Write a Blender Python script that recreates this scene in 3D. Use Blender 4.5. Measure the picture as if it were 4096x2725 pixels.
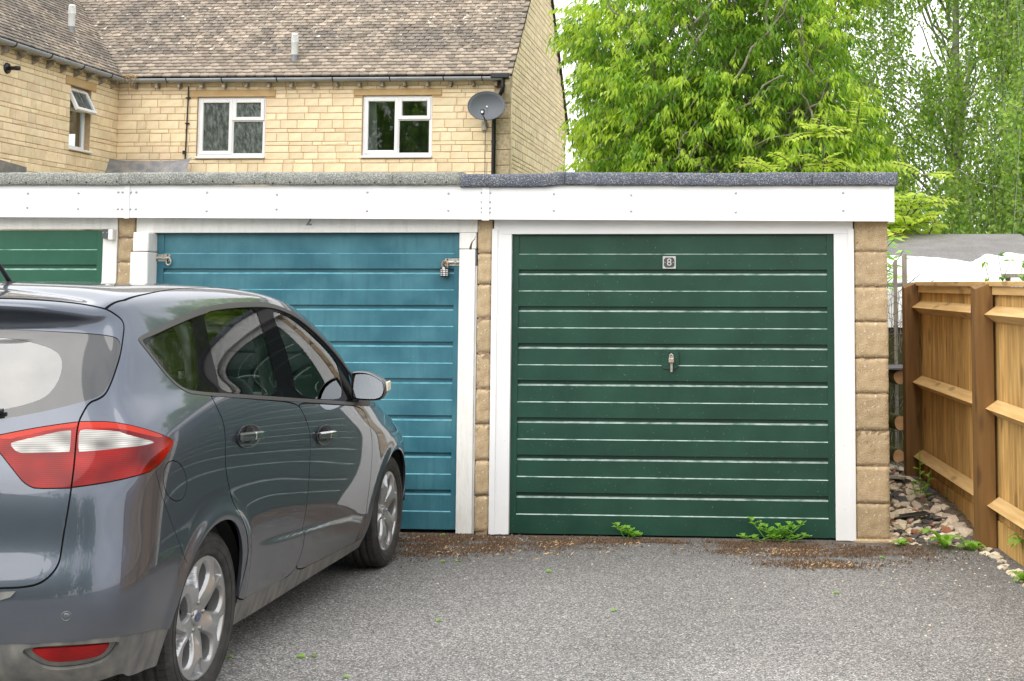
import bpy, bmesh, math, random
import numpy as np
from mathutils import Vector, Matrix
random.seed(7); rng = np.random.default_rng(11)
scene = bpy.context.scene
for o in list(bpy.data.objects): bpy.data.objects.remove(o, do_unlink=True)
COL = scene.collection
R = math.radians

# ------------------------------------------------------------------ camera
YAW, PITCH, ROLL = R(4.13), math.atan(.0722), R(.09)
cam_d = bpy.data.cameras.new('camera'); cam = bpy.data.objects.new('camera', cam_d); COL.objects.link(cam)
f_ = Vector((-math.sin(YAW)*math.cos(PITCH), math.cos(YAW)*math.cos(PITCH), math.sin(PITCH)))
r_ = Vector((math.cos(YAW), math.sin(YAW), 0)); u_ = r_.cross(f_)
r2 = math.cos(ROLL)*r_ + math.sin(ROLL)*u_; u2 = -math.sin(ROLL)*r_ + math.cos(ROLL)*u_
m = Matrix((r2, u2, -f_)).transposed().to_4x4(); m.translation = Vector((0, -8.48, 1.70))
cam.matrix_world = m
cam_d.sensor_width = 36; cam_d.lens = 43.77; cam_d.shift_x = -.16284; cam_d.shift_y = -.14332
cam_d.clip_start = .1; cam_d.clip_end = 3000
scene.camera = cam

# ------------------------------------------------------------------ sky and light: bright, thin overcast
W = bpy.data.worlds.new('World'); scene.world = W; W.use_nodes = True
SUN_EL, SUN_ROT = R(52), R(205)
nt = W.node_tree; nt.nodes.clear()
def wn(t, **k):
    n = nt.nodes.new(t)
    for a, b in k.items(): setattr(n, a, b)
    return n
sky = wn('ShaderNodeTexSky', sky_type='NISHITA', sun_disc=False, sun_elevation=SUN_EL, sun_rotation=SUN_ROT, air_density=1.2, dust_density=2.5)
tc = wn('ShaderNodeTexCoord'); mp = wn('ShaderNodeMapping'); mp.inputs['Scale'].default_value = (1.0, 1.0, 2.6)
nz = wn('ShaderNodeTexNoise'); nz.inputs['Scale'].default_value = 2.3; nz.inputs['Detail'].default_value = 7; nz.inputs['Roughness'].default_value = .55
rp = wn('ShaderNodeValToRGB'); rp.color_ramp.elements[0].position = .30; rp.color_ramp.elements[1].position = .62
rp.color_ramp.elements[0].color = (7.4, 7.7, 8.2, 1); rp.color_ramp.elements[1].color = (11.2, 11.2, 11.2, 1)
mx = wn('ShaderNodeMix', data_type='RGBA'); mx.inputs[0].default_value = .90
bg = wn('ShaderNodeBackground'); bg.inputs['Strength'].default_value = .10
wo = wn('ShaderNodeOutputWorld')
L = nt.links.new
L(tc.outputs['Generated'], mp.inputs[0]); L(mp.outputs[0], nz.inputs['Vector']); L(nz.outputs[0], rp.inputs[0])
L(sky.outputs[0], mx.inputs[6]); L(rp.outputs[0], mx.inputs[7]); L(mx.outputs[2], bg.inputs[0]); L(bg.outputs[0], wo.inputs[0])
sun_d = bpy.data.lights.new('sun', 'SUN'); sun = bpy.data.objects.new('sun', sun_d); COL.objects.link(sun)
sun_d.energy = 1.3; sun_d.angle = R(75); sun_d.color = (1, .955, .88)
sd = Vector((math.sin(SUN_ROT)*math.cos(SUN_EL), math.cos(SUN_ROT)*math.cos(SUN_EL), math.sin(SUN_EL)))
sun.rotation_euler = sd.to_track_quat('Z', 'Y').to_euler()
vs = scene.view_settings; vs.view_transform = 'Standard'; vs.look = 'None'; vs.exposure = 1.1; vs.gamma = 1; vs.use_curve_mapping = False
scene.render.engine = 'CYCLES'
scene.cycles.max_bounces = 8; scene.cycles.transparent_max_bounces = 16

# ------------------------------------------------------------------ object helpers
def link(o, parent=None):
    COL.objects.link(o)
    if parent is not None: o.parent = parent
    return o
def tag(o, label=None, cat=None, group=None, kind=None):
    if label: o['label'] = label
    if cat: o['category'] = cat
    if group: o['group'] = group
    if kind: o['kind'] = kind
    return o
def thing(name, label, cat, loc=(0, 0, 0), rz=0, group=None):
    o = bpy.data.objects.new(name, None); o.location = loc; o.rotation_euler = (0, 0, rz); o.empty_display_size = .2
    link(o); return tag(o, label, cat, group)
def me_obj(name, me, parent=None, loc=None, rot=None, scl=None):
    o = bpy.data.objects.new(name, me); link(o, parent)
    if loc is not None: o.location = loc
    if rot is not None: o.rotation_euler = rot
    if scl is not None: o.scale = scl
    return o
class MB:
    """collects primitives into one mesh"""
    def __init__(s): s.v = []; s.f = []; s.sm = []
    def add(s, v, f, smooth=False):
        n = len(s.v); s.v += [tuple(p) for p in v]; s.f += [tuple(i+n for i in q) for q in f]; s.sm += [smooth]*len(f); return s
    def box(s, x0, x1, y0, y1, z0, z1, bev=0.):
        if bev <= 0:
            v = [(x, y, z) for z in (z0, z1) for y in (y0, y1) for x in (x0, x1)]
            return s.add(v, [(0, 2, 3, 1), (4, 5, 7, 6), (0, 1, 5, 4), (2, 6, 7, 3), (0, 4, 6, 2), (1, 3, 7, 5)])
        b = min(bev, (x1-x0)*.45, (y1-y0)*.45, (z1-z0)*.45)
        c = ((x0+x1)/2, (y0+y1)/2, (z0+z1)/2); h = ((x1-x0)/2, (y1-y0)/2, (z1-z0)/2)
        v = []; idx = {}
        for sx in (-1, 1):
            for sy in (-1, 1):
                for sz in (-1, 1):
                    for a in range(3):
                        p = [sx*(h[0]-(b if a != 0 else 0)), sy*(h[1]-(b if a != 1 else 0)), sz*(h[2]-(b if a != 2 else 0))]
                        idx[(sx, sy, sz, a)] = len(v); v.append(tuple(c[i]+p[i] for i in range(3)))
        F = []
        def q(l, n):
            pts = [Vector(v[i]) for i in l]; nn = (pts[1]-pts[0]).cross(pts[2]-pts[0])
            F.append(tuple(l) if nn.dot(Vector(n)) > 0 else tuple(reversed(l)))
        S = (-1, 1)
        for t in S:
            q([idx[(t, a, b2, 0)] for a, b2 in ((-1, -1), (1, -1), (1, 1), (-1, 1))], (t, 0, 0))
            q([idx[(a, t, b2, 1)] for a, b2 in ((-1, -1), (1, -1), (1, 1), (-1, 1))], (0, t, 0))
            q([idx[(a, b2, t, 2)] for a, b2 in ((-1, -1), (1, -1), (1, 1), (-1, 1))], (0, 0, t))
            for u in S:
                q([idx[(t, u, -1, 0)], idx[(t, u, 1, 0)], idx[(t, u, 1, 1)], idx[(t, u, -1, 1)]], (t, u, 0))
                q([idx[(t, -1, u, 0)], idx[(t, 1, u, 0)], idx[(t, 1, u, 2)], idx[(t, -1, u, 2)]], (t, 0, u))
                q([idx[(-1, t, u, 1)], idx[(1, t, u, 1)], idx[(1, t, u, 2)], idx[(-1, t, u, 2)]], (0, t, u))
                for w in S: q([idx[(t, u, w, 0)], idx[(t, u, w, 1)], idx[(t, u, w, 2)]], (t, u, w))
        return s.add(v, F)
    def tube(s, pts, rad, n=10, cap=True, smooth=True):
        pts = [Vector(p) for p in pts]; k = len(pts)
        if not hasattr(rad, '__len__'): rad = [rad]*k
        t0 = (pts[1]-pts[0]).normalized(); a = Vector((0, 0, 1)) if abs(t0.z) < .9 else Vector((1, 0, 0))
        nrm = t0.cross(a).normalized(); V = []
        for i in range(k):
            t = (pts[min(i+1, k-1)]-pts[max(i-1, 0)]).normalized()
            nrm = (nrm-t*nrm.dot(t)).normalized(); b = t.cross(nrm)
            for j in range(n):
                an = 2*math.pi*j/n; V.append(pts[i]+(nrm*math.cos(an)+b*math.sin(an))*rad[i])
        F = [(i*n+j, i*n+(j+1) % n, (i+1)*n+(j+1) % n, (i+1)*n+j) for i in range(k-1) for j in range(n)]
        s.add(V, F, smooth)
        if cap: s.add(V[:n], [tuple(reversed(range(n)))]); s.add(V[-n:], [tuple(range(n))])
        return s
    def lathe(s, prof, n=24, axis='z', c=(0, 0, 0), smooth=True):
        V = []
        for r, h in prof:
            for j in range(n):
                a = 2*math.pi*j/n; x, y = r*math.cos(a), r*math.sin(a)
                V.append({'z': (c[0]+x, c[1]+y, c[2]+h), 'y': (c[0]+x, c[1]+h, c[2]+y), 'x': (c[0]+h, c[1]+x, c[2]+y)}[axis])
        k = len(prof)
        F = [(i*n+j, i*n+(j+1) % n, (i+1)*n+(j+1) % n, (i+1)*n+j) for i in range(k-1) for j in range(n)]
        return s.add(V, F, smooth)
    def prism(s, poly, axis, a0, a1):
        """extrude 2D polygon along an axis: axis 'y': poly (x,z); 'x': poly (y,z); 'z': poly (x,y)"""
        n = len(poly)
        def P(p, a): return {'y': (p[0], a, p[1]), 'x': (a, p[0], p[1]), 'z': (p[0], p[1], a)}[axis]
        V = [P(p, a0) for p in poly]+[P(p, a1) for p in poly]
        F = [tuple(range(n)), tuple(reversed(range(n, 2*n)))]+[(i, n+i, n+(i+1) % n, (i+1) % n) for i in range(n)]
        return s.add(V, F)
    def mesh(s, name, mats, fix=True):
        me = bpy.data.meshes.new(name); me.from_pydata(s.v, [], s.f)
        me.polygons.foreach_set('use_smooth', s.sm)
        for mm in (mats if isinstance(mats, (list, tuple)) else [mats]): me.materials.append(mm)
        if fix:
            bm = bmesh.new(); bm.from_mesh(me); bmesh.ops.recalc_face_normals(bm, faces=bm.faces); bm.to_mesh(me); bm.free()
        me.update(); return me
    def obj(s, name, mats, parent=None, loc=None, rot=None, fix=True):
        return me_obj(name, s.mesh(name, mats, fix), parent, loc, rot)

# ------------------------------------------------------------------ material helpers
def mat(name, col, rough=.6, metal=0, col2=None, nscale=6., ndetail=5, bump=0., bscale=60., rnd=0., island=0., spec=.5,
        coat=0., coord='Object', stretch=None, contrast=(.35, .65), bdist=.01, hue=0.):
    M = bpy.data.materials.new(name); M.use_nodes = True; t = M.node_tree; B = t.nodes['Principled BSDF']
    B.inputs['Roughness'].default_value = rough; B.inputs['Metallic'].default_value = metal
    B.inputs['Specular IOR Level'].default_value = spec
    if coat: B.inputs['Coat Weight'].default_value = coat; B.inputs['Coat Roughness'].default_value = .04
    n = t.nodes.new; l = t.links.new
    T = n('ShaderNodeTexCoord'); vec = T.outputs[coord]
    if stretch:
        mpn = n('ShaderNodeMapping'); mpn.inputs['Scale'].default_value = stretch; l(vec, mpn.inputs[0]); vec = mpn.outputs[0]
    src = None
    if col2 is not None:
        N = n('ShaderNodeTexNoise'); N.inputs['Scale'].default_value = nscale; N.inputs['Detail'].default_value = ndetail; l(vec, N.inputs['Vector'])
        rr = n('ShaderNodeValToRGB'); rr.color_ramp.elements[0].position, rr.color_ramp.elements[1].position = contrast
        rr.color_ramp.elements[0].color = (*col, 1); rr.color_ramp.elements[1].color = (*col2, 1)
        l(N.outputs[0], rr.inputs[0]); src = rr.outputs[0]
    if rnd or island or hue:
        H = n('ShaderNodeHueSaturation')
        if src is not None: l(src, H.inputs['Color'])
        else: H.inputs['Color'].default_value = (*col, 1)
        if rnd: o = n('ShaderNodeObjectInfo').outputs['Random']; amt = rnd
        else: o = n('ShaderNodeNewGeometry').outputs['Random Per Island']; amt = island
        mr = n('ShaderNodeMapRange'); mr.inputs[3].default_value = 1-amt; mr.inputs[4].default_value = 1+amt
        l(o, mr.inputs[0]); l(mr.outputs[0], H.inputs['Value'])
        if hue:
            wnn = n('ShaderNodeTexWhiteNoise'); wnn.noise_dimensions = '1D'; l(o, wnn.inputs['W'])
            m2 = n('ShaderNodeMapRange'); m2.inputs[3].default_value = .5-hue; m2.inputs[4].default_value = .5+hue
            l(wnn.outputs[0], m2.inputs[0]); l(m2.outputs[0], H.inputs['Hue'])
        src = H.outputs[0]
    if src is not None: l(src, B.inputs['Base Color'])
    else: B.inputs['Base Color'].default_value = (*col, 1)
    if bump:
        N2 = n('ShaderNodeTexNoise'); N2.inputs['Scale'].default_value = bscale; N2.inputs['Detail'].default_value = 6; l(vec, N2.inputs['Vector'])
        bp = n('ShaderNodeBump'); bp.inputs['Strength'].default_value = bump; bp.inputs['Distance'].default_value = bdist
        l(N2.outputs[0], bp.inputs['Height']); l(bp.outputs[0], B.inputs['Normal'])
    return M
def nodes(M): return M.node_tree, M.node_tree.nodes['Principled BSDF']
# ------------------------------------------------------------------ materials
def white_paint(name, col=(.80, .80, .81), rough=.35): return mat(name, col, rough, col2=tuple(c*.94 for c in col), nscale=3, bump=.05, bscale=30)
M_upvc = white_paint('white_upvc', (.82, .82, .83), .28)
M_wpaint = mat('old_white_paint', (.78, .77, .74), .5, col2=(.68, .66, .62), nscale=9, contrast=(.45, .8), bump=.35, bscale=40, stretch=(3, 3, .6))
M_bare = mat('bare_rotten_wood', (.16, .075, .03), .9, col2=(.05, .025, .015), nscale=30, bump=.6)
M_greywood = mat('bare_grey_timber', (.55, .55, .54), .7, col2=(.42, .41, .40), nscale=20, bump=.3, stretch=(4, 4, .4))
M_screw = mat('grey_screw_cap', (.42, .42, .43), .4)  # plain grey, so the caps show against the white fascia
M_dgrey = mat('dark_grey_steel', (.10, .105, .115), .4, metal=.4)
M_black = mat('black_plastic', (.012, .012, .013), .45)
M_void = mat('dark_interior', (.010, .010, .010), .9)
M_zinc = mat('zinc_plated_steel', (.52, .50, .46), .42, metal=.8, col2=(.30, .24, .18), nscale=60, contrast=(.5, .75))
M_rust = mat('rusty_screw', (.22, .075, .025), .85, col2=(.07, .03, .015), nscale=90)
M_brassy = mat('dull_steel_padlock', (.62, .58, .54), .4, metal=.7, col2=(.42, .33, .26), nscale=80)

def door_paint(name, c1, c2, streak):
    M = mat(name, c1, .38, col2=c2, nscale=3.2, ndetail=8, contrast=(.38, .68), bump=.10, bscale=5, bdist=.02, spec=.45)
    t, B = nodes(M); n = t.nodes.new; l = t.links.new
    base = B.inputs['Base Color'].links[0].from_socket
    T = n('ShaderNodeTexCoord'); mp2 = n('ShaderNodeMapping'); mp2.inputs['Scale'].default_value = (14, 14, 1.3); l(T.outputs['Object'], mp2.inputs[0])
    N = n('ShaderNodeTexNoise'); N.inputs['Scale'].default_value = 2.2; N.inputs['Detail'].default_value = 9; l(mp2.outputs[0], N.inputs['Vector'])
    rr = n('ShaderNodeValToRGB'); rr.color_ramp.elements[0].position = .52; rr.color_ramp.elements[1].position = .75
    l(N.outputs[0], rr.inputs[0]); ms = n('ShaderNodeMath'); ms.operation = 'MULTIPLY'; ms.inputs[1].default_value = .35; l(rr.outputs[0], ms.inputs[0])
    mx2 = n('ShaderNodeMix'); mx2.data_type = 'RGBA'; l(ms.outputs[0], mx2.inputs[0]); l(base, mx2.inputs[6]); mx2.inputs[7].default_value = (*streak, 1)
    # fine pale specks of worn paint
    V = n('ShaderNodeTexNoise'); V.inputs['Scale'].default_value = 95; V.inputs['Detail'].default_value = 2; l(T.outputs['Object'], V.inputs['Vector'])
    r3 = n('ShaderNodeValToRGB'); r3.color_ramp.elements[0].position = .72; r3.color_ramp.elements[1].position = .76; l(V.outputs[0], r3.inputs[0])
    m4 = n('ShaderNodeMath'); m4.operation = 'MULTIPLY'; m4.inputs[1].default_value = .5; l(r3.outputs[0], m4.inputs[0])
    mx3 = n('ShaderNodeMix'); mx3.data_type = 'RGBA'; l(m4.outputs[0], mx3.inputs[0]); l(mx2.outputs[2], mx3.inputs[6]); mx3.inputs[7].default_value = (.30, .42, .36, 1)
    l(mx3.outputs[2], B.inputs['Base Color'])
    return M
M_green = door_paint('dark_green_door_paint', (.010, .046, .030), (.016, .064, .042), (.022, .060, .045))
M_green2 = door_paint('mid_green_door_paint', (.012, .085, .048), (.018, .105, .062), (.03, .10, .07))
M_teal = door_paint('teal_door_paint', (.026, .118, .160), (.060, .190, .235), (.020, .085, .118))

def worn_glint(name, c, under): return mat(name, c, .35, col2=under, nscale=26, ndetail=6, contrast=(.42, .72), stretch=(.6, 1, 1))  # pale ledge colour: worn paint, with the sky highlight painted in
M_green_e = worn_glint('worn_glint_green_edge', (.36, .44, .41), (.06, .15, .11)); M_green2_e = worn_glint('worn_glint_mid_green_edge', (.34, .52, .45), (.05, .20, .13)); M_teal_e = worn_glint('worn_glint_teal_edge', (.15, .36, .43), (.06, .24, .30))
# pier blocks: gritty reconstructed stone with white and dark chips and orange lichen
def block_mat(name, c1, c2, chip=(.62, .58, .50)):
    M = mat(name, c1, .92, col2=c2, nscale=16, ndetail=9, contrast=(.32, .68), rnd=.10, bump=.6, bscale=90, bdist=.008)
    t, B = nodes(M); n = t.nodes.new; l = t.links.new
    base = B.inputs['Base Color'].links[0].from_socket
    T = n('ShaderNodeTexCoord')
    def layer(scale, p0, p1, col, src, amt=1., detail=1):
        N = n('ShaderNodeTexNoise'); N.inputs['Scale'].default_value = scale; N.inputs['Detail'].default_value = detail; l(T.outputs['Object'], N.inputs['Vector'])
        rr = n('ShaderNodeValToRGB'); rr.color_ramp.elements[0].position = p0; rr.color_ramp.elements[1].position = p1; l(N.outputs[0], rr.inputs[0])
        mm = n('ShaderNodeMath'); mm.operation = 'MULTIPLY'; mm.inputs[1].default_value = amt; l(rr.outputs[0], mm.inputs[0])
        x = n('ShaderNodeMix'); x.data_type = 'RGBA'; l(mm.outputs[0], x.inputs[0]); l(src, x.inputs[6]); x.inputs[7].default_value = (*col, 1); return x.outputs[2]
    s = layer(55, .66, .70, chip, base, .8); s = layer(120, .66, .71, tuple(c*.35 for c in c1), s, .8); s = layer(210, .62, .68, chip, s, .45)
    s = layer(9, .70, .76, (.42, .20, .03), s, .5, 6)
    l(s, B.inputs['Base Color']); return M
M_block = block_mat('gritty_tan_block', (.36, .255, .14), (.49, .37, .225))
M_mortar = mat('mortar', (.24, .16, .095), .95, col2=(.34, .25, .16), nscale=30, bump=.6)

# mineral felt
def felt(name, cols):
    M = mat(name, cols[0], .95, bump=.9, bscale=160, bdist=.01); t, B = nodes(M); n = t.nodes.new; l = t.links.new
    T = n('ShaderNodeTexCoord'); V = n('ShaderNodeTexVoronoi'); V.inputs['Scale'].default_value = 190; l(T.outputs['Object'], V.inputs['Vector'])
    rr = n('ShaderNodeValToRGB'); rr.color_ramp.interpolation = 'CONSTANT'
    e = rr.color_ramp.elements; e[0].position = 0; e[0].color = (*cols[0], 1); e[1].position = .35; e[1].color = (*cols[1], 1)
    for p, c in ((.62, cols[2]), (.86, cols[3])): q = e.new(p); q.color = (*c, 1)
    sp = n('ShaderNodeSeparateColor'); l(V.outputs['Color'], sp.inputs[0]); l(sp.outputs[0], rr.inputs[0])
    N = n('ShaderNodeTexNoise'); N.inputs['Scale'].default_value = 5; N.inputs['Detail'].default_value = 6; l(T.outputs['Object'], N.inputs['Vector'])
    mr = n('ShaderNodeMapRange'); mr.inputs[3].default_value = .70; mr.inputs[4].default_value = 1.3; l(N.outputs[0], mr.inputs[0])
    mxx = n('ShaderNodeMix'); mxx.data_type = 'RGBA'; mxx.blend_type = 'MULTIPLY'; mxx.inputs[0].default_value = 1; l(rr.outputs[0], mxx.inputs[6]); l(mr.outputs[0], mxx.inputs[7])
    l(mxx.outputs[2], B.inputs['Base Color']); return M
M_felt_old = felt('old_mineral_felt', [(.17, .18, .17), (.24, .26, .24), (.31, .31, .28), (.44, .43, .38)])
M_felt_new = felt('new_blue_grey_felt', [(.075, .085, .115), (.11, .125, .16), (.15, .165, .20), (.33, .32, .31)])
M_felt_roof = felt('grey_roof_felt', [(.16, .15, .15), (.20, .19, .19), (.23, .22, .215), (.27, .26, .25)])

# house
def stone_mat(name, rnd): return mat(name, (.76, .585, .37), .9, col2=(.85, .71, .50), nscale=9, ndetail=8, contrast=(.3, .7), bump=.35, bscale=60, bdist=.006, **rnd)
M_stone = stone_mat('honey_stone', dict(rnd=.11, hue=.006))
M_stone_i = stone_mat('honey_stone_weathered', dict(island=.10, hue=.006))
M_quoin = mat('weathered_grey_stone', (.36, .27, .155), .95, col2=(.50, .42, .30), nscale=26, ndetail=8, bump=.7, bscale=60, rnd=.1)
M_mortar_h = mat('buff_mortar', (.46, .33, .19), .95, col2=(.38, .26, .145), nscale=25, bump=.4)
M_lintel = mat('plain_buff_lintel', (.50, .33, .155), .9, col2=(.57, .40, .21), nscale=5, bump=.2)
def tile_mat(name, **k):
    M = mat(name, (.15, .12, .095), .9, col2=(.36, .30, .235), nscale=11, ndetail=8, contrast=(.3, .72), bump=.6, bscale=60, bdist=.008, **k)
    t, B = nodes(M); n = t.nodes.new; l = t.links.new; base = B.inputs['Base Color'].links[0].from_socket; T = n('ShaderNodeTexCoord')
    for sc, p0, p1, col, amt in ((1.1, .42, .62, (.085, .078, .072), .55), (9, .66, .70, (.60, .57, .50), .9), (4, .62, .70, (.045, .03, .026), .55)):
        N = n('ShaderNodeTexNoise'); N.inputs['Scale'].default_value = sc; N.inputs['Detail'].default_value = 4; l(T.outputs['Object'], N.inputs['Vector'])
        rr = n('ShaderNodeValToRGB'); rr.color_ramp.elements[0].position = p0; rr.color_ramp.elements[1].position = p1; l(N.outputs[0], rr.inputs[0])
        mm = n('ShaderNodeMath'); mm.operation = 'MULTIPLY'; mm.inputs[1].default_value = amt; l(rr.outputs[0], mm.inputs[0])
        x = n('ShaderNodeMix'); x.data_type = 'RGBA'; l(mm.outputs[0], x.inputs[0]); l(base, x.inputs[6]); x.inputs[7].default_value = (*col, 1); base = x.outputs[2]
    l(base, B.inputs['Base Color']); return M
M_tile = tile_mat('stone_roof_tile', island=.36)
M_tile_o = tile_mat('stone_roof_tile_single', rnd=.36)
M_underroof = mat('dark_underlay', (.02, .018, .016), .95)
M_gutter = mat('grey_gutter_plastic', (.26, .28, .31), .45, col2=(.33, .345, .37), nscale=4)
M_pipe = mat('black_pipe', (.010, .010, .012), .35)
M_rafter = mat('weathered_rafter', (.20, .14, .09), .85, col2=(.46, .42, .37), nscale=14, bump=.4)
M_lead = mat('lead_sheet', (.17, .18, .20), .5, metal=.3, col2=(.33, .30, .27), nscale=7, contrast=(.4, .75), bump=.3, bscale=14)
M_vent = mat('pale_grey_plastic', (.74, .75, .74), .45)
def glass(name, tint=(.03, .04, .04), rough=.02, refl=1.0, trans=.0, ior=1.5):
    """window sheet: Fresnel reflection over tinted see-through"""
    M = bpy.data.materials.new(name); M.use_nodes = True; t = M.node_tree; t.nodes.clear(); n = t.nodes.new; l = t.links.new
    tr = n('ShaderNodeBsdfTransparent'); tr.inputs[0].default_value = (*tint, 1)
    gl = n('ShaderNodeBsdfGlossy'); gl.inputs['Roughness'].default_value = rough; gl.inputs['Color'].default_value = (refl, refl, refl, 1)
    fr = n('ShaderNodeFresnel'); fr.inputs[0].default_value = ior
    mm = n('ShaderNodeMath'); mm.operation = 'MULTIPLY_ADD'; mm.inputs[1].default_value = 1.0; mm.inputs[2].default_value = trans; l(fr.outputs[0], mm.inputs[0])
    x = n('ShaderNodeMixShader'); l(mm.outputs[0], x.inputs[0]); l(tr.outputs[0], x.inputs[1]); l(gl.outputs[0], x.inputs[2])
    o = n('ShaderNodeOutputMaterial'); l(x.outputs[0], o.inputs[0]); return M
M_wglass = glass('window_glass', (.55, .60, .58), ior=1.75)
M_obscure = mat('obscure_glass', (.035, .050, .045), .18, col2=(.16, .19, .18), nscale=16, ndetail=7, contrast=(.42, .75), bump=.7, bscale=22, bdist=.02, spec=.8, stretch=(1, 1, .45))
M_room = mat('dim_room', (.04, .042, .042), .9)
M_curtain = mat('pale_curtain', (.62, .62, .60), .9, col2=(.5, .5, .48), nscale=40, stretch=(3, 3, .2))

# timber
def timber(name, c1, c2, k, along=2, **kw):
    st = [7, 7, 7]; st[along] = .55
    M = mat(name, c1, .75, col2=c2, nscale=k, ndetail=8, contrast=(.3, .7), bump=.35, bscale=14, bdist=.004, stretch=tuple(st), **kw)
    t, B = nodes(M); n = t.nodes.new; l = t.links.new; base = B.inputs['Base Color'].links[0].from_socket; T = n('ShaderNodeTexCoord')
    mp2 = n('ShaderNodeMapping'); s2 = [9., 9., 9.]; s2[along] = 3.; mp2.inputs['Scale'].default_value = s2; l(T.outputs['Object'], mp2.inputs[0])
    oi = n('ShaderNodeObjectInfo'); cm = n('ShaderNodeCombineXYZ'); l(oi.outputs['Random'], cm.inputs[along]); ms = n('ShaderNodeVectorMath'); ms.operation = 'MULTIPLY_ADD'
    ms.inputs[1].default_value = (50, 50, 50); l(cm.outputs[0], ms.inputs[0]); l(mp2.outputs[0], ms.inputs[2])
    V = n('ShaderNodeTexVoronoi'); V.inputs['Scale'].default_value = 1.; l(ms.outputs[0], V.inputs['Vector'])
    rr = n('ShaderNodeValToRGB'); rr.color_ramp.elements[0].position = .14; rr.color_ramp.elements[0].color = (1, 1, 1, 1); rr.color_ramp.elements[1].position = .27; rr.color_ramp.elements[1].color = (0, 0, 0, 1)
    l(V.outputs['Distance'], rr.inputs[0]); mm = n('ShaderNodeMath'); mm.operation = 'MULTIPLY'; mm.inputs[1].default_value = .6; l(rr.outputs[0], mm.inputs[0])
    x = n('ShaderNodeMix'); x.data_type = 'RGBA'; l(mm.outputs[0], x.inputs[0]); l(base, x.inputs[6]); x.inputs[7].default_value = tuple(c*.42 for c in c1)+(1,)
    l(x.outputs[2], B.inputs['Base Color']); return M
M_board = timber('new_orange_fence_timber', (.40, .215, .062), (.70, .44, .155), 5.5, 2, rnd=.2)
M_rail = timber('pale_sawn_rail', (.54, .33, .115), (.74, .51, .235), 4., 1, rnd=.08)
M_post = timber('brown_treated_post', (.155, .075, .020), (.235, .122, .036), 4., 2, rnd=.08)
M_oldwood = mat('silvered_old_timber', (.20, .175, .14), .9, col2=(.34, .31, .26), nscale=8, bump=.5, bscale=24, stretch=(6, 6, .6), rnd=.2)
M_logend = mat('sawn_log_end', (.42, .22, .09), .85, col2=(.56, .33, .16), nscale=12)
M_bark = mat('mossy_bark', (.055, .05, .02), .95, col2=(.10, .12, .03), nscale=10, bump=.8, bscale=30)
M_wire = mat('dark_fence_wire', (.05, .05, .045), .6, metal=.5)
M_sheet = mat('white_sheeting', (.80, .80, .79), .6, col2=(.68, .67, .64), nscale=3, contrast=(.55, .8), bump=.5, bscale=5, bdist=.05)
M_greenpaint = mat('faded_green_shed_paint', (.06, .10, .075), .7)

# foliage
def leaf(name, c1, c2, trans=.5, val=.3, hue=.02, rough=.42):
    M = bpy.data.materials.new(name); M.use_nodes = True; t = M.node_tree; t.nodes.clear(); n = t.nodes.new; l = t.links.new
    ge = n('ShaderNodeNewGeometry'); rr = n('ShaderNodeValToRGB'); rr.color_ramp.elements[0].color = (*c1, 1); rr.color_ramp.elements[1].color = (*c2, 1); l(ge.outputs['Random Per Island'], rr.inputs[0])
    H = n('ShaderNodeHueSaturation'); l(rr.outputs[0], H.inputs['Color']); wv = n('ShaderNodeTexWhiteNoise'); wv.noise_dimensions = '1D'; l(ge.outputs['Random Per Island'], wv.inputs['W'])
    mr = n('ShaderNodeMapRange'); mr.inputs[3].default_value = 1-val; mr.inputs[4].default_value = 1+val; l(wv.outputs[0], mr.inputs[0]); l(mr.outputs[0], H.inputs['Value'])
    d = n('ShaderNodeBsdfPrincipled'); d.inputs['Roughness'].default_value = rough; d.inputs['Specular IOR Level'].default_value = .45; l(H.outputs[0], d.inputs['Base Color'])
    tl = n('ShaderNodeBsdfTranslucent'); g = n('ShaderNodeMix'); g.data_type = 'RGBA'; g.blend_type = 'MULTIPLY'; g.inputs[0].default_value = 1; l(H.outputs[0], g.inputs[6]); g.inputs[7].default_value = (1.5, 1.6, .7, 1); l(g.outputs[2], tl.inputs[0])
    x = n('ShaderNodeMixShader'); x.inputs[0].default_value = trans; l(d.outputs[0], x.inputs[1]); l(tl.outputs[0], x.inputs[2])
    o = n('ShaderNodeOutputMaterial'); l(x.outputs[0], o.inputs[0]); return M
M_cherry = leaf('cherry_leaf', (.085, .20, .028), (.24, .37, .045)); M_cherry_y = leaf('pale_cherry_leaf', (.27, .40, .045), (.46, .57, .085), .5, .22)
M_birch = leaf('birch_leaf', (.13, .25, .06), (.42, .53, .15), .58, .3)
M_gold = leaf('golden_acacia_leaf', (.32, .44, .045), (.52, .59, .085), .5, .2)
M_shrub = leaf('green_shrub_leaf', (.075, .20, .02), (.25, .41, .05), .45, .3)
M_weed = leaf('weed_leaf', (.16, .38, .04), (.36, .60, .11), .4, .2)
M_branch = mat('pale_branch_bark', (.20, .175, .135), .9, col2=(.34, .31, .25), nscale=12, bump=.4)
M_dbark = mat('dark_bark', (.05, .04, .03), .95, col2=(.10, .085, .065), nscale=9, bump=.7)
M_birchbark = mat('birch_bark', (.42, .40, .36), .85, col2=(.08, .07, .06), nscale=7, contrast=(.5, .7), stretch=(1, 1, 3))

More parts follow.
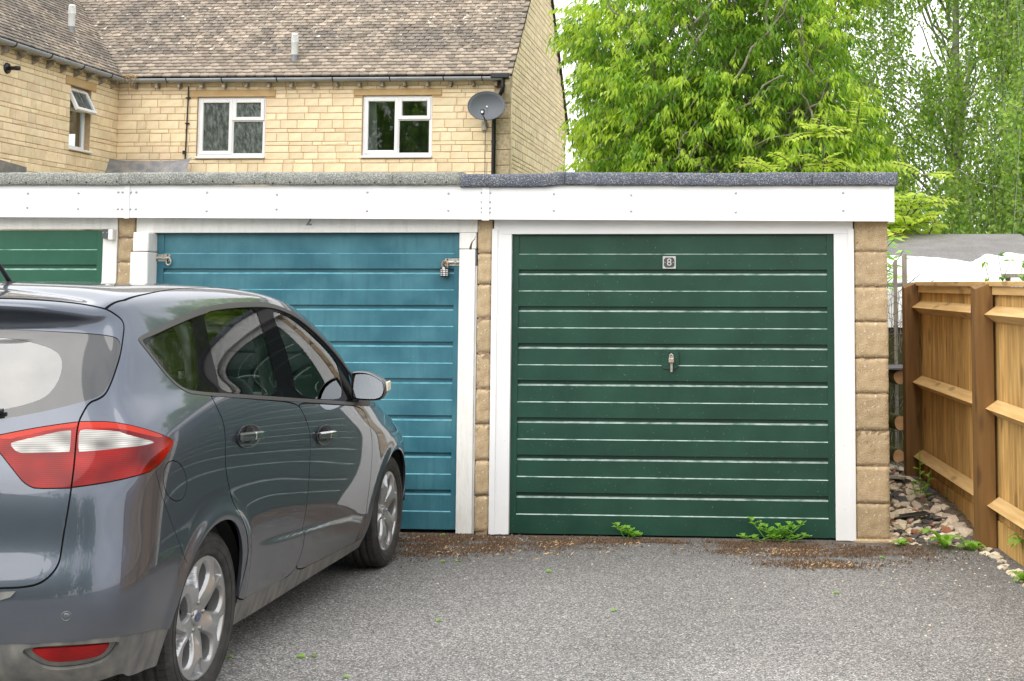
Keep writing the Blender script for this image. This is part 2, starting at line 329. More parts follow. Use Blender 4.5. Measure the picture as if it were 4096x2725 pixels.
# ground
def asphalt_mat():
    M = mat('worn_asphalt', (.1, .1, .1), .92); t, B = nodes(M); n = t.nodes.new; l = t.links.new; T = n('ShaderNodeTexCoord'); P = T.outputs['Object']
    V = n('ShaderNodeTexVoronoi'); V.inputs['Scale'].default_value = 150; V.inputs['Randomness'].default_value = 1; l(P, V.inputs['Vector'])
    sp = n('ShaderNodeSeparateColor'); l(V.outputs['Color'], sp.inputs[0])
    rr = n('ShaderNodeValToRGB'); e = rr.color_ramp.elements; e[0].position = 0; e[0].color = (.088, .083, .078, 1); e[1].position = 1; e[1].color = (.66, .64, .61, 1)
    for p, c in ((.35, (.205, .199, .190)), (.7, (.325, .316, .304)), (.9, (.46, .44, .405))): q = e.new(p); q.color = (*c, 1)
    l(sp.outputs[0], rr.inputs[0])
    V2 = n('ShaderNodeTexVoronoi'); V2.feature = 'DISTANCE_TO_EDGE'; V2.inputs['Scale'].default_value = 150; l(P, V2.inputs['Vector'])
    r2_ = n('ShaderNodeValToRGB'); r2_.color_ramp.elements[0].position = .0; r2_.color_ramp.elements[0].color = (.42, .42, .42, 1); r2_.color_ramp.elements[1].position = .16; r2_.color_ramp.elements[1].color = (1, 1, 1, 1); l(V2.outputs[0], r2_.inputs[0])
    m1 = n('ShaderNodeMix'); m1.data_type = 'RGBA'; m1.blend_type = 'MULTIPLY'; m1.inputs[0].default_value = 1; l(rr.outputs[0], m1.inputs[6]); l(r2_.outputs[0], m1.inputs[7])
    # broad wear: paler where tyres polish it, darker damp patches
    N = n('ShaderNodeTexNoise'); N.inputs['Scale'].default_value = .55; N.inputs['Detail'].default_value = 6; l(P, N.inputs['Vector'])
    mr = n('ShaderNodeMapRange'); mr.inputs[1].default_value = .3; mr.inputs[2].default_value = .7; mr.inputs[3].default_value = .72; mr.inputs[4].default_value = 1.22; l(N.outputs[0], mr.inputs[0])
    m2 = n('ShaderNodeMix'); m2.data_type = 'RGBA'; m2.blend_type = 'MULTIPLY'; m2.inputs[0].default_value = 1; l(m1.outputs[2], m2.inputs[6]); l(mr.outputs[0], m2.inputs[7])
    # humus stain along the foot of the garages
    sx = n('ShaderNodeSeparateXYZ'); l(P, sx.inputs[0])
    N3 = n('ShaderNodeTexNoise'); N3.inputs['Scale'].default_value = 1.7; N3.inputs['Detail'].default_value = 8; l(P, N3.inputs['Vector'])
    mr3 = n('ShaderNodeMapRange'); mr3.inputs[1].default_value = -1.15; mr3.inputs[2].default_value = .05; l(sx.outputs[1], mr3.inputs[0])
    mu = n('ShaderNodeMath'); mu.operation = 'MULTIPLY'; l(N3.outputs[0], mu.inputs[0]); l(mr3.outputs[0], mu.inputs[1])
    r4 = n('ShaderNodeValToRGB'); r4.color_ramp.elements[0].position = .33; r4.color_ramp.elements[1].position = .62; l(mu.outputs[0], r4.inputs[0])
    m5 = n('ShaderNodeMath'); m5.operation = 'MULTIPLY'; m5.inputs[1].default_value = .8; l(r4.outputs[0], m5.inputs[0])
    m6 = n('ShaderNodeMix'); m6.data_type = 'RGBA'; l(m5.outputs[0], m6.inputs[0]); l(m2.outputs[2], m6.inputs[6]); m6.inputs[7].default_value = (.12, .072, .043, 1)
    # darker towards the garages over the last couple of metres, edge broken by noise
    N5 = n('ShaderNodeTexNoise'); N5.inputs['Scale'].default_value = 1.1; N5.inputs['Detail'].default_value = 7; l(P, N5.inputs['Vector'])
    ad = n('ShaderNodeMath'); ad.operation = 'MULTIPLY_ADD'; ad.inputs[1].default_value = 2.6; l(N5.outputs[0], ad.inputs[0]); l(sx.outputs[1], ad.inputs[2])
    m7 = n('ShaderNodeMapRange'); m7.inputs[1].default_value = -1.2; m7.inputs[2].default_value = .9; m7.inputs[3].default_value = 1.06; m7.inputs[4].default_value = .66; l(ad.outputs[0], m7.inputs[0])
    m8 = n('ShaderNodeMix'); m8.data_type = 'RGBA'; m8.blend_type = 'MULTIPLY'; m8.inputs[0].default_value = 1; l(m6.outputs[2], m8.inputs[6]); l(m7.outputs[0], m8.inputs[7])
    l(m8.outputs[2], B.inputs['Base Color'])
    bp = n('ShaderNodeBump'); bp.inputs['Strength'].default_value = .6; bp.inputs['Distance'].default_value = .004; l(V2.outputs[0], bp.inputs['Height']); l(bp.outputs[0], B.inputs['Normal'])
    return M
M_asphalt = asphalt_mat()
M_soil = mat('stony_soil', (.10, .075, .05), .95, col2=(.26, .21, .15), nscale=18, bump=.9, bscale=40, bdist=.03)
M_rubble = mat('pale_limestone_rubble', (.60, .48, .33), .9, col2=(.78, .69, .55), nscale=12, rnd=.28, hue=.02, bump=.5, bscale=25)
M_rubble_r = mat('red_brick_rubble', (.30, .11, .06), .9, col2=(.38, .17, .10), nscale=12, rnd=.2)
M_rubble_d = mat('dark_rubble', (.05, .05, .052), .9, col2=(.10, .095, .09), nscale=12, rnd=.3)
M_debris = mat('dry_brown_litter', (.115, .070, .040), .9, island=.65, hue=.012)
M_straw = mat('pale_straw_bits', (.48, .33, .17), .85, island=.35, hue=.02)
M_chip = mat('pale_gravel_chip', (.55, .48, .38), .85, island=.35)
M_grass = mat('rough_ground', (.09, .12, .04), .95, col2=(.16, .14, .07), nscale=2)
# ------------------------------------------------------------------ ground
def gz(x, y):
    """drive: falls gently towards the garages"""
    t = min(max((-y-.25)/1., 0), 1); z = -.008+.0244*(-y-.25)*t*t*(3-2*t) if y < -.25 else -.008
    return min(z, .30)
def build_ground():
    xs = [-400, -120, -40, -15]+list(np.linspace(-9, 5, 57))+[9, 20, 60, 200, 400]
    ys = [-400, -120, -40, -20]+list(np.linspace(-13, 0.4, 68))+[2, 6, 15, 40, 120, 400]
    V = [(x, y, gz(x, y)) for y in ys for x in xs]; n = len(xs)
    F = [(j*n+i, j*n+i+1, (j+1)*n+i+1, (j+1)*n+i) for j in range(len(ys)-1) for i in range(n-1)]
    o = MB().add(V, F, True).obj('asphalt_drive', M_asphalt, fix=False); tag(o, kind='structure')
    # garden soil beyond the garages
    o = MB().add([(-60, 5.2, .02), (60, 5.2, .02), (60, 120, .02), (-60, 120, .02)], [(0, 1, 2, 3)]).obj('garden_ground', M_grass, fix=False); tag(o, kind='structure')
build_ground()

# stony bed between the end pier and the fence
def rubble_h(x, y):
    # border with the asphalt runs from the pier foot to the fence and along it
    edge = .03+.02*math.sin(x*9)
    t = min(max((y+.10-edge)/1.8, 0), 1)
    return -.02+.13*t+.02*math.sin(x*7+y*5)*t
def build_rubble():
    xs = np.linspace(.72, 1.75, 34); ys = np.linspace(-.12, 3.2, 70); n = len(xs)
    V = []
    for y in ys:
        for x in xs:
            V.append((x, y, rubble_h(x, y)+rng.normal(0, .008)+(-.012 if y < -.05 else 0)))
    F = [(j*n+i, j*n+i+1, (j+1)*n+i+1, (j+1)*n+i) for j in range(len(ys)-1) for i in range(n-1)]
    bed = MB().add(V, F, True).obj('rubble_bed', M_soil, fix=False); tag(bed, kind='structure')
    metas = []
    for k in range(9):
        bm = bmesh.new(); bmesh.ops.create_icosphere(bm, subdivisions=1, radius=1)
        for v in bm.verts: v.co *= 1+random.uniform(-.28, .22); v.co.z *= .62
        for mm in (M_rubble, M_rubble, M_rubble, M_rubble_d, M_rubble_r):
            pass
        me = bpy.data.meshes.new('stone'); bm.to_mesh(me); bm.free()
        me.materials.append(M_rubble if k < 6 else (M_rubble_d if k < 8 else M_rubble_r)); metas.append(me)
    cnt = 0
    spots = []
    while cnt < 290:
        x = random.uniform(.80, 1.50); y = random.uniform(-.10, 2.5)
        fx = 1.40-.096*(y+.08)
        if x > fx-.04: continue
        r = random.choice([.018, .022, .028, .035, .045, .055])*random.uniform(.8, 1.25)
        if y < .2: r = min(r, .035)
        if y < -.02: r *= .6
        if any((x-a)**2+(y-b)**2 < ((r+c)*.62)**2 for a, b, c in spots): continue
        spots.append((x, y, r))
        o = me_obj('stone', random.choice(metas), bed, (x, y, rubble_h(x, y)+r*.25), (random.uniform(-.4, .4), random.uniform(-.4, .4), random.uniform(0, 6.3)), (r*random.uniform(.9, 1.7), r, r*random.uniform(.7, 1.1)))
        cnt += 1
    # pale gravel strip at the foot of the fence
    for k in range(60):
        t = random.uniform(0, 1.6); x = 1.36+.096*t+random.uniform(-.06, .05); y = -.05-t*1.; r = random.uniform(.012, .028)
        if abs(y+.083) < .08 and x > 1.33: x -= .1
        me_obj('stone', metas[k % 6], bed, (x, y, gz(x, y)+r*.3), (0, 0, random.uniform(0, 6)), (r*1.2, r, r))
    # broken timber and dark sheet scraps lying on the rubble
    def scrap(x, y, L, w, a, mt, nm, lab):
        mb = MB(); mb.box(-L/2, L/2, -w/2, w/2, 0, .012, .004); o = mb.obj(nm, mt, None, (x, y, rubble_h(x, y)+.03), (random.uniform(-.12, .12), random.uniform(-.15, .15), a)); tag(o, lab, 'debris')
    scrap(.93, 1.75, .34, .06, -.5, M_oldwood, 'broken_board', 'weathered split board lying on the rubble beside the end pier')
    scrap(1.0, .62, .26, .12, .2, M_black, 'plastic_scrap', 'torn black plastic scrap lying among the rubble stones')
    scrap(1.25, .55, .30, .018, .9, M_oldwood, 'broken_stick', 'thin brown stick leaning over the rubble near the fence post')
build_rubble()

# leaf litter and straw: uncountable
def litter(name, spots, mt, n, lmin, lmax, wid, lab, cat):
    V = []; F = []
    for k in range(n):
        (cx, cy, sx, sy) = spots[rng.integers(len(spots))]
        x = cx+rng.normal(0, sx); y = min(cy+rng.normal(0, sy), -.015)
        if math.sin(x*11+3*math.sin(y*9))*math.sin(y*17+x*5)+rng.normal(0, .45) < -.15: continue
        L_ = rng.uniform(lmin, lmax); a = rng.uniform(0, math.pi)*.6-.5; w = wid*rng.uniform(.6, 1.6)
        dx, dy = math.cos(a)*L_/2, math.sin(a)*L_/2; px, py = -math.sin(a)*w/2, math.cos(a)*w/2
        z = gz(x, y)+.004; h = rng.uniform(0, .012); b = len(V)
        V += [(x-dx-px, y-dy-py, z), (x-dx+px, y-dy+py, z+.002), (x+dx+px, y+dy+py, z+h), (x+dx-px, y+dy-py, z+h), (x, y, z+.006+h*.7)]
        F += [(b, b+1, b+4), (b+1, b+2, b+4), (b+2, b+3, b+4), (b+3, b, b+4)]
    o = MB().add(V, F).obj(name, mt, fix=False); tag(o, lab, cat, kind='stuff')
SP = [(-2.2, -.16, .22, .10), (-1.95, -.45, .25, .12), (-1.6, -.22, .35, .09), (-2.35, -.55, .2, .18), (-1.25, -.12, .3, .035), (-.55, -.13, .35, .03), (.05, -.42, .22, .06), (.1, -.2, .3, .05), (-1.8, -.3, .4, .13), (.25, -.35, .3, .08), (.35, -.75, .22, .08), (-2.6, -.15, .3, .07), (.75, -.35, .25, .12)]
litter('leaf_litter', SP, M_debris, 26000, .003, .014, .004, 'brown leaf litter drifted along the foot of the garage doors', 'litter')
litter('straw_litter', [(-1.75, -.5, .3, .1), (-1.3, -.2, .35, .07), (.05, -.42, .14, .05), (.15, -.36, .12, .04), (.4, -.76, .15, .05), (-2.1, -.3, .3, .15)], M_straw, 700, .006, .034, .004, 'pale straw coloured bits scattered through the brown litter', 'litter')
def chips():
    V = []; F = []
    for k in range(900):
        x = rng.uniform(-3, 1.9); y = -rng.gamma(1.6, .8)-.03
        if x > .6 or y > -.3 or rng.random() < .22: pass
        else: continue
        r = rng.uniform(.003, .009); z = gz(x, y); b = len(V); a = rng.uniform(0, 6)
        V += [(x+r*math.cos(a), y+r*math.sin(a), z+.001), (x-r*math.sin(a), y+r*math.cos(a), z+.001), (x-r*math.cos(a), y-r*math.sin(a), z+.001), (x+r*math.sin(a), y-r*math.cos(a), z+.001), (x, y, z+r*.8)]
        F += [(b, b+1, b+4), (b+1, b+2, b+4), (b+2, b+3, b+4), (b+3, b, b+4)]
    o = MB().add(V, F).obj('gravel_chips', M_chip, fix=False); tag(o, 'pale gravel chips strewn over the asphalt', 'gravel', kind='stuff')
chips()
# single fallen green leaves
def fallen(x, y, s, a, lab):
    s *= .8
    pr = [(0, 0), (.25, .28), (.55, .34), (.8, .2), (1, 0), (.8, -.2), (.55, -.32), (.25, -.26)]
    V = [(px*s-.5*s, py*s, abs(py)*s*.55*(1 if px < .6 else .2)+.003) for px, py in pr]+[(0, 0, .003)]
    F = [(i, (i+1) % 8, 8) for i in range(8)]
    o = MB().add(V, F).obj('fallen_leaf', M_weed, None, (x, y, gz(x, y)+.003), (0, 0, a), fix=False)
    tag(o, lab, 'leaf', 'green leaves fallen on the drive')
LF = 'small bright green leaf fallen on the grey asphalt'
for x, y, s, a in [(-1.99, -.86, .05, .3), (-1.90, -.84, .05, 1.2), (-1.29, -1.12, .06, .1), (-.79, -2.05, .05, .7), (-1.62, -2.33, .05, 1.), (-2.05, -3.02, .06, .2), (-2.0, -3.0, .05, 2.), (-2.36, -3.05, .04, .4), (-1.75, -3.3, .04, .2), (.36, -1.55, .05, 0), (-2.47, -.55, .06, .6), (-2.2, -.03, .06, .5), (-2.66, -.7, .05, .2), (.7, -.5, .05, .1)]:
    fallen(x, y, s, a, LF)
# ------------------------------------------------------------------ garages
def door(parent, x0, x1, z0, z1, mt, yd, me_, name='garage_door'):
    """up-and-over door: eight pressed panels between two stiles"""
    root = bpy.data.objects.new(name, None); link(root, parent)
    top = z1; A, B, G = yd, yd-.007, yd+.013
    # groove bottoms measured down from the top edge
    p = .2523; first = .278; n = 8
    st = .045
    for k in range(n):
        zt = top if k == 0 else top-first-p*(k-1)
        zb_full = top-first-p*k
        last = k == n-1
        step = zt-.140 if k == 0 else zt-.115
        zbot = z0 if last else zb_full+.034
        prof = []
        if k > 0: prof += [(G, zt+.007), (A, zt-.004)]      # bevel under the groove above
        else: prof += [(A, zt)]
        prof += [(A, step+.004), (B-.001, step-.0015), (B, zbot)]
        if not last: prof += [(G, zbot), (G, zb_full+.012)]
        else: prof += [(G, zbot)]
        nn = len(prof); xs = np.linspace(x0+st, x1-st, 40)
        led = ([0] if k > 0 else [])+[j for j in range(nn-1) if abs(prof[j][1]-step-.004) < 1e-6]
        V = []
        for i, x in enumerate(xs):
            wob = .0016*math.sin(x*5.1+k*2)+.001*math.sin(x*13+k)
            for (yy, zz) in prof: V.append((x, yy+wob, zz))
        F = [(i*nn+j, (i+1)*nn+j, (i+1)*nn+j+1, i*nn+j+1) for i in range(len(xs)-1) for j in range(nn-1)]
        po = MB().add(V, F).obj('panel', [mt, me_], root, fix=False)
        po.data.polygons.foreach_set('material_index', [1 if (j in led) else 0 for i in range(len(xs)-1) for j in range(nn-1)])
    for a, b in ((x0, x0+st+.002), (x1-st-.002, x1)):
        MB().box(a, b, yd-.010, yd+.02, z0, z1, .003).obj('stile', mt, root)
    MB().box(x0+st, x1-st, yd+.014, yd+.03, z0, z1).obj('backing_sheet', mt, root)
    return root
def pier(parent, x0, x1, joints, y0=0., y1=.22):
    root = bpy.data.objects.new('pier', None); link(root, parent)
    MB().box(x0+.012, x1-.012, y0+.005, y1, joints[-1]-.05, joints[0]).obj('mortar_core', M_mortar, root)
    for a, b in zip(joints[:-1], joints[1:]):
        bm = bmesh.new(); w, d, h = x1-x0, y1-y0, a-b-.006
        nx, nz_, ny = max(2, int(w/.025)), max(2, int(h/.025)), 3
        pts = {}
        def vert(i, j, k):
            if (i, j, k) not in pts:
                x, y, z = -w/2+w*i/nx, d*j/ny, h*k/nz_
                ex = min(i, nx-i)/nx*w; ez = min(k, nz_-k)/nz_*h; e = min(ex, ez)
                rough = rng.normal(0, .0022)
                if j == 0: y += rough+(.0025 if e < 1e-6 else 0)
                if i in (0, nx): x += -(1 if i else -1)*(.001+abs(rng.normal(0, .0018)))
                if k in (0, nz_): z += -(1 if k else -1)*abs(rng.normal(0, .0018))
                pts[(i, j, k)] = bm.verts.new((x, y, z))
            return pts[(i, j, k)]
        for i in range(nx):
            for k in range(nz_): bm.faces.new([vert(i, 0, k), vert(i+1, 0, k), vert(i+1, 0, k+1), vert(i, 0, k+1)])
        for j in range(ny):
            for k in range(nz_):
                bm.faces.new([vert(0, j+1, k), vert(0, j, k), vert(0, j, k+1), vert(0, j+1, k+1)])
                bm.faces.new([vert(nx, j, k), vert(nx, j+1, k), vert(nx, j+1, k+1), vert(nx, j, k+1)])
            for i in range(nx):
                bm.faces.new([vert(i, j, nz_), vert(i+1, j, nz_), vert(i+1, j+1, nz_), vert(i, j+1, nz_)])
                bm.faces.new([vert(i, j+1, 0), vert(i+1, j+1, 0), vert(i+1, j, 0), vert(i, j, 0)])
        for f in bm.faces: f.smooth = True
        me = bpy.data.meshes.new('block'); bm.to_mesh(me); bm.free(); me.materials.append(M_block)
        me_obj('block', me, root, ((x0+x1)/2+random.uniform(-.003, .003), y0+random.uniform(-.003, .003), b+.005))
    return root
def fz(x): return 2.117+(.837-x)*.0069          # underside of the fascia climbs slightly to the left
def ft(x): return 2.357+(.86-x)*.0046
def fascia(parent, x0, x1, screws):
    y0, y1 = -.09, -.066
    MB().add([(x0, y0, fz(x0)), (x1, y0, fz(x1)), (x1, y0, ft(x1)), (x0, y0, ft(x0)), (x0, y1, fz(x0)), (x1, y1, fz(x1)), (x1, y1, ft(x1)), (x0, y1, ft(x0))],
             [(0, 1, 2, 3), (5, 4, 7, 6), (4, 5, 1, 0), (3, 2, 6, 7), (1, 5, 6, 2), (4, 0, 3, 7)]).obj('fascia_board', M_upvc, parent)
    MB().add([(x0, y1, fz(x0)+.004), (x1, y1, fz(x1)+.004), (x1, .30, fz(x1)+.004), (x0, .30, fz(x0)+.004)], [(0, 3, 2, 1)]).obj('soffit', M_upvc, parent, fix=False)
    for x, t in screws:
        z = fz(x)+t*(ft(x)-fz(x)); mb = MB(); mb.lathe([(0, -.006), (.005, -.005), (.0085, -.002), (.009, 0)], 10, 'y', (x, y0, z)); mb.obj('screw_cap', M_screw, parent)
def felt_strip(parent, x0, x1, mt, drop=0., lift=0.):
    n = max(4, int((x1-x0)/.035)); prof = [(-.100, 0), (-.112, .002), (-.117, .012), (-.117, .045), (-.115, .074), (-.108, .086), (-.094, .091), (-.06, .093), (.25, .092)]
    V = []; k = len(prof)
    for i in range(n+1):
        x = x0+(x1-x0)*i/n; w1 = .0009*math.sin(x*3.1)+.0007*math.sin(x*8.7+1)+rng.normal(0, .0007)
        base = ft(x)-.004+w1-drop*(1 if i < n*.75 else max(0, (n-i)/(n*.25)))
        for j, (yy, zz) in enumerate(prof):
            V.append((x+(.006 if i == n else 0)*rng.normal(0, .3), yy+rng.normal(0, .0012), base+zz*(1+drop*2)+lift+(w1*.6 if j > 4 else 0)))
    F = [(i*k+j, (i+1)*k+j, (i+1)*k+j+1, i*k+j+1) for i in range(n) for j in range(k-1)]
    F += [(i*k, i*k+k-1, (i+1)*k+k-1, (i+1)*k) for i in range(n)]
    F += [tuple(range(k)), tuple(reversed(range(n*k, n*k+k)))]
    return MB().add(V, F, True).obj('felt_strip', mt, parent)
def nails(parent, xs):
    for x in xs:
        MB().lathe([(0, -.002), (.006, -.0015), (.0065, 0)], 8, 'y', (x, -.1185, ft(x)+.018+rng.normal(0, .004))).obj('nail', M_black, parent)

YD = .034
# --- end garage: dark green door, number 8
g8 = thing('garage', 'end garage with dark green door numbered 8 between white posts', 'garage', group='lock-up garages in the row')
d8 = door(g8, -1.767, .440, .006, 2.040, M_green, YD, M_green_e)
MB().box(-1.890, -1.766, -.004, .05, .0, 2.038, .003).obj('door_post', M_upvc, g8)
MB().box(-1.902, -1.862, -.012, -.0035, .0, 2.075, .002).obj('cover_strip', M_upvc, g8)
MB().box(.440, .568, -.004, .05, -.004, 2.038, .003).obj('door_post', M_upvc, g8)
MB().box(.535, .574, -.012, -.0035, -.004, 2.072, .002).obj('cover_strip', M_upvc, g8)
MB().box(-1.890, .568, -.0025, .05, 2.0385, 2.17, .002).obj('lintel_board', M_upvc, g8)
pier(g8, .574, .800, [2.135, 1.915, 1.676, 1.444, 1.201, .965, .719, .485, .240, .004])
MB().box(.56, .86, -.03, .25, -.06, .012, .01).obj('footing', M_block, g8)
sw_ = MB().box(.58, .792, .222, 5.0, -.05, 2.30).obj('side_wall', M_mortar, g8)
bm_ = MB().box(-.012, .010, .004, .436, .004, .232, .006).mesh('block', M_block)
for i, z in enumerate(np.arange(.004, 2.1, .2365)):
    for j in range(11):
        y = .224+.44*j+(.22 if i % 2 else 0)
        if y < 4.6: me_obj('block', bm_, sw_, (.791+random.uniform(-.002, .002), y, z))
MB().box(-1.95, .80, 4.9, 5.1, -.05, 2.30).obj('back_wall', M_block, g8)
MB().box(-1.95, .84, -.06, 5.15, 2.31, 2.40).obj('roof_slab', M_felt_new, g8)
fascia(g8, -1.929, .800, [(-1.46, .75), (-1.46, .27), (-.93, .72), (-.93, .26), (-.22, .78), (-.22, .24), (.50, .80), (.50, .30)])
MB().box(.800, .840, -.094, .02, fz(.84)-.006, ft(.84)-.002, .003).obj('end_cap', M_upvc, g8)
MB().box(-1.955, -1.905, -.097, -.0895, fz(-1.93)-.008, ft(-1.93)+.005, .002).obj('joint_strip', M_upvc, g8)
for x in (-1.958, -1.902):
    for t in (.22, .34, .52, .78):
        MB().lathe([(0, -.006), (.005, -.005), (.0085, -.002), (.009, 0)], 10, 'y', (x, -.0905, fz(x)+t*.235)).obj('screw_cap', M_screw, g8)
for a, b, dr, lf in ((-2.105, -1.383, .014, .003), (-1.381, -.651, 0, .002), (-.649, .295, 0, .0), (.297, .862, 0, .001)):
    felt_strip(g8, a, b, M_felt_new, dr, lf)
for x in (-1.87, -1.80, .50):
    for z in (1.89, 1.55, 1.1, .62, .2): MB().lathe([(0, -.002), (.004, -.0015), (.005, 0)], 8, 'y', (x, -.0042, z+random.uniform(-.02, .02))).obj('pin', M_upvc, g8)
# number plate
M_plate = mat('pewter_plate', (.52, .51, .50), .45, metal=.3); M_plated = mat('plate_field', (.055, .055, .062), .6)
pl = bpy.data.objects.new('number_plate', None); link(pl, g8); pl.location = (-.678, YD-.0085, 1.844)
MB().box(-.045, .045, -.008, 0, -.043, .043, .002).obj('rim', M_plate, pl)
c = .012; MB().prism([(-.036+c, -.034), (.036-c, -.034), (.036, -.034+c), (.036, .034-c), (.036-c, .034), (-.036+c, .034), (-.036, .034-c), (-.036, -.034+c)], 'y', -.0095, -.0075).obj('field', M_plated, pl)
def text(s, size, mt, parent, loc, name, bold=0., rot=(math.pi/2, 0, 0), ex=.0008, shear=0.):
    cu = bpy.data.curves.new(name, 'FONT'); cu.body = s; cu.size = size; cu.extrude = ex; cu.align_x = 'CENTER'; cu.align_y = 'CENTER'; cu.offset = bold; cu.shear = shear
    t_ = bpy.data.objects.new(name, cu); COL.objects.link(t_); dg = bpy.context.evaluated_depsgraph_get(); me = bpy.data.meshes.new_from_object(t_.evaluated_get(dg)); bpy.data.objects.remove(t_)
    me.materials.clear(); me.materials.append(mt); return me_obj(name, me, parent, loc, rot)
text('8', .070, M_plate, pl, (0, -.0106, 0), 'numeral', .0003)
for x in (-.028, .028): MB().lathe([(0, -.0015), (.0025, -.001), (.003, 0)], 8, 'y', (x, -.0098, 0)).obj('rivet', M_plate, pl)
# lock escutcheon with T handle
hd = bpy.data.objects.new('door_handle', None); link(hd, d8); hd.location = (-.672, YD-.008, 1.187)
V = [(.060*math.copysign(abs(math.cos(a))**.55, math.cos(a)), .067*math.copysign(abs(math.sin(a))**.6, math.sin(a))) for a in np.linspace(0, 2*math.pi, 33)[:-1]]
MB().prism(V, 'y', -.010, 0).obj('escutcheon', M_green, hd)
for a in range(8):
    an = a*math.pi/4+.2; MB().lathe([(0, -.004), (.004, -.003), (.0055, 0)], 8, 'y', (.048*math.cos(an), -.010, .053*math.sin(an))).obj('rivet', M_green, hd)
mb = MB(); mb.box(-.006, .030, -.050, -.026, -.022, .012, .005); mb.tube([(.0, -.038, .010), (.002, -.038, .030), (.012, -.038, .038), (.022, -.038, .030), (.024, -.038, .010)], .0045, 8); mb.tube([(.012, -.01, .02), (.012, -.045, .02)], .006, 8)
lock = mb.obj('cylinder_lock', M_brassy, hd)
MB().box(.005, .021, -.034, -.022, -.085, -.012, .003).obj('lever', M_brassy, hd)
# --- middle garage: teal door
g7 = thing('garage', 'middle garage with weathered teal blue door and two steel bolts', 'garage', group='lock-up garages in the row')
YD7 = .05
d7 = door(g7, -4.312, -2.132, .02, 2.046, M_teal, YD7, M_teal_e)
MB().box(-2.132, -2.020, -.002, .07, .0, 1.935, .004).obj('door_post', M_wpaint, g7)
MB().box(-2.132, -2.014, -.006, .07, 1.937, 2.049, .004).obj('post_head', M_wpaint, g7)
MB().prism([(-2.062, 1.937), (-2.045, 1.937), (-2.043, 1.962), (-2.037, 1.985), (-2.022, 2.004), (-2.018, 2.03), (-2.026, 2.006), (-2.046, 1.985), (-2.056, 1.962)], 'y', -.0066, -.003).obj('rotten_split', M_bare, g7)
MB().box(-2.019, -2.006, .004, .07, .0, 1.82, .002).obj('packing_lath', M_greywood, g7)
MB().box(-2.021, -2.008, .004, .07, 1.82, 1.932, .002).obj('metal_plate', M_dgrey, g7)
MB().box(-4.440, -4.312, -.09, .07, -.0, 1.913, .006).obj('door_post', M_wpaint, g7)
MB().box(-4.426, -4.314, -.086, .07, 1.918, 2.052, .006).obj('post_head', M_wpaint, g7)
MB().box(-4.447, -2.006, -.003, .07, 2.0505, 2.185, .003).obj('lintel_board', M_wpaint, g7)
pier(g7, -2.006, -1.902, [2.14, 1.902, 1.689, 1.454, 1.217, .974, .739, .490, .257, .010], .0, .22)
fascia(g7, -4.47, -1.930, [(-3.90, .78), (-3.90, .22), (-3.40, .72), (-3.40, .28), (-2.76, .79), (-2.76, .24), (-2.19, .76), (-2.19, .26)])
MB().box(-4.492, -4.455, -.097, -.0895, fz(-4.47)-.006, ft(-4.47)+.003, .002).obj('joint_strip', M_upvc, g7)
for x in (-4.54, -4.51, -4.45, -4.41):
    for t in (.26, .76): MB().lathe([(0, -.006), (.005, -.005), (.0085, -.002), (.009, 0)], 10, 'y', (x, -.0985 if -4.5 < x < -4.452 else -.0905, fz(x)+t*.235)).obj('screw_cap', M_screw, g7)
for a, b, lf in ((-4.506, -3.470, .004), (-3.468, -2.575, .003), (-2.573, -2.10, .004)): felt_strip(g7, a, b, M_felt_old, 0, lf)
nails(g7, [-4.45, -4.30, -4.16, -3.99, -3.85, -3.7, -3.55, -3.42, -3.3, -3.12, -2.99, -2.84, -2.7, -2.52, -2.35, -2.2])
MB().box(-4.47, -1.96, .30, 5.15, 2.31, 2.40).obj('roof_slab', M_felt_old, g7)
MB().box(-4.47, -1.96, 4.9, 5.1, -.05, 2.30).obj('back_wall', M_block, g7)
MB().box(-2.0, -1.91, .222, 4.9, -.05, 2.30).obj('party_wall', M_block, g7)
# faded number sign half covered by the fascia
sg = bpy.data.objects.new('number_sign', None); link(sg, g7); sg.location = (-3.200, -.0045, 2.112)
MB().box(-.036, .036, -.001, .0, -.032, .05).obj('plate', white_paint('sign_white', (.75, .75, .74)), sg)
text('2', .088, mat('faded_grey_print', (.22, .22, .23), .6), sg, (0, -.0016, .018), 'numeral', .002, ex=.0003)
def bolt(parent, x, z, s, nm='sliding_bolt'):
    b = bpy.data.objects.new(nm, None); link(b, parent); b.location = (x, YD7-.009, z)
    MB().box(-.058, .058, -.004, 0, -.026, .026, .004).obj('base_plate', M_zinc, b)
    MB().tube([(-.075*s, -.012, .0), (.052*s, -.012, 0)], .008, 10).obj('bolt_rod', M_zinc, b)
    for q in (-.036, .02): MB().box(q-.008, q+.008, -.022, -.003, -.012, .012, .004).obj('staple', M_zinc, b)
    for q in (-.040, .040):
        for w in (-.018, .018): MB().lathe([(0, -.004), (.005, -.003), (.007, 0)], 8, 'y', (q, -.004, w)).obj('screw', M_rust, b)
    pts = [(.052*s+.018*math.sin(t)*s, -.014, -.026+.026*math.cos(t)) for t in np.linspace(0, 2*math.pi, 13)]
    MB().tube(pts, .005, 8).obj('ring', M_zinc, b); return b
bolt(d7, -4.272, 1.876, 1); bolt(d7, -2.185, 1.846, -1)
MB().prism([(-2.145, 1.872), (-2.108, 1.862), (-2.098, 1.846), (-2.108, 1.832), (-2.145, 1.822)], 'y', YD7-.02, YD7-.010).obj('keep_plate', M_zinc, d7)
pk = thing('combination_padlock', 'black combination padlock hanging from the bolt of the teal door', 'padlock', (-2.237, YD7-.034, 1.788))
MB().box(-.029, .029, -.012, .012, -.045, .022, .004).obj('case', M_black, pk)
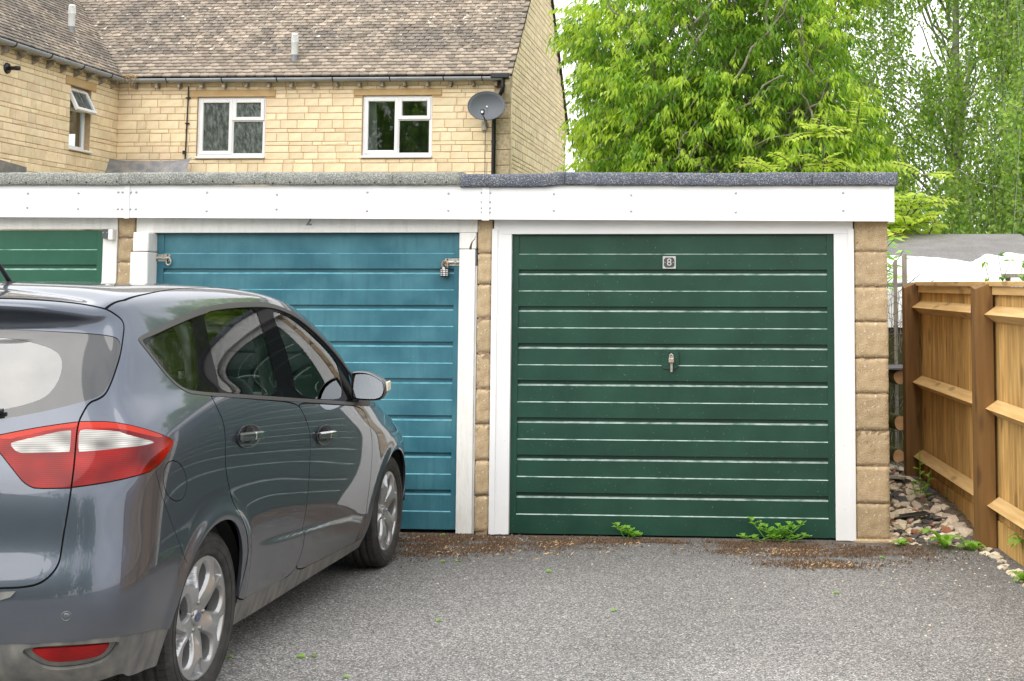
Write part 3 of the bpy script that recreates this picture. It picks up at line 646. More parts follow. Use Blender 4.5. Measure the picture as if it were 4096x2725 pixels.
MB().tube([(-.018, 0, .02), (-.019, 0, .05), (-.011, 0, .063), (0, 0, .067), (.011, 0, .063), (.019, 0, .05), (.018, 0, .02)], .0048, 8).obj('shackle', mat('coppery_shackle', (.45, .27, .18), .4, metal=.8), pk)
for i, x in enumerate((-.019, 0, .019)):
    for z in (.004, -.008, -.020, -.032): MB().box(x-.0075, x+.0075, -.0145, -.0118, z-.0035, z+.0035, .001).obj('number_wheel', M_plate if i != 1 else M_upvc, pk)
MB().lathe([(0, -.0015), (.009, -.001), (.010, 0)], 12, 'y', (-.005, -.012, .014)).obj('badge', M_plate, pk)
# --- left garage: brighter green door
g6 = thing('garage', 'garage with brighter green door and dented top beyond the parked car roof', 'garage', group='lock-up garages in the row')
door(g6, -6.9, -4.690, .02, 2.072, M_green2, .02, M_green2_e)
MB().box(-4.690, -4.585, -.002, .05, 0, 2.077, .004).obj('door_post', M_wpaint, g6)
MB().box(-7.05, -4.585, -.001, .05, 2.0775, 2.20, .003).obj('lintel_board', M_wpaint, g6)
MB().box(-7.02, -6.9, -.002, .05, 0, 2.077, .004).obj('door_post', M_wpaint, g6)
pier(g6, -4.580, -4.462, [2.17, 2.015, 1.842, 1.60, 1.36, 1.12, .88, .64, .40, .16, .01])
fascia(g6, -7.2, -4.47, [(-5.20, .74), (-5.20, .30), (-4.83, .75), (-4.83, .27), (-5.8, .75), (-5.8, .3)])
for a, b, lf in ((-6.3, -5.346, 0), (-5.344, -4.508, .002)): felt_strip(g6, a, b, M_felt_old, 0, lf)
nails(g6, [-5.32, -5.2, -5.05, -4.9, -4.76, -4.62, -4.54])
MB().box(-7.2, -4.47, .30, 5.15, 2.31, 2.40).obj('roof_slab', M_felt_old, g6)
MB().box(-7.2, -4.47, 4.9, 5.1, -.05, 2.30).obj('back_wall', M_block, g6)
MB().box(-4.57, -4.47, .222, 4.9, -.05, 2.30).obj('party_wall', M_block, g6)
MB().box(-4.682, -4.634, -.03, -.002, 2.012, 2.076, .003).obj('steel_bracket', M_dgrey, g6)
for x in (-4.673, -4.645): MB().lathe([(0, -.004), (.004, -.003), (.005, 0)], 8, 'y', (x, -.03, 2.052)).obj('bolt_head', M_zinc, g6)
MB().box(-4.628, -4.594, -.05, -.002, 2.0, 2.075, .004).obj('timber_stop', M_wpaint, g6)
# ------------------------------------------------------------------ new timber fence
def build_fence():
    fx = thing('timber_fence', 'new orange close-board timber fence with brown posts beside the drive', 'fence', (1.187, 2.152, 0), math.atan2(.218, 2.235))
    # local frame: -y runs from the far post towards the camera, -x faces the drive
    Lb = 2.246; zt = 1.715
    for k in range(4):
        y = -Lb*k; b = .058; z0 = -.1
        V = [(-b, y-b, z0), (b, y-b, z0), (b, y+b, z0), (-b, y+b, z0), (-b, y-b, zt-.05), (b, y-b, zt-.005), (b, y+b, zt), (-b, y+b, zt-.03)]
        mb = MB(); mb.add(V, [(0, 3, 2, 1), (4, 5, 6, 7), (0, 1, 5, 4), (1, 2, 6, 5), (2, 3, 7, 6), (3, 0, 4, 7)])
        mb.obj('post', M_post, fx)
    for k in range(3):
        ya, yb = -Lb*k-.059, -Lb*(k+1)+.059
        for zr in (1.505, .89, .27):
            t = .012*(random.random()-.5)
            mb = MB(); P = [(-.002, zr), (.078, zr+.055), (.078, zr-.055)]
            V = [(x, ya, z+t) for x, z in P]+[(x, yb, z) for x, z in P]
            mb.add(V, [(0, 1, 2), (5, 4, 3), (0, 3, 4, 1), (1, 4, 5, 2), (2, 5, 3, 0)]); mb.obj('rail', M_rail, fx)
        # gravel board
        MB().box(.070, .092, yb-.02, ya+.10, -.06+.02*0, .165, .003).obj('gravel_board', M_board, fx)
        # feather-edge boards
        y = ya+.11; i = 0
        while y > yb-.02:
            w = random.uniform(.098, .108); th = random.uniform(-.002, .002)
            V = [(.0785, y, .166), (.099+th, y-w, .166), (.108+th, y-w, .166), (.102, y, .166)]
            V = V+[(a, b, zt-.035) for a, b, c in V]
            MB().add(V, [(0, 1, 2, 3), (7, 6, 5, 4), (0, 4, 5, 1), (1, 5, 6, 2), (2, 6, 7, 3), (3, 7, 4, 0)]).obj('board', M_board, fx)
            y -= w-.016; i += 1
        MB().box(.055, .078, yb, ya, zt-.085, zt-.032, .002).obj('counter_rail', M_rail, fx)
        MB().box(.035, .135, yb-.05, ya+.05, zt-.030, zt+.004, .004).obj('capping', M_rail, fx)
build_fence()

# ------------------------------------------------------------------ neglected corner behind: stakes, netting, logs, shed
def stake(x, y, h, w, lean, lab):
    mb = MB(); mb.add([(-w/2, -.02, 0), (w/2, -.02, 0), (w/2, .02, 0), (-w/2, .02, 0), (-w/2+lean, -.02, h), (w/2+lean, -.02, h+.02), (w/2+lean, .02, h), (-w/2+lean, .02, h-.01)],
           [(0, 3, 2, 1), (4, 5, 6, 7), (0, 1, 5, 4), (1, 2, 6, 5), (2, 3, 7, 6), (3, 0, 4, 7)])
    o = mb.obj('fence_stake', M_oldwood, None, (x, y, .0)); tag(o, lab, 'stake', 'old grey stakes behind the new fence')
stake(1.125, 2.75, 1.90, .032, .0, 'short slim silvered stake beside the block pier')
stake(1.205, 2.70, 1.95, .040, -.004, 'taller silvered stake beside the new fence post')
def netting():
    mb = MB(); V = []; E_ = []
    y = 2.66
    for i in range(9):
        pts = [(1.00+.045*i+.012*math.sin(t*7+i), y+.01*math.sin(t*9), .1+t) for t in np.linspace(0, 1.55, 26)]; mb.tube(pts, .0018, 4, False)
    for j in range(22):
        z = .12+.07*j; pts = [(.98+t, y+.012*math.sin(t*30+j), z+.02*math.sin(t*40+j*2)) for t in np.linspace(0, .48, 16)]; mb.tube(pts, .0018, 4, False)
    o = mb.obj('wire_netting', M_wire, fix=False); tag(o, 'rusty wire netting stretched between the old stakes', 'netting')
netting()
for i, (x, z, r) in enumerate(((1.115, .905, .060), (1.12, .52, .064), (1.10, .24, .058))):
    lg = thing('log', ['sawn log poking out under the slate between pier and fence', 'middle sawn log end beside the block pier', 'lowest sawn log end just above the rubble'][i], 'log', (x, 2.35, z), R(14))
    pr = [(r*(1+.07*math.sin(3*a+i)), a) for a in np.linspace(0, 2*math.pi, 15)[:-1]]
    V = [(rr*math.cos(a), 0, rr*math.sin(a)) for rr, a in pr]+[(rr*math.cos(a), 1.2, rr*math.sin(a)) for rr, a in pr]; n = len(pr)
    MB().add(V, [(j, n+j, n+(j+1) % n, (j+1) % n) for j in range(n)], True).obj('bark', M_bark, lg)
    MB().add([(v[0]*.95, -.002, v[2]*.95) for v in V[:n]], [tuple(range(n))]).obj('cut_end', M_logend, lg)
o = MB().box(.98, 1.20, 2.28, 2.75, .972, .990, .003).obj('slate_sheet', M_lead, None, (0, 0, 0), (0, 0, 0)); tag(o, 'dark slate sheet lying over the sawn logs', 'sheet')
o = MB().box(.82, 1.45, 3.0, 3.06, 0, 1.25).obj('dark_gap_board', M_bark); tag(o, 'plain dark board added behind the wire netting', 'board')  # board added to keep the gap behind the netting dark
sh = thing('garden_shed', 'low garden shed with grey felt roof half covered by white sheeting', 'shed', (0, 0, 0))
def shed():
    x0, x1 = -.6, 2.88; yr, zr = 6.05, 2.275; ye, ze = 3.45, 1.70
    def zp(y): return ze+(zr-ze)*(y-ye)/(yr-ye)
    mb = MB(); n = 30
    MB().add([(x0, ye, ze), (x1+.22, ye, ze), (x1, yr, zr), (x0, yr, zr), (x0, ye, ze-.05), (x1+.22, ye, ze-.05), (x1, yr, zr-.06), (x0, yr, zr-.06)], [(0, 1, 2, 3), (5, 4, 7, 6), (4, 5, 1, 0), (1, 5, 6, 2), (3, 2, 6, 7), (4, 0, 3, 7)]).obj('roof', M_felt_roof, sh)
    MB().add([(x0, yr, zr-.01), (x1, yr, zr-.01), (x1+.3, yr+2.2, zr-.75), (x0, yr+2.2, zr-.75)], [(0, 1, 2, 3)]).obj('rear_roof', M_felt_roof, sh)
    MB().add([(x1-.02, yr, zr-.06), (x1+.20, ye, ze-.05), (x1+.20, ye, 0), (x1-.02, yr, 0)], [(0, 1, 2, 3)]).obj('side_wall', M_greenpaint, sh)
    MB().box(x0+.05, x1, ye+.03, ye+.08, 0, ze-.04).obj('front_wall', M_greenpaint, sh)
    # white sheeting draped over the lower slope: ragged upper edge
    top = [(-.6, 4.60), (.9, 4.62), (1.05, 4.72), (1.2, 4.66), (1.28, 4.74), (1.5, 4.70), (1.75, 4.62), (1.95, 4.50), (2.07, 4.38), (2.12, 4.52), (2.2, 4.66), (2.30, 4.86), (2.38, 4.70), (2.50, 4.92), (2.65, 4.80), (2.85, 4.78), (3.0, 4.7)]
    V = []; k = 14; xs = np.linspace(-.6, 3.0, 91)
    for x in xs:
        yt = np.interp(x, [p[0] for p in top], [p[1] for p in top])+.012*math.sin(x*40)
        for j in range(k):
            t = j/(k-1); y = yt+(ye-.12-yt)*t; z = zp(max(y, ye))+.014+.008*math.sin(x*9+t*5)*math.sin(t*3.1)
            if y < ye: z -= (ye-y)*3.5
            V.append((x, y, z))
    n2 = len(xs); F = [(i*k+j, i*k+j+1, (i+1)*k+j+1, (i+1)*k+j) for i in range(n2-1) for j in range(k-1)]
    MB().add(V, F, True).obj('white_sheeting', M_sheet, sh, fix=False)
shed()
pf = thing('picket_rail', 'weathered grey picket rail showing above the fence capping', 'fence', (2.05, 2.4, 0))
MB().box(-.05, .6, -.02, .02, 1.755, 1.79, .003).obj('rail', M_oldwood, pf)
for x in (-.02, .13, .30, .43): MB().box(x, x+.045, .02, .04, .8, 1.775 if x != .30 else 1.96, .003).obj('picket', M_oldwood, pf)
fp = thing('finial_post', 'reddish brown post with round ball finial behind the fence', 'post', (2.34, 2.9, 0))
M_finial = mat('brown_painted_wood', (.17, .085, .06), .5, col2=(.24, .14, .10), nscale=20)
MB().box(-.05, .05, -.05, .05, .5, 1.86, .006).obj('shaft', M_finial, fp)
MB().lathe([(.0, 2.03), (.03, 2.022), (.05, 1.995), (.054, 1.965), (.045, 1.93), (.03, 1.915), (.05, 1.90), (.056, 1.88), (.05, 1.86)], 20).obj('ball', M_finial, fp)
# ------------------------------------------------------------------ stone house behind the garages
HS = thing('stone_house', 'honey stone house with brown tiled roof behind the garages', 'house', (-4.436, 12.546, 0), R(1.143))
WX = -6.928           # plane of the left wing's side wall
def stone_mesh(w, h, mt, d=.05, c=.007, seed=0):
    r = random.Random(seed); j = lambda a=.0025: r.uniform(-a, a)
    x, z = w/2-.0045, h/2-.0045
    fr = [(-x+c+j(), -d+j(.004), -z+c+j()), (x-c+j(), -d+j(.004), -z+c+j()), (x-c+j(), -d+j(.004), z-c+j()), (-x+c+j(), -d+j(.004), z-c+j())]
    md = [(-x, -d+c*1.1, -z), (x, -d+c*1.1, -z), (x, -d+c*1.1, z), (-x, -d+c*1.1, z)]; bk = [(a, 0, b) for a, _, b in md]
    F = [(0, 1, 2, 3)]+[(4+i, 4+(i+1) % 4, (i+1) % 4, i) for i in range(4)]+[(8+i, 8+(i+1) % 4, 4+(i+1) % 4, 4+i) for i in range(4)]
    return fr+md+bk, F
ZC = [5.30, 5.19, 5.12, 5.054, 4.985, 4.903, 4.762, 4.643, 4.524, 4.373, 4.302, 4.146, 4.077, 3.956, 3.837, 3.768, 3.606, 3.53, 3.40, 3.26, 3.19, 3.05]
def courses(u0, u1, zc, holes, seed):
    """random-coursed blocks of a wall: list of (u centre, z centre, w, h)"""
    r = random.Random(seed); out = []
    for a, b in zip(zc[:-1], zc[1:]):
        h = a-b; u = u0; spans = [(u0, u1)]
        for (h0, h1, g0, g1) in holes:
            if b < g1-.01 and a > g0+.01:
                ns = []
                for s0, s1 in spans:
                    if h1 <= s0 or h0 >= s1: ns.append((s0, s1)); continue
                    if h0 > s0: ns.append((s0, h0))
                    if h1 < s1: ns.append((h1, s1))
                spans = ns
        for s0, s1 in spans:
            u = s0
            while u < s1-.01:
                w = r.choice([.17, .2, .24, .28, .34, .40, .46] if h < .13 else [.16, .2, .25, .3, .36, .44])*r.uniform(.9, 1.1)
                if s1-u-w < .10: w = s1-u
                w = min(w, s1-u); out.append((u+w/2, (a+b)/2, w, h)); u += w
    return out
_sc = {}
def put_stone(parent, kind, u, z, w, h, mt):
    key = (round(w/.02), round(h, 3), mt.name)
    if key not in _sc:
        v, f = stone_mesh(round(w/.02)*.02, h, mt, seed=len(_sc)); _sc[key] = MB().add(v, f).mesh('stone', mt, False)
    s = w/(max(round(w/.02), 1)*.02)
    if kind == 'front': return me_obj('stone', _sc[key], parent, (u, .042, z), None, (s, 1, 1))
    return me_obj('stone', _sc[key], parent, (WX-.042, u, z), (0, 0, math.pi/2), (s, 1, 1))
W1 = (-5.504, -4.286, 3.855, 4.935); W2 = (-2.579, -1.352, 3.855, 4.945)
fw = bpy.data.objects.new('front_wall', None); link(fw, HS)
MB().box(WX, -.02, .0, .25, 0, 5.4).obj('wall_core', M_mortar_h, fw)
# openings are cut by building the core in pieces
bpy.data.objects.remove(fw.children[0])
def core(parent, axis, u0, u1, holes, z0, z1, off):
    us = sorted({u0, u1, *[h[0] for h in holes], *[h[1] for h in holes]}); mb = MB()
    for a, b in zip(us[:-1], us[1:]):
        segs = [(z0, z1)]
        for h in holes:
            if h[0] <= a+1e-6 and h[1] >= b-1e-6: segs = [(z0, h[2]), (h[3], z1)]
        for s0, s1 in segs:
            if axis == 'front': mb.box(a, b, off, off+.25, s0, s1)
            else: mb.box(WX-off-.25, WX-off, a, b, s0, s1)
    return mb.obj('wall_core', M_mortar_h, parent)
core(fw, 'front', WX, -.02, [W1, W2], 0, 5.35, .0)
lint = [(-5.66, -4.12, 4.935, 5.06), (-2.73, -1.19, 4.945, 5.06)]
for (a, b, c_, d_), w in zip(lint, (W1, W2)): MB().box(a+.004, b-.004, -.012, .05, w[3]+.003, d_-.004, .005).obj('lintel', M_lintel, fw)
holes = [(W1[0], W1[1], W1[2]-.01, W1[3]), (W2[0], W2[1], W2[2]-.01, W2[3])]+[(a, b, c_-.002, d_) for a, b, c_, d_ in lint]
nst = 0
for u, z, w, h in courses(WX+.0, -.27, ZC[:19], holes, 5): put_stone(fw, 'front', u, z, w, h, M_stone); nst += 1
low = courses(WX, -.27, [3.40, 3.26, 3.19, 3.05, 2.94, 2.83, 2.69, 2.58, 2.43, 2.32, 2.2, 2.06, 1.95], [], 6)
# quoin pillar at the right corner
for i, (a, b) in enumerate(zip([5.06, 4.80, 4.53, 4.26, 3.99, 3.72, 3.45], [4.80, 4.53, 4.26, 3.99, 3.72, 3.45, 3.2])):
    MB().box(-.262, .012, -.016, .05, b+.004, a-.004, .008).obj('quoin', M_quoin, fw)
ww = bpy.data.objects.new('wing_wall', None); link(ww, HS)
W3 = (-1.545, -.905, 3.855, 4.915)
core(ww, 'wing', -9., .0, [W3], 0, 5.35, .0)
MB().box(WX-.05, WX+.012, -1.70, -.76, 4.918, 5.05, .005).obj('lintel', M_lintel, ww)
rest = []
for u, z, w, h in courses(-5.2, -.0, ZC[:19], [(W3[0], W3[1], W3[2]-.01, W3[3]), (-1.70, -.76, 4.91, 5.055)], 9):
    if u > -3.9 and nst < 330: put_stone(ww, 'wing', u, z, w, h, M_stone); nst += 1
    else: rest.append((u, z, w, h))
def joined(name, parent, items, mt, xf):
    mb = MB()
    for k, (u, z, w, h) in enumerate(items):
        v, f = stone_mesh(w, h, mt, seed=k); mb.add([xf(u, z, p) for p in v], f)
    o = mb.obj(name, mt, parent, fix=False); tag(o, kind='stuff'); return o
joined('stone_remainder', fw, low, M_stone_i, lambda u, z, p: (u+p[0], .042+p[1], z+p[2]))
rest += courses(-5.2, 0., [3.40, 3.26, 3.19, 3.05, 2.94, 2.83, 2.69, 2.58, 2.43, 2.32, 2.2, 2.06, 1.95], [], 8)
if rest: joined('stone_remainder', ww, rest, M_stone_i, lambda u, z, p: (WX-.042-p[1], u+p[0], z+p[2]))
# gable end
gw = bpy.data.objects.new('gable_wall', None); link(gw, HS)
RS, RR, YRI, ZRI = .956, .97, 3.378, 8.62
MB().prism([(0, 0), (6.66, 0), (6.66, 5.42), (YRI, ZRI-.08), (0, 5.33)], 'x', -.25, -.002).obj('wall_core', M_mortar_h, gw)
zc2 = [3.0]; r_c = random.Random(4)
while zc2[-1] < 8.6: zc2.append(zc2[-1]+r_c.choice([.073, .11, .11, .147, .147]))
zc2 = zc2[::-1]; gi = []
for u, z, w, h in courses(.16, 6.5, zc2, [], 21):
    lim = min(5.33+RS*u, 5.42+RR*(6.66-u)) if z > 5.2 else 99
    if z+h/2 < lim-.06: gi.append((u, z, w, h))
o = joined('gable_stones', gw, gi, M_stone_i, lambda u, z, p: (-.042-p[1], u+p[0], z+p[2]))
for i, z in enumerate(np.arange(3.2, 5.0, .27)):
    MB().box(-.02, .0115, .014, .16, z, z+.262, .006).obj('quoin', M_stone, gw); MB().box(-.02, .0115, 6.5, 6.66, z, z+.262, .006).obj('quoin', M_stone, gw)
MB().prism([(-.155, 5.30), (.03, 5.30), (.03, 4.80), (-.03, 4.80), (-.11, 4.95), (-.155, 5.10)], 'x', -.10, .014).obj('kneeler', M_quoin, gw)
MB().prism([(6.64, 5.30), (6.80, 5.30), (6.80, 5.10), (6.75, 4.95), (6.67, 4.80), (6.64, 4.80)], 'x', -.10, .014).obj('kneeler', M_quoin, gw)
# ---- roof
rf = bpy.data.objects.new('roof', None); link(rf, HS)
ZE, YE = 5.28, -.12
def zmain(y): return ZE+RS*(y-YE)
XE = WX+.118
def zwing(x): return ZE+RS*(XE-x)
top_y = YRI
MB().add([(-14, YE, ZE-.03), (.05, YE, ZE-.03), (.05, YRI, zmain(YRI)-.03), (-14, YRI, zmain(YRI)-.03)], [(0, 1, 2, 3)]).obj('underlay', M_underroof, rf, fix=False)
MB().add([(XE, -9, ZE-.03), (XE, .8, ZE-.03), (XE-3.6, 4.4, zwing(XE-3.6)-.03), (XE-3.6, -9, zwing(XE-3.6)-.03)], [(0, 1, 2, 3)]).obj('underlay', M_underroof, rf, fix=False)
MB().add([(.05, YRI, ZRI+.05), (.05, 6.98, 5.16), (-14, 6.98, 5.16), (-14, YRI, ZRI+.05)], [(0, 1, 2, 3)]).obj('rear_slope', M_tile, rf, fix=False)
MB().add([(XE-3.6, -9, zwing(XE-3.6)), (XE-3.6, 6, zwing(XE-3.6)), (XE-7.2, 6, ZE), (XE-7.2, -9, ZE)], [(0, 1, 2, 3)]).obj('rear_slope', M_tile, rf, fix=False)
ang = math.atan(RS)
def tile_v(w, L_, t, r):
    j = lambda a: r.uniform(-a, a); hw = w/2-.003
    o = [(-hw, L_), (hw, L_), (hw, .016+j(.006)), (hw-.03+j(.01), j(.005)), (-hw+.03+j(.01), j(.005)), (-hw, .016+j(.006))]
    bow = [0, 0, 0, .004, .004, 0]
    V = [(x, y, t+b+j(.0015)) for (x, y), b in zip(o, bow)]+[(x, y, 0) for x, y in o]
    F = [(0, 5, 4, 3, 2, 1)[::-1]]+[(i, i+6, (i+1) % 6+6, (i+1) % 6) for i in (1, 2, 3, 4, 5)]
    return V, [tuple(reversed(f)) if k else f for k, f in enumerate(F)]
G = .1015; tw = .166; rt = random.Random(3)
def tpos(slope, s, u):
    ct, st_ = math.cos(ang), math.sin(ang)
    return (u, YE+s*ct, ZE+s*st_) if slope == 'main' else (XE-s*ct, u, ZE+s*st_)
def txf(slope, s, u, p):
    lift = .035*p[1]          # each tile rides up over the course below
    ct, st_ = math.cos(ang), math.sin(ang)
    a = s+p[1]; b = p[2]-p[1]*.105+.012
    q = (a*ct-b*st_, a*st_+b*ct)
    return (u+p[0], YE+q[0], ZE+q[1]) if slope == 'main' else (XE-q[0], u+p[0], ZE+q[1])
tiles = []
for row in range(0, 48):
    s = -.03+row*G; x = .05-tw/2-(tw/2 if row % 2 else 0)
    while x > (-9.2 if row < 30 else -10.6):
        ym = YE+s*math.cos(ang)
        if x > XE-(ym-YE)-.10: tiles.append(('main', s, x, row))
        x -= tw
for row in range(0, 49):
    s = -.03+row*G; y = 1.9-(tw/2 if row % 2 else 0)
    while y > -5.6:
        xm = XE-s*math.cos(ang)
        if y < YE+(XE-xm)+.06: tiles.append(('wing', s, y, row))
        y -= tw
tm = [MB().add(*tile_v(tw, .2, .021, rt)).mesh('tile', M_tile_o, False) for _ in range(8)]
jb = MB(); nobj = 0
for sl, s, u, row in tiles:
    if row <= 6 and nobj < 300 and (sl == 'main'):
        o = me_obj('tile', tm[rt.randrange(8)], rf); p0 = Vector(txf(sl, s+rt.uniform(-.007, .007), u, (0, 0, 0)))
        o.location = p0; o.rotation_euler = (ang-.105, rt.uniform(-.012, .012), rt.uniform(-.02, .02)); nobj += 1
    else:
        v, f = tile_v(tw*rt.uniform(.94, 1.0), .2, .021, rt); du, ds = rt.uniform(-.006, .006), rt.uniform(-.008, .008)
        f2 = f if sl == 'main' else [tuple(reversed(q)) for q in f]
        jb.add([txf(sl, s+ds, u+du, p) for p in v], f2)
o = jb.obj('tile_field', M_tile, rf); tag(o, kind='stuff')
for k in range(24):
    V = [(.05-k*.45-dx, YRI+.11*math.cos(a), ZRI+.05+.07*math.sin(a)) for dx in (0., .44) for a in np.linspace(-.25, math.pi+.25, 8)]
    MB().add(V, [(i, i+1, 9+i, 8+i) for i in range(7)], True).obj('ridge_tile', M_tile_o, rf, fix=False)
MB().prism([(YRI, ZRI+.04), (6.95, 5.20), (6.95, 5.12), (YRI, ZRI-.05)], 'x', .035, .052).obj('verge', mat('dark_verge', (.05, .042, .035), .9, bump=.5), rf)
MB().box(-.05, .055, 6.88, 7.02, 5.08, 5.15, .01).obj('gutter_end', M_pipe, rf)
# rafter feet
for k in range(18):
    x = -6.62+k*.398
    if x < -.15: MB().box(x, x+.048, -.125, 0, 5.085, 5.175, .004).obj('rafter_foot', M_rafter, HS)
for k in range(12):
    y = -.25-k*.398
    MB().prism([(WX-.01, 5.05), (WX-.01, 5.19), (WX+.13, 5.19), (WX+.13, 5.12)], 'y', y-.048, y).obj('rafter_foot', M_rafter, HS)
# gutters
def half_pipe(p0, p1, r, name, mt):
    d = (Vector(p1)-Vector(p0)); n = 10; side = Vector((0, 0, 1)).cross(d).normalized(); V = []
    for p in (Vector(p0), Vector(p1)):
        for rr in (r, r-.006):
            for i in range(n+1):
                a = math.pi*i/n; V.append(p+side*math.cos(a)*rr-Vector((0, 0, 1))*math.sin(a)*rr)
    m1 = n+1; F = []
    for i in range(n): F += [(i, i+1, 2*m1+i+1, 2*m1+i), (m1+i+1, m1+i, 3*m1+i, 3*m1+i+1)]
    F += [(0, 2*m1, 3*m1, m1), (n, m1+n, 3*m1+n, 2*m1+n)]
    return MB().add(V, F, True).obj(name, mt, HS)
half_pipe((-6.70, -.165, 5.235), (-.10, -.165, 5.228), .058, 'gutter', M_gutter); half_pipe((WX+.165, -.15, 5.235), (WX+.165, -6, 5.235), .058, 'gutter', M_gutter)
def clip(x, y, ax):
    pts = [(math.cos(a)*.062, -math.sin(a)*.062) for a in np.linspace(-.1, math.pi+.1, 9)]
    MB().tube([((x, y+p, 5.233+q) if ax == 'x' else (x+p, y, 5.233+q)) for p, q in pts], .009, 6).obj('gutter_clip', M_pipe, HS)
for x in (-5.98, -5.0, -4.03, -3.05, -2.05, -1.12, -.45): clip(x, -.165, 'x')
for y in (-.65, -1.55, -2.5, -3.45, -4.4): clip(WX+.165, y, 'y')
MB().box(-.30, .02, -.235, -.10, 5.20, 5.29, .012).obj('gutter_outlet', M_pipe, HS)
MB().tube([(-.10, -.165, 5.21), (-.10, -.165, 5.06), (-.105, -.16, 5.0), (-.15, -.12, 4.93), (-.235, -.08, 4.88), (-.262, -.075, 4.82), (-.262, -.075, 2.6)], .037, 12).obj('downpipe', M_pipe, HS)
for z in (5.08, 4.86, 4.12): MB().tube([(-.10 if z > 5 else -.262, -.165 if z > 5 else -.075, z-.025), (-.10 if z > 5 else -.262, -.165 if z > 5 else -.075, z+.025)], .043, 12).obj('pipe_collar', M_pipe, HS)
MB().tube([(-5.66, -.03, 5.12), (-5.66, -.035, 4.9), (-5.672, -.035, 4.3), (-5.70, -.035, 2.6)], .0125, 8).obj('thin_waste_pipe', M_pipe, HS)
MB().tube([(-5.695, -.05, 3.93), (-5.695, -.05, 3.99)], .03, 10).obj('pipe_collar', M_pipe, HS)
for z in (4.92, 4.47): MB().box(-5.70, -5.63, -.05, .0, z-.01, z+.012, .003).obj('pipe_clip', M_pipe, HS)
# straw poking out of the gutter at the inner corner
mb = MB()
for k in range(26):
    x = -6.60+rng.normal(0, .09); mb.tube([(x, -.17, 5.29), (x+rng.normal(0, .05), -.24, 5.28+rng.normal(0, .03)), (x+rng.normal(0, .07), -.26, 5.22+rng.normal(0, .05))], .004, 3, False)
o = mb.obj('nest_straw', M_straw, None, HS.location, HS.rotation_euler, fix=False); tag(o, 'wisps of dry nesting straw caught in the gutter corner', 'straw', kind='stuff')
# ---- windows
def pane_frame(parent, x0, x1, z0, z1, t, y0, y1, nm, mt=None):
    r = bpy.data.objects.new(nm, None); link(r, parent); mt = mt or M_upvc
    for a, b, c_, d_ in ((x0, x0+t, z0, z1), (x1-t, x1, z0, z1), (x0+t, x1-t, z0, z0+t), (x0+t, x1-t, z1-t, z1)):
        MB().box(a, b, y0, y1, c_, d_, .006).obj('rail', mt, r)
    return r
def window(w, gm, room=True):
    x0, x1, z0, z1 = w; r = bpy.data.objects.new('window', None); link(r, HS)
    zs = z0+.04; mid = x0+(x1-x0)*.50; zm = zs+(z1-zs)*.615
    mb = MB()
    for a, b, c_, d_ in ((x0, x0+.062, zs, z1), (x1-.062, x1, zs, z1), (x0+.055, x1-.055, zs, zs+.055), (x0+.055, x1-.055, z1-.055, z1), (mid-.03, mid+.03, zs+.055, z1-.055), (mid+.03, x1-.055, zm-.03, zm+.03)): mb.box(a, b, .035, .10, c_, d_, .005)
    mb.obj('frame', M_upvc, r)
    def sash(a, b, c_, d_):
        t = .064; m2 = MB()
        for p in ((a, a+t, c_, d_), (b-t, b, c_, d_), (a+t, b-t, c_, c_+t), (a+t, b-t, d_-t, d_)): m2.box(p[0], p[1], .015, .075, p[2], p[3], .008)
        m2.obj('sash', M_upvc, r)
    sash(x0+.035, mid+.012, zs+.035, z1-.035); sash(mid+.012, x1-.035, zm-.012, z1-.035)
    for a, b, c_, d_ in ((x0+.08, mid-.03, zs+.08, z1-.08), (mid+.055, x1-.08, zm+.03, z1-.08), (mid+.025, x1-.05, zs+.05, zm-.025)):
        MB().add([(a, .055, c_), (b, .055, c_), (b, .055, d_), (a, .055, d_)], [(0, 1, 2, 3)]).obj('pane', gm, r, fix=False)
    MB().box(x0-.012, x1+.006, -.045, .11, z0, z0+.038, .006).obj('sill', M_upvc, r)
    MB().box(x0-.05, x1+.05, .9, 1.0, z0-.1, z1+.1).obj('room_back', M_room, r)
    if room:
        for a, b in ((x0+.06, x0+.24), (x1-.11, x1-.06)):
            n = 14; V = []
            for i in range(n+1):
                x = a+(b-a)*i/n; V += [(x, .16+.012*math.sin(i*2.1), zs), (x-(.05*(i/n) if a == x0+.06 else 0), .16+.012*math.sin(i*2.1), z1)]
            MB().add(V, [(2*i, 2*i+2, 2*i+3, 2*i+1) for i in range(n)], True).obj('curtain', M_curtain, r, fix=False)
    return r
window(W1, M_obscure, False); window(W2, M_wglass, True)
# wing window with its top vent propped open
wr = bpy.data.objects.new('window', None); link(wr, HS); y0, y1, z0, z1 = W3
def wbox(a, b, d0, d1, c_, d_, mt, nm, bev=.005): return MB().box(WX-d1, WX-d0, a, b, c_, d_, bev).obj(nm, mt, wr)
zs = z0+.04; zm = 4.56
for a, b, c_, d_ in ((y0, y0+.05, zs, z1), (y1-.05, y1, zs, z1), (y0+.05, y1-.05, zs, zs+.055), (y0+.05, y1-.05, z1-.05, z1), (y0+.05, y1-.05, zm-.03, zm+.03)): wbox(a, b, .09, .15, c_, d_, M_upvc, 'frame')
MB().add([(WX-.12, y0+.05, zs+.05), (WX-.12, y1-.05, zs+.05), (WX-.12, y1-.05, zm), (WX-.12, y0+.05, zm)], [(0, 1, 2, 3)]).obj('pane', M_wglass, wr, fix=False)
wbox(y0-.01, y1+.03, -.05, .15, z0, z0+.038, M_upvc, 'sill'); MB().box(WX-1., WX-.9, y0, y1, z0, z1).obj('room_back', M_room, wr)
vent = bpy.data.objects.new('open_vent', None); link(vent, wr); vent.location = (WX-.085, (y0+y1)/2, z1-.03); vent.rotation_euler = (0, R(-27), 0)
hw = (y1-y0)/2-.02; vh = .42
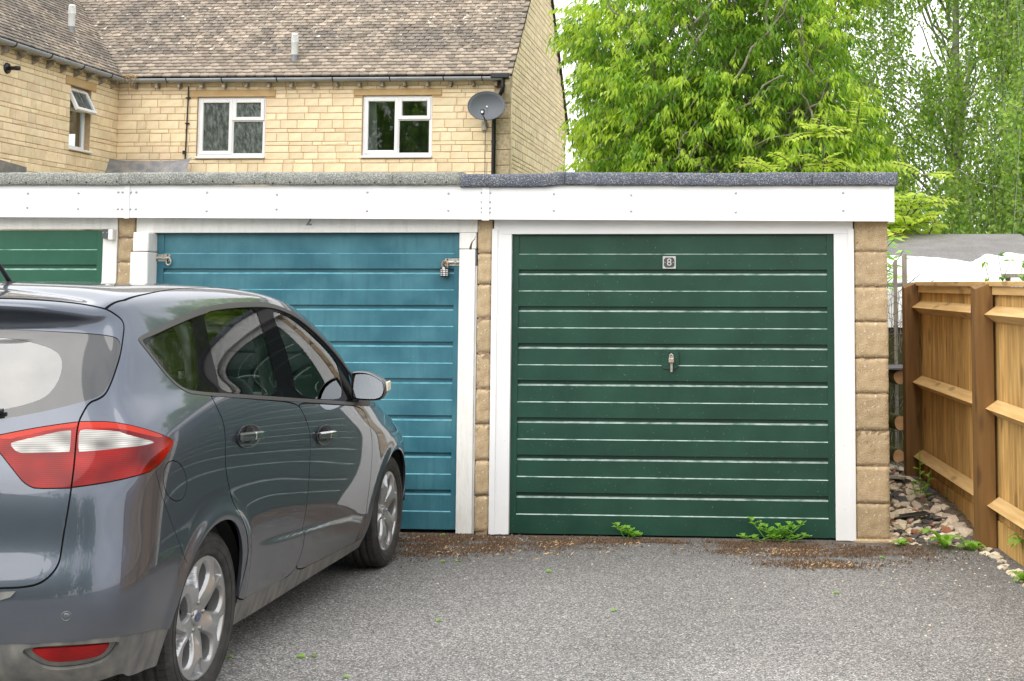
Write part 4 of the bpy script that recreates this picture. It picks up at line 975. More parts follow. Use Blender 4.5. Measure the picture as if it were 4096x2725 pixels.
for a, b, c_, d_ in ((-hw, -hw+.055, -vh, 0), (hw-.055, hw, -vh, 0), (-hw+.055, hw-.055, -.055, 0), (-hw+.055, hw-.055, -vh, -vh+.055)): MB().box(-.025, .03, a, b, c_, d_, .006).obj('rail', M_upvc, vent)
MB().add([(0, -hw+.05, -vh+.05), (0, hw-.05, -vh+.05), (0, hw-.05, -.05), (0, -hw+.05, -.05)], [(0, 1, 2, 3)]).obj('pane', M_obscure, vent, fix=False)
# small lead-covered roof upstand and flashing above the garages
V = []
for i, x in enumerate(np.linspace(-6.95, -5.50, 16)):
    fl = .05*(abs(i-7.5)/7.5)**6; V += [(x, -.42, 3.52), (x, -.36, 3.60+.01*math.sin(i*2)), (x, -.30, 3.69+fl), (x+(.03 if i == 15 else -.02 if i == 0 else 0), -.24, 3.80+fl)]
MB().add(V, [(4*i+j, 4*i+4+j, 4*i+5+j, 4*i+j+1) for i in range(15) for j in range(3)], True).obj('lead_apron', M_lead, HS, fix=False)
MB().box(-6.9, -5.52, -.42, 0, 3.3, 3.53).obj('porch_roof', M_tile, HS)
MB().prism([(-5.2, 3.60), (-2.9, 3.44), (-2.9, 3.2), (-5.2, 3.2)], 'x', WX, WX+.12).obj('lead_flashing', M_lead, HS)
# flue outlet on the wing wall
fl = bpy.data.objects.new('flue_outlet', None); link(fl, HS); fl.location = (WX+.01, -3.32, 4.88)
MB().lathe([(0, .02), (.075, .02), (.085, .0), (.085, -.01)], 20, 'x').obj('collar', M_pipe, fl); MB().lathe([(.03, 0), (.03, .12), (.035, .13), (.035, .19), (0, .19)], 14, 'x').obj('nozzle', M_pipe, fl)
# roof vents
def roof_vent(loc, lab):
    v = bpy.data.objects.new('roof_vent', None); link(v, HS); v.location = loc
    MB().lathe([(.052, -.32), (.052, -.14), (.058, -.13), (.058, .06), (.063, .065), (.063, .09)], 18).obj('pipe', M_vent, v)
    mb = MB(); mb.lathe([(0, .235), (.045, .232), (.05, .20)], 18); mb.lathe([(.034, .09), (.03, .23)], 12)
    for k in range(16):
        a = k*math.pi/8; mb.tube([(.058*math.cos(a), .058*math.sin(a), .085), (.047*math.cos(a), .047*math.sin(a), .225)], .0055, 5)
    mb.obj('cowl', M_vent, v); MB().lathe([(.053, -.15), (.06, -.22), (.075, -.42)], 16).obj('lead_collar', M_lead, v)
    return v
v1 = roof_vent((-3.88, .213, 5.86), '')
MB().add([(-.24, -.10, -.335), (.24, -.10, -.335), (.2, .12, -.12), (-.2, .12, -.12)], [(0, 1, 2, 3)]).obj('flashing', M_vent, v1, fix=False)
v2 = roof_vent((-7.59, -.41, 6.27), '')
# ---- satellite dish
M_dish = mat('grey_dish_mesh', (.085, .095, .11), .55, metal=.2)
sdh = thing('satellite_dish', 'dark grey oval satellite dish on the corner of the stone house', 'satellite dish', HS.matrix_basis @ Vector((-.33, -.38, 4.70)), R(1.1)+R(4))
V = []; nr, na = 8, 40
for i in range(nr+1):
    for j in range(na):
        r = i/nr; a = 2*math.pi*j/na; V.append((.315*r*math.cos(a), .085*(r*r-1)*-1-.0, .262*r*math.sin(a)))
F = [(i*na+j, i*na+(j+1) % na, (i+1)*na+(j+1) % na, (i+1)*na+j) for i in range(nr) for j in range(na)]
d_ = MB().add(V, F, True).obj('reflector', M_dish, sdh, None, (R(-14), 0, 0), fix=False)
sm = d_.modifiers.new('thick', 'SOLIDIFY'); sm.thickness = .004
pts = [(.315*math.cos(a), -.003, .262*math.sin(a)) for a in np.linspace(0, 2*math.pi, 49)]; MB().tube(pts, .007, 6, False).obj('rim', M_dgrey, sdh, None, (R(-14), 0, 0))
MB().tube([(0, .09, -.02), (0, -.02, -.27), (-.02, -.27, -.20)], .011, 8).obj('arm', M_dgrey, sdh); MB().box(-.055, .005, -.32, -.24, -.19, -.10, .01).obj('receiver', M_black, sdh); MB().box(-.045, -.008, -.324, -.318, -.168, -.130, .003).obj('receiver_cap', M_upvc, sdh)
MB().tube([(0, .08, 0), (-.08, .36, -.10), (-.08, .37, -.30)], .017, 8).obj('bracket', M_zinc, sdh); MB().box(-.13, -.04, .335, .375, -.38, -.22, .006).obj('wall_plate', M_zinc, sdh)
MB().tube([(-.02, -.24, -.2), (0, -.05, -.34), (-.05, .2, -.36), (-.06, .33, -.45), (-.06, .35, -2)], .005, 6).obj('cable', M_black, sdh)
# ------------------------------------------------------------------ trees and plants
def leaf_mesh(P, D, N, L_, W_, fold=.25, quad=False):
    """vectorised leaves: base points P, direction D, normal N, lengths, widths -> verts, faces (folded blade, 4 tris)"""
    D = D/np.linalg.norm(D, axis=1, keepdims=True); S = np.cross(D, N); S /= np.linalg.norm(S, axis=1, keepdims=True)+1e-9; N = np.cross(S, D)
    L_ = L_[:, None]; W_ = W_[:, None]
    a = P; b = P+D*L_*.42+S*W_*.5+N*W_*fold*.5; c = P+D*L_-N*L_*.12; d = P+D*L_*.42-S*W_*.5+N*W_*fold*.5; e = P+D*L_*.45-N*W_*fold*.2
    if quad:
        n = len(P); i = np.arange(n)[:, None]*4; return np.stack([a, b, c, d], 1).reshape(-1, 3), np.concatenate([i+np.array([[0, 1, 2]]), i+np.array([[0, 2, 3]])], 1).reshape(-1, 3)
    V = np.stack([a, b, c, d, e], 1).reshape(-1, 3); n = len(P); i = np.arange(n)[:, None]*5
    F = np.concatenate([i+np.array([[0, 4, 1]]), i+np.array([[1, 4, 2]]), i+np.array([[2, 4, 3]]), i+np.array([[3, 4, 0]])], 1).reshape(-1, 3)
    return V, F
def np_obj(name, V, F, mt, parent=None, smooth=False):
    me = bpy.data.meshes.new(name); me.vertices.add(len(V)); me.vertices.foreach_set('co', np.asarray(V, np.float32).ravel())
    k = F.shape[1]; me.loops.add(F.size); me.loops.foreach_set('vertex_index', F.ravel().astype(np.int32)); me.polygons.add(len(F))
    me.polygons.foreach_set('loop_start', np.arange(0, F.size, k, dtype=np.int32)); me.polygons.foreach_set('loop_total', np.full(len(F), k, np.int32))
    if smooth: me.polygons.foreach_set('use_smooth', np.ones(len(F), bool))
    me.materials.append(mt); me.update(calc_edges=True); me.validate(); return me_obj(name, me, parent)
def limb(mb, p0, p1, r0, r1, sag=.1, n=6, jit=.06):
    p0, p1 = np.array(p0, float), np.array(p1, float); L_ = np.linalg.norm(p1-p0); pts = []
    for i in range(n+1):
        t = i/n; p = p0*(1-t)+p1*t+rng.normal(0, jit*L_*.12, 3)*(0 < i < n); p[2] += sag*L_*math.sin(math.pi*t)*.5; pts.append(tuple(p))
    mb.tube(pts, [r0+(r1-r0)*i/n for i in range(n+1)], 6, False); return pts
def shell(c, rad, n, inner=.55, zmin=-1e9, cull=None):
    u = rng.normal(size=(n*3, 3)); u /= np.linalg.norm(u, axis=1, keepdims=True); r = inner+(1-inner)*rng.random(n*3)**.5
    lump = 1+.16*np.sin(u[:, 0]*5+c[0])*np.sin(u[:, 1]*4+1)+.13*np.sin(u[:, 2]*7+u[:, 0]*6)+.08*np.sin(u[:, 2]*15+u[:, 1]*13)
    P = np.array(c)+u*np.array(rad)*(r*lump)[:, None]; k = P[:, 2] > zmin
    if cull is not None: k &= cull(P)
    return P[k][:n], u[k][:n]
# --- cherry: drooping bunches of long leaves, pale branches
def cherry():
    t = thing('cherry_tree', 'bright green cherry tree with drooping leaf bunches behind the end garage', 'tree', (-.55, 9.2, 0))
    lobes = [((.1, .3, 5.1), (2.75, 2.6, 2.5)), ((-1.05, -.2, 4.35), (2.0, 2.1, 1.9)), ((1.35, -.3, 4.3), (1.9, 2.0, 2.2)), ((.2, -1.1, 3.3), (2.5, 1.6, 1.5)), ((-1.35, .0, 3.0), (1.55, 1.6, 1.15)), ((.2, .4, 6.9), (2.0, 2.0, 1.6)), ((-1.75, .0, 5.35), (.85, .9, .5)), ((-1.6, -.4, 4.0), (1.2, 1.4, .9)), ((1.6, -.2, 2.7), (1.3, 1.6, 1.2))]
    mb = MB(); limb(mb, (0, 0, 0), (.05, .1, 3.0), .17, .13, 0, 6, .1)
    limb(mb, (.05, .1, 2.6), (.1, .3, 6.2), .12, .04, .05)
    P = []; U = []
    for c, r in lobes:
        n = int(1080*(r[0]*r[1]*r[2])**.5/3.2); p, u = shell(c, r, n, .40, 1.5, lambda Q: (Q[:, 0]-.55 > -.164*(Q[:, 1]+17.68)+.32+.55*np.clip(Q[:, 2]-4.75, 0, 3)-.75*np.exp(-((Q[:, 2]-5.35)/.28)**2)+.10*np.sin(Q[:, 2]*11)) & (Q[:, 0] < 1.75+.3*np.sin(Q[:, 2]*2.3))); P.append(p); U.append(u)
        tip = np.array(c)
        pts = limb(mb, (.05, .1, 2.4+.25*random.random()), tuple(tip), .075, .04, .1)
        for q in p[rng.permutation(len(p))[:max(8, n//14)]]:
            b = np.array(pts[rng.integers(3, len(pts))]); limb(mb, b, q, .022, .005, .12, 6, .3)
    # pale outer branches that show between the leaf bunches
    for x0, z0, x1, z1 in ((-.9, 3.0, -.35, 3.75), (.1, 4.3, 1.0, 5.4), (-.1, 3.7, .75, 4.3), (-.6, 4.2, -.2, 5.0), (.9, 3.3, 1.25, 4.1), (-1.3, 3.5, -.7, 4.1), (.4, 3.0, .2, 3.6), (-.4, 5.1, .3, 5.7), (1.2, 4.2, .9, 4.9), (-1.0, 4.7, -1.5, 5.3), (.6, 4.9, .5, 5.8), (-.2, 3.0, -.6, 3.4)):
        yy = -2.15+.25*(x0*x0)*.3; pts = limb(mb, (x0, yy+.5, z0), (x1, yy, z1), .020, .011, .15, 7, .35); q = pts[4]; limb(mb, q, (q[0]+rng.normal(0, .35), q[1]-.15, q[2]+rng.uniform(.15, .5)), .011, .006, .1, 5, .4)
    P = np.concatenate(P); U = np.concatenate(U); mb.obj('trunk', M_branch, t, fix=False)
    sets = {0: ([], [], [], [], []), 1: ([], [], [], [], [])}
    cen = np.array([0, .2, 4.2])
    for p, u in zip(P, U):
        out = u*np.array([1, 1, .35]); out /= np.linalg.norm(out)+1e-9
        m = rng.integers(13, 21); L0 = rng.uniform(.26, .42)
        far = np.linalg.norm((p-cen)/np.array([2.5, 2.5, 2.6])); y_ = 1 if rng.random() < min(.85, max(.05, (far-.55)*1.3)) else 0  # bunches further from the crown centre take the paler leaf more often
        LP, LD, LN, LL, LW = sets[y_]
        for k in range(m):
            s = k/m; base = p+out*L0*s+rng.normal(0, .03, 3); base[2] -= .10*s*s
            an = rng.uniform(0, 2*math.pi); side = np.array([math.cos(an), math.sin(an), 0])
            d = side*.6+out*.35+np.array([0, 0, -rng.uniform(.4, 1.05)])
            LP.append(base); LD.append(d); LN.append(side*.8+np.array([0, 0, .7])+rng.normal(0, .2, 3)); LL.append(rng.uniform(.085, .145)); LW.append(rng.uniform(.027, .040))
    for y_, nm in ((0, 'crown'), (1, 'outer_pale_leaves')):
        V, F = leaf_mesh(*[np.array(q) for q in sets[y_]]); o = np_obj(nm, V, F, M_cherry_y if y_ else M_cherry, t); tag(o, kind='stuff')
cherry()
# --- birch: fine hanging curtains
def birch(loc, rad, h, n, lab, dens=1., mt=None, zlow=1.2, bark=None, lsz=1., grp='birches behind the fence', nm='birch_tree'):
    t = thing(nm, lab, 'tree', loc, group=grp)
    mb = MB(); limb(mb, (0, 0, 0), (.1, 0, h), .12, .02, 0, 10, .1)
    LP, LD, LN, LL, LW = [], [], [], [], []
    for k in range(n):
        if k % 15 == 0:
            z0 = rng.uniform(zlow+.8, h); fr = min(1, (h-z0)/(h*.35)+.25); an = rng.uniform(0, 2*math.pi); rr = rad*fr*math.sqrt(rng.uniform(.08, 1)); hub_ = np.array([rr*math.cos(an), rr*math.sin(an), z0+.25*rr]); sp_ = rng.uniform(.14, .30)*lsz
            if k % 30 == 0: limb(mb, (.05, 0, max(.8, z0-.7*rr)), hub_, .022, .006, .25, 6, .2)
        tip = hub_+rng.normal(0, 1, 3)*np.array([sp_, sp_, sp_*.8])
        hang = rng.uniform(.8, 2.3); m = int(rng.integers(34, 52)*dens); dx, dy = rng.normal(0, .16, 2)
        if k % 3 == 0: mb.tube([tuple(tip), (tip[0]+dx*.5, tip[1]+dy*.5, tip[2]-hang*.5), (tip[0]+dx, tip[1]+dy, tip[2]-hang)], .004, 3, False)
        s = rng.random(m); q = tip+np.stack([dx*s, dy*s, -hang*s], 1)+rng.normal(0, .055, (m, 3)); LP.append(q)
        LD.append(np.stack([rng.normal(0, .6, m), rng.normal(0, .6, m), -rng.uniform(.3, 1.2, m)], 1)); LN.append(rng.normal(0, 1, (m, 3))+np.array([0, -.5, .4]))
        LL.append(rng.uniform(.052, .085, m)*lsz); LW.append(rng.uniform(.038, .06, m)*lsz)
    P = np.concatenate(LP); k = P[:, 2] > zlow*.5
    V, F = leaf_mesh(P[k], np.concatenate(LD)[k], np.concatenate(LN)[k], np.concatenate(LL)[k], np.concatenate(LW)[k], .15, quad=True)
    mb.obj('trunk', bark or M_birchbark, t, fix=False); o = np_obj('crown', V, F, mt or M_birch, t); tag(o, kind='stuff')
birch((3.1, 13.2, 0), 3.0, 11.0, 3000, 'weeping birch with fine hanging curtains of leaves beside the cherry tree')
birch((6.6, 12.0, 0), 3.0, 11.0, 2800, 'second weeping birch with denser hanging leaves beyond the shed roof')
birch((4.7, 9.6, 0), 2.3, 4.8, 1300, 'low bushy birch growing right behind the shed ridge', zlow=.8)
birch((-3.4, 20., 0), 2.2, 5.6, 300, 'far grey-green tree glimpsed past the gable end of the house', .8, grp=None, nm='broadleaf_tree')
# --- broadleaf shrubs
def shrub(loc, rad, n, lab, mt, L=(.05, .09), nm='shrub', zmin=.0, cat='shrub', wr=.5):
    t = thing(nm, lab, cat, loc); mb = MB()
    P, U = shell((0, 0, rad[2]), rad, n, .3, zmin)
    for q in P[::max(1, n//30)]: limb(mb, (rng.normal(0, .05), rng.normal(0, .05), 0), q, .014, .004, .1, 5, .2)
    mb.obj('trunk', M_dbark, t, fix=False); m = 7
    PP = np.repeat(P, m, 0)+rng.normal(0, .10, (n*m if len(P) == n else len(P)*m, 3)); UU = np.repeat(U, m, 0)
    D = UU+rng.normal(0, .7, PP.shape)+np.array([0, 0, -.25]); l_ = rng.uniform(L[0], L[1], len(PP))
    V, F = leaf_mesh(PP, D, rng.normal(0, .6, PP.shape)+np.array([0, -.3, .9]), l_, l_*wr); o = np_obj('crown', V, F, mt, t); tag(o, kind='stuff')
shrub((1.7, 7.6, 0), (1.5, .9, 1.25), 950, 'dark leafy hedge shrub massed behind the shed', M_shrub)
shrub((-.7, 6.6, 0), (1.9, .8, 1.35), 900, 'leafy hedge shrub growing against the back of the garages', M_shrub)
shrub((1.6, 6.5, 0), (.62, .35, 1.22), 520, 'glossy yellow-green shrub rising just behind the shed ridge', M_cherry_y, (.08, .13))
shrub((4.4, 7.6, 0), (1.6, .9, 1.2), 800, 'low green thicket filling the gap right of the shed', M_shrub)
# --- golden acacia: pinnate leaves arching over the garage corner
def acacia():
    t = thing('golden_acacia', 'yellow-green acacia sprays rising over the corner of the garage roof', 'shrub', (.78, 6.3, 0)); mb = MB(); LP, LD, LN, LL, LW = [], [], [], [], []
    def frond(b, d, L_):
        d = np.array(d, float); d /= np.linalg.norm(d); m = int(L_/.055); pts = []
        s = np.cross(d, [0, -.5, 1.]); s /= np.linalg.norm(s)
        for k in range(m+1):
            q = np.array(b)+d*L_*k/m+np.array([0, 0, -.32*L_*(k/m)**2]); pts.append(tuple(q))
            if k > 1:
                for sg in (-1, 1): LP.append(q); LD.append(s*sg+d*.35+np.array([0, 0, -.15])); LN.append(np.array([0, -.4, 1.])+rng.normal(0, .15, 3)); LL.append(rng.uniform(.095, .135)); LW.append(rng.uniform(.046, .062))
        LP.append(np.array(pts[-1])); LD.append(d-np.array([0, 0, .5])); LN.append(np.array([0, -.4, 1.])); LL.append(.10); LW.append(.045); mb.tube(pts, .005, 4, False)
    stems = [((-.15, -.1, 3.45), 10), ((.15, 0, 3.1), 10), ((.42, -.2, 2.85), 9), ((-.45, 0, 3.05), 8), ((-.75, -.1, 3.05), 5), ((.55, -.35, 2.3), 8), ((.5, -.4, 1.9), 7), ((.15, -.2, 2.75), 9), ((.9, -.2, 2.65), 12), ((.8, -.3, 2.35), 12), ((1.05, -.1, 2.95), 9), ((.75, -.3, 2.1), 10), ((1.15, -.2, 2.45), 9)]
    for (tip, n) in stems:
        pts = limb(mb, (0, 0, 0), tip, .022, .007, .1, 8, .1)
        for k in range(int(n*1.9)):
            b = pts[rng.integers(5, 9)]; an = rng.uniform(0, 6.3); frond(b, (math.cos(an), math.sin(an)*.7-.3, rng.uniform(.1, .9)), rng.uniform(.28, .5))
    for dx, dz in ((-.95, 3.12), (-.55, 3.6), (-.1, 3.75)): frond((dx+.35, -.2, dz-.28), (-.5 if dx < -.6 else .05, -.2, .75), .5)
    mb.obj('stem', M_dbark, t, fix=False); V, F = leaf_mesh(np.array(LP), np.array(LD), np.array(LN), np.array(LL), np.array(LW), .1); o = np_obj('crown', V, F, M_gold, t); tag(o, kind='stuff')
acacia()
# ferny plant leaning round the pier
def ivy():
    t = thing('ferny_sapling', 'pinnate green sapling leaning out from behind the block pier', 'plant', (.90, 3.6, 0)); mb = MB(); LP, LD, LN, LL, LW = [], [], [], [], []
    for k in range(9):
        tip = (.18+rng.normal(0, .12), -.3+rng.normal(0, .1), rng.uniform(1.75, 2.3)); pts = limb(mb, (0, 0, 1.2), tip, .006, .003, .3, 8, .2)
        for q in pts[2:]:
            for sg in (-1, 1): LP.append(q); LD.append((sg*.8, -.2, -.2)); LN.append((0, -.6, .8)); LL.append(rng.uniform(.07, .11)); LW.append(.035)
    mb.tube([(0, 0, 0), (0, 0, 1.3)], .012, 5); mb.obj('stem', M_dbark, t, fix=False); V, F = leaf_mesh(np.array(LP), np.array(LD, float), np.array(LN, float), np.array(LL), np.array(LW), .1); o = np_obj('leaves', V, F, M_weed, t); tag(o, kind='stuff')
ivy()
def bramble():
    t = thing('dry_bramble', 'tangle of dry grey twigs between the old stakes and fence', 'shrub', (1.22, 2.9, 0)); mb = MB()
    for k in range(90):
        a = rng.uniform(-.25, .25); z = rng.uniform(.2, 1.5); mb.tube([(a, rng.uniform(-.1, .2), z), (a+rng.normal(0, .08), rng.uniform(-.1, .2), z+rng.uniform(.1, .3)), (a+rng.normal(.04, .14), rng.uniform(-.1, .2), z+rng.uniform(.2, .5))], .0025, 3, False)
    o = mb.obj('twigs', M_oldwood, t, fix=False); tag(o, kind='stuff')
bramble()
# rose stems over the picket rail
def rose():
    t = thing('rose_bush', 'rose stems with small dark green leaves over the picket rail', 'shrub', (2.0, 2.3, 0)); mb = MB(); LP, LD, LN, LL, LW = [], [], [], [], []
    for k in range(7):
        tip = (-.15+.1*k, rng.normal(0, .05), rng.uniform(1.82, 2.0)); pts = limb(mb, (.1, 0, .8), tip, .006, .003, .1, 6, .3)
        for q in pts[3:]:
            for j in range(3): LP.append(q); LD.append((rng.normal(0, 1), rng.normal(0, .5), rng.normal(0, .4))); LN.append((0, -.6, .8)); LL.append(rng.uniform(.045, .07)); LW.append(.035)
    mb.obj('stem', M_dbark, t, fix=False); V, F = leaf_mesh(np.array(LP), np.array(LD, float), np.array(LN, float), np.array(LL), np.array(LW), .1); o = np_obj('leaves', V, F, M_shrub, t); tag(o, kind='stuff')
rose()
# --- weeds in the cracks
def weed(x, y, r, n, lab, kind='lobed', h=.1, z=None):
    t = thing('weed', lab, 'weed', (x, y, gz(x, y) if z is None else z), group='weeds along the edges of the drive')
    for k in range(n):
        an = 2*math.pi*k/n+random.uniform(-.35, .35); L_ = r*random.uniform(.6, 1.15); w = L_*(.34 if kind == 'lobed' else .55); up = h*random.uniform(.5, 1.3)
        N_ = 9; mid = []; 
        for i in range(N_):
            s = i/(N_-1); mid.append((L_*s, up*math.sin(s*2.3)*.9+.004))
        V = []; 
        for i, (a, b) in enumerate(mid):
            s = i/(N_-1); ww = w*.5*math.sin(math.pi*min(1, s*.93+.06))**.8*(1+(.35 if kind == 'lobed' else .15)*(1 if i % 2 else -1)); 
            V += [(a, ww, b+ww*.3), (a, 0, b), (a, -ww, b+ww*.3)]
        F = []
        for i in range(N_-1): F += [(3*i, 3*i+1, 3*i+4, 3*i+3), (3*i+1, 3*i+2, 3*i+5, 3*i+4)]
        MB().add(V, F, True).obj('leaf', M_weed, t, None, (0, random.uniform(-.15, .15), an), fix=False)
def cress(x, y, hs, lab):
    t = thing('weed', lab, 'weed', (x, y, gz(x, y)), group='weeds along the edges of the drive'); 
    for (dx, dy, h) in hs:
        tip = (dx*1.25, dy*1.2, h); MB().tube([(dx*.3, dy*.3, 0), (dx*.8, dy*.8, h*.55), tip], .0035, 5).obj('stem', M_weed, t)
        for k in range(8):
            s = .35+.65*k/8; an = k*2.4; L_ = .075*(1.1-.4*s); b = Vector((dx*1.2*s, dy*1.2*s, h*s)); pr = [(0, 0), (.3, .3), (.45, .16), (.65, .4), (.8, .15), (1, 0), (.8, -.15), (.65, -.4), (.45, -.16), (.3, -.3)]
            V = [(p*L_, q*L_, abs(q)*L_*.4) for p, q in pr]+[(.5*L_, 0, 0)]; MB().add(V, [(i, (i+1) % 10, 10) for i in range(10)]).obj('leaf', M_weed, t, b, (0, R(-15), an), fix=False)
cress(-.94, -.05, [(-.07, -.02, .11), (0, -.03, .09), (.06, -.04, .05)], 'three-stemmed seedling weed growing at the foot of the dark green door')
cress(.03, -.06, [(-.14, -.02, .17), (-.05, -.03, .12), (.03, -.04, .13), (.10, -.02, .14), (.17, -.03, .15), (-.2, -.05, .05), (.0, -.07, .06), (.2, -.05, .06)], 'bushy lobed green weed clump against the dark green door')
weed(1.13, -.17, .17, 11, 'largest leafy weed rosette at the edge of the rubble', h=.10)
weed(1.30, -.22, .09, 9, 'small rounded weed beside the fence post foot', 'round', .05)
weed(1.60, -.62, .17, 11, 'upright leafy weed against the gravel board of the fence', h=.15)
weed(1.44, -1.12, .13, 10, 'low sprawling weed on the asphalt in front of the fence', h=.05)
weed(1.60, -1.00, .09, 8, 'tiny weed sprig in a crack close to the fence', 'round', .04)
weed(1.53, -1.40, .12, 9, 'broad-leaved weed seedling on the asphalt furthest from the garages', h=.05)
weed(.86, -.12, .07, 8, 'pale weed tucked beside the foot of the block pier', 'round', .04)
cress(1.14, 1.2, [(0, 0, .45), (.06, -.02, .30), (-.05, -.02, .22)], 'tall thin weed standing in the rubble against the fence boards')
# ------------------------------------------------------------------ across the yard, seen only in the panes and paint
def opposite():
    h = thing('opposite_house', 'brown tiled house across the yard mirrored in the window panes', 'house', (-6.5, -27, 0))
    MB().box(-7, 7, -6, 0, 0, 5.2).obj('wall', M_stone_i, h); MB().prism([(-6.3, 5.1), (.35, 5.1), (-3, 8.6)], 'x', -7.2, 7.2).obj('roof', M_tile, h)
    for x in (-4.8, -1.6, 1.8, 4.6):
        for z in (1.0, 3.5):
            w = MB().box(x, x+1.3, -.03, .04, z, z+1.2, .01).obj('window', M_upvc, h)
            for a in (x+.08, x+.70): MB().add([(a, .045, z+.08), (a+.52, .045, z+.08), (a+.52, .045, z+1.12), (a, .045, z+1.12)], [(3, 2, 1, 0)]).obj('pane', M_obscure, w, fix=False)
opposite()
for x, y, r, hh, lab in ((6.5, -22, 3.2, 7.5, 'tall broadleaf tree across the yard beyond the fence line'), (.8, -23.5, 3.0, 7.5, 'tall tree beside the opposite house, mirrored in the panes'), (-16, -22, 3.6, 10.5, 'broad tree at the far side of the opposite house'), (-4.5, -20.5, 2.2, 5.0, 'rounded tree standing in front of the opposite house'), (-10.5, -20, 2.6, 6.0, 'leafy tree at the corner of the yard opposite')):
    birch((x, y, 0), r, hh, 480, lab, .7, M_shrub, 1.0, M_dbark, 3.2, 'trees across the yard', 'broadleaf_tree')
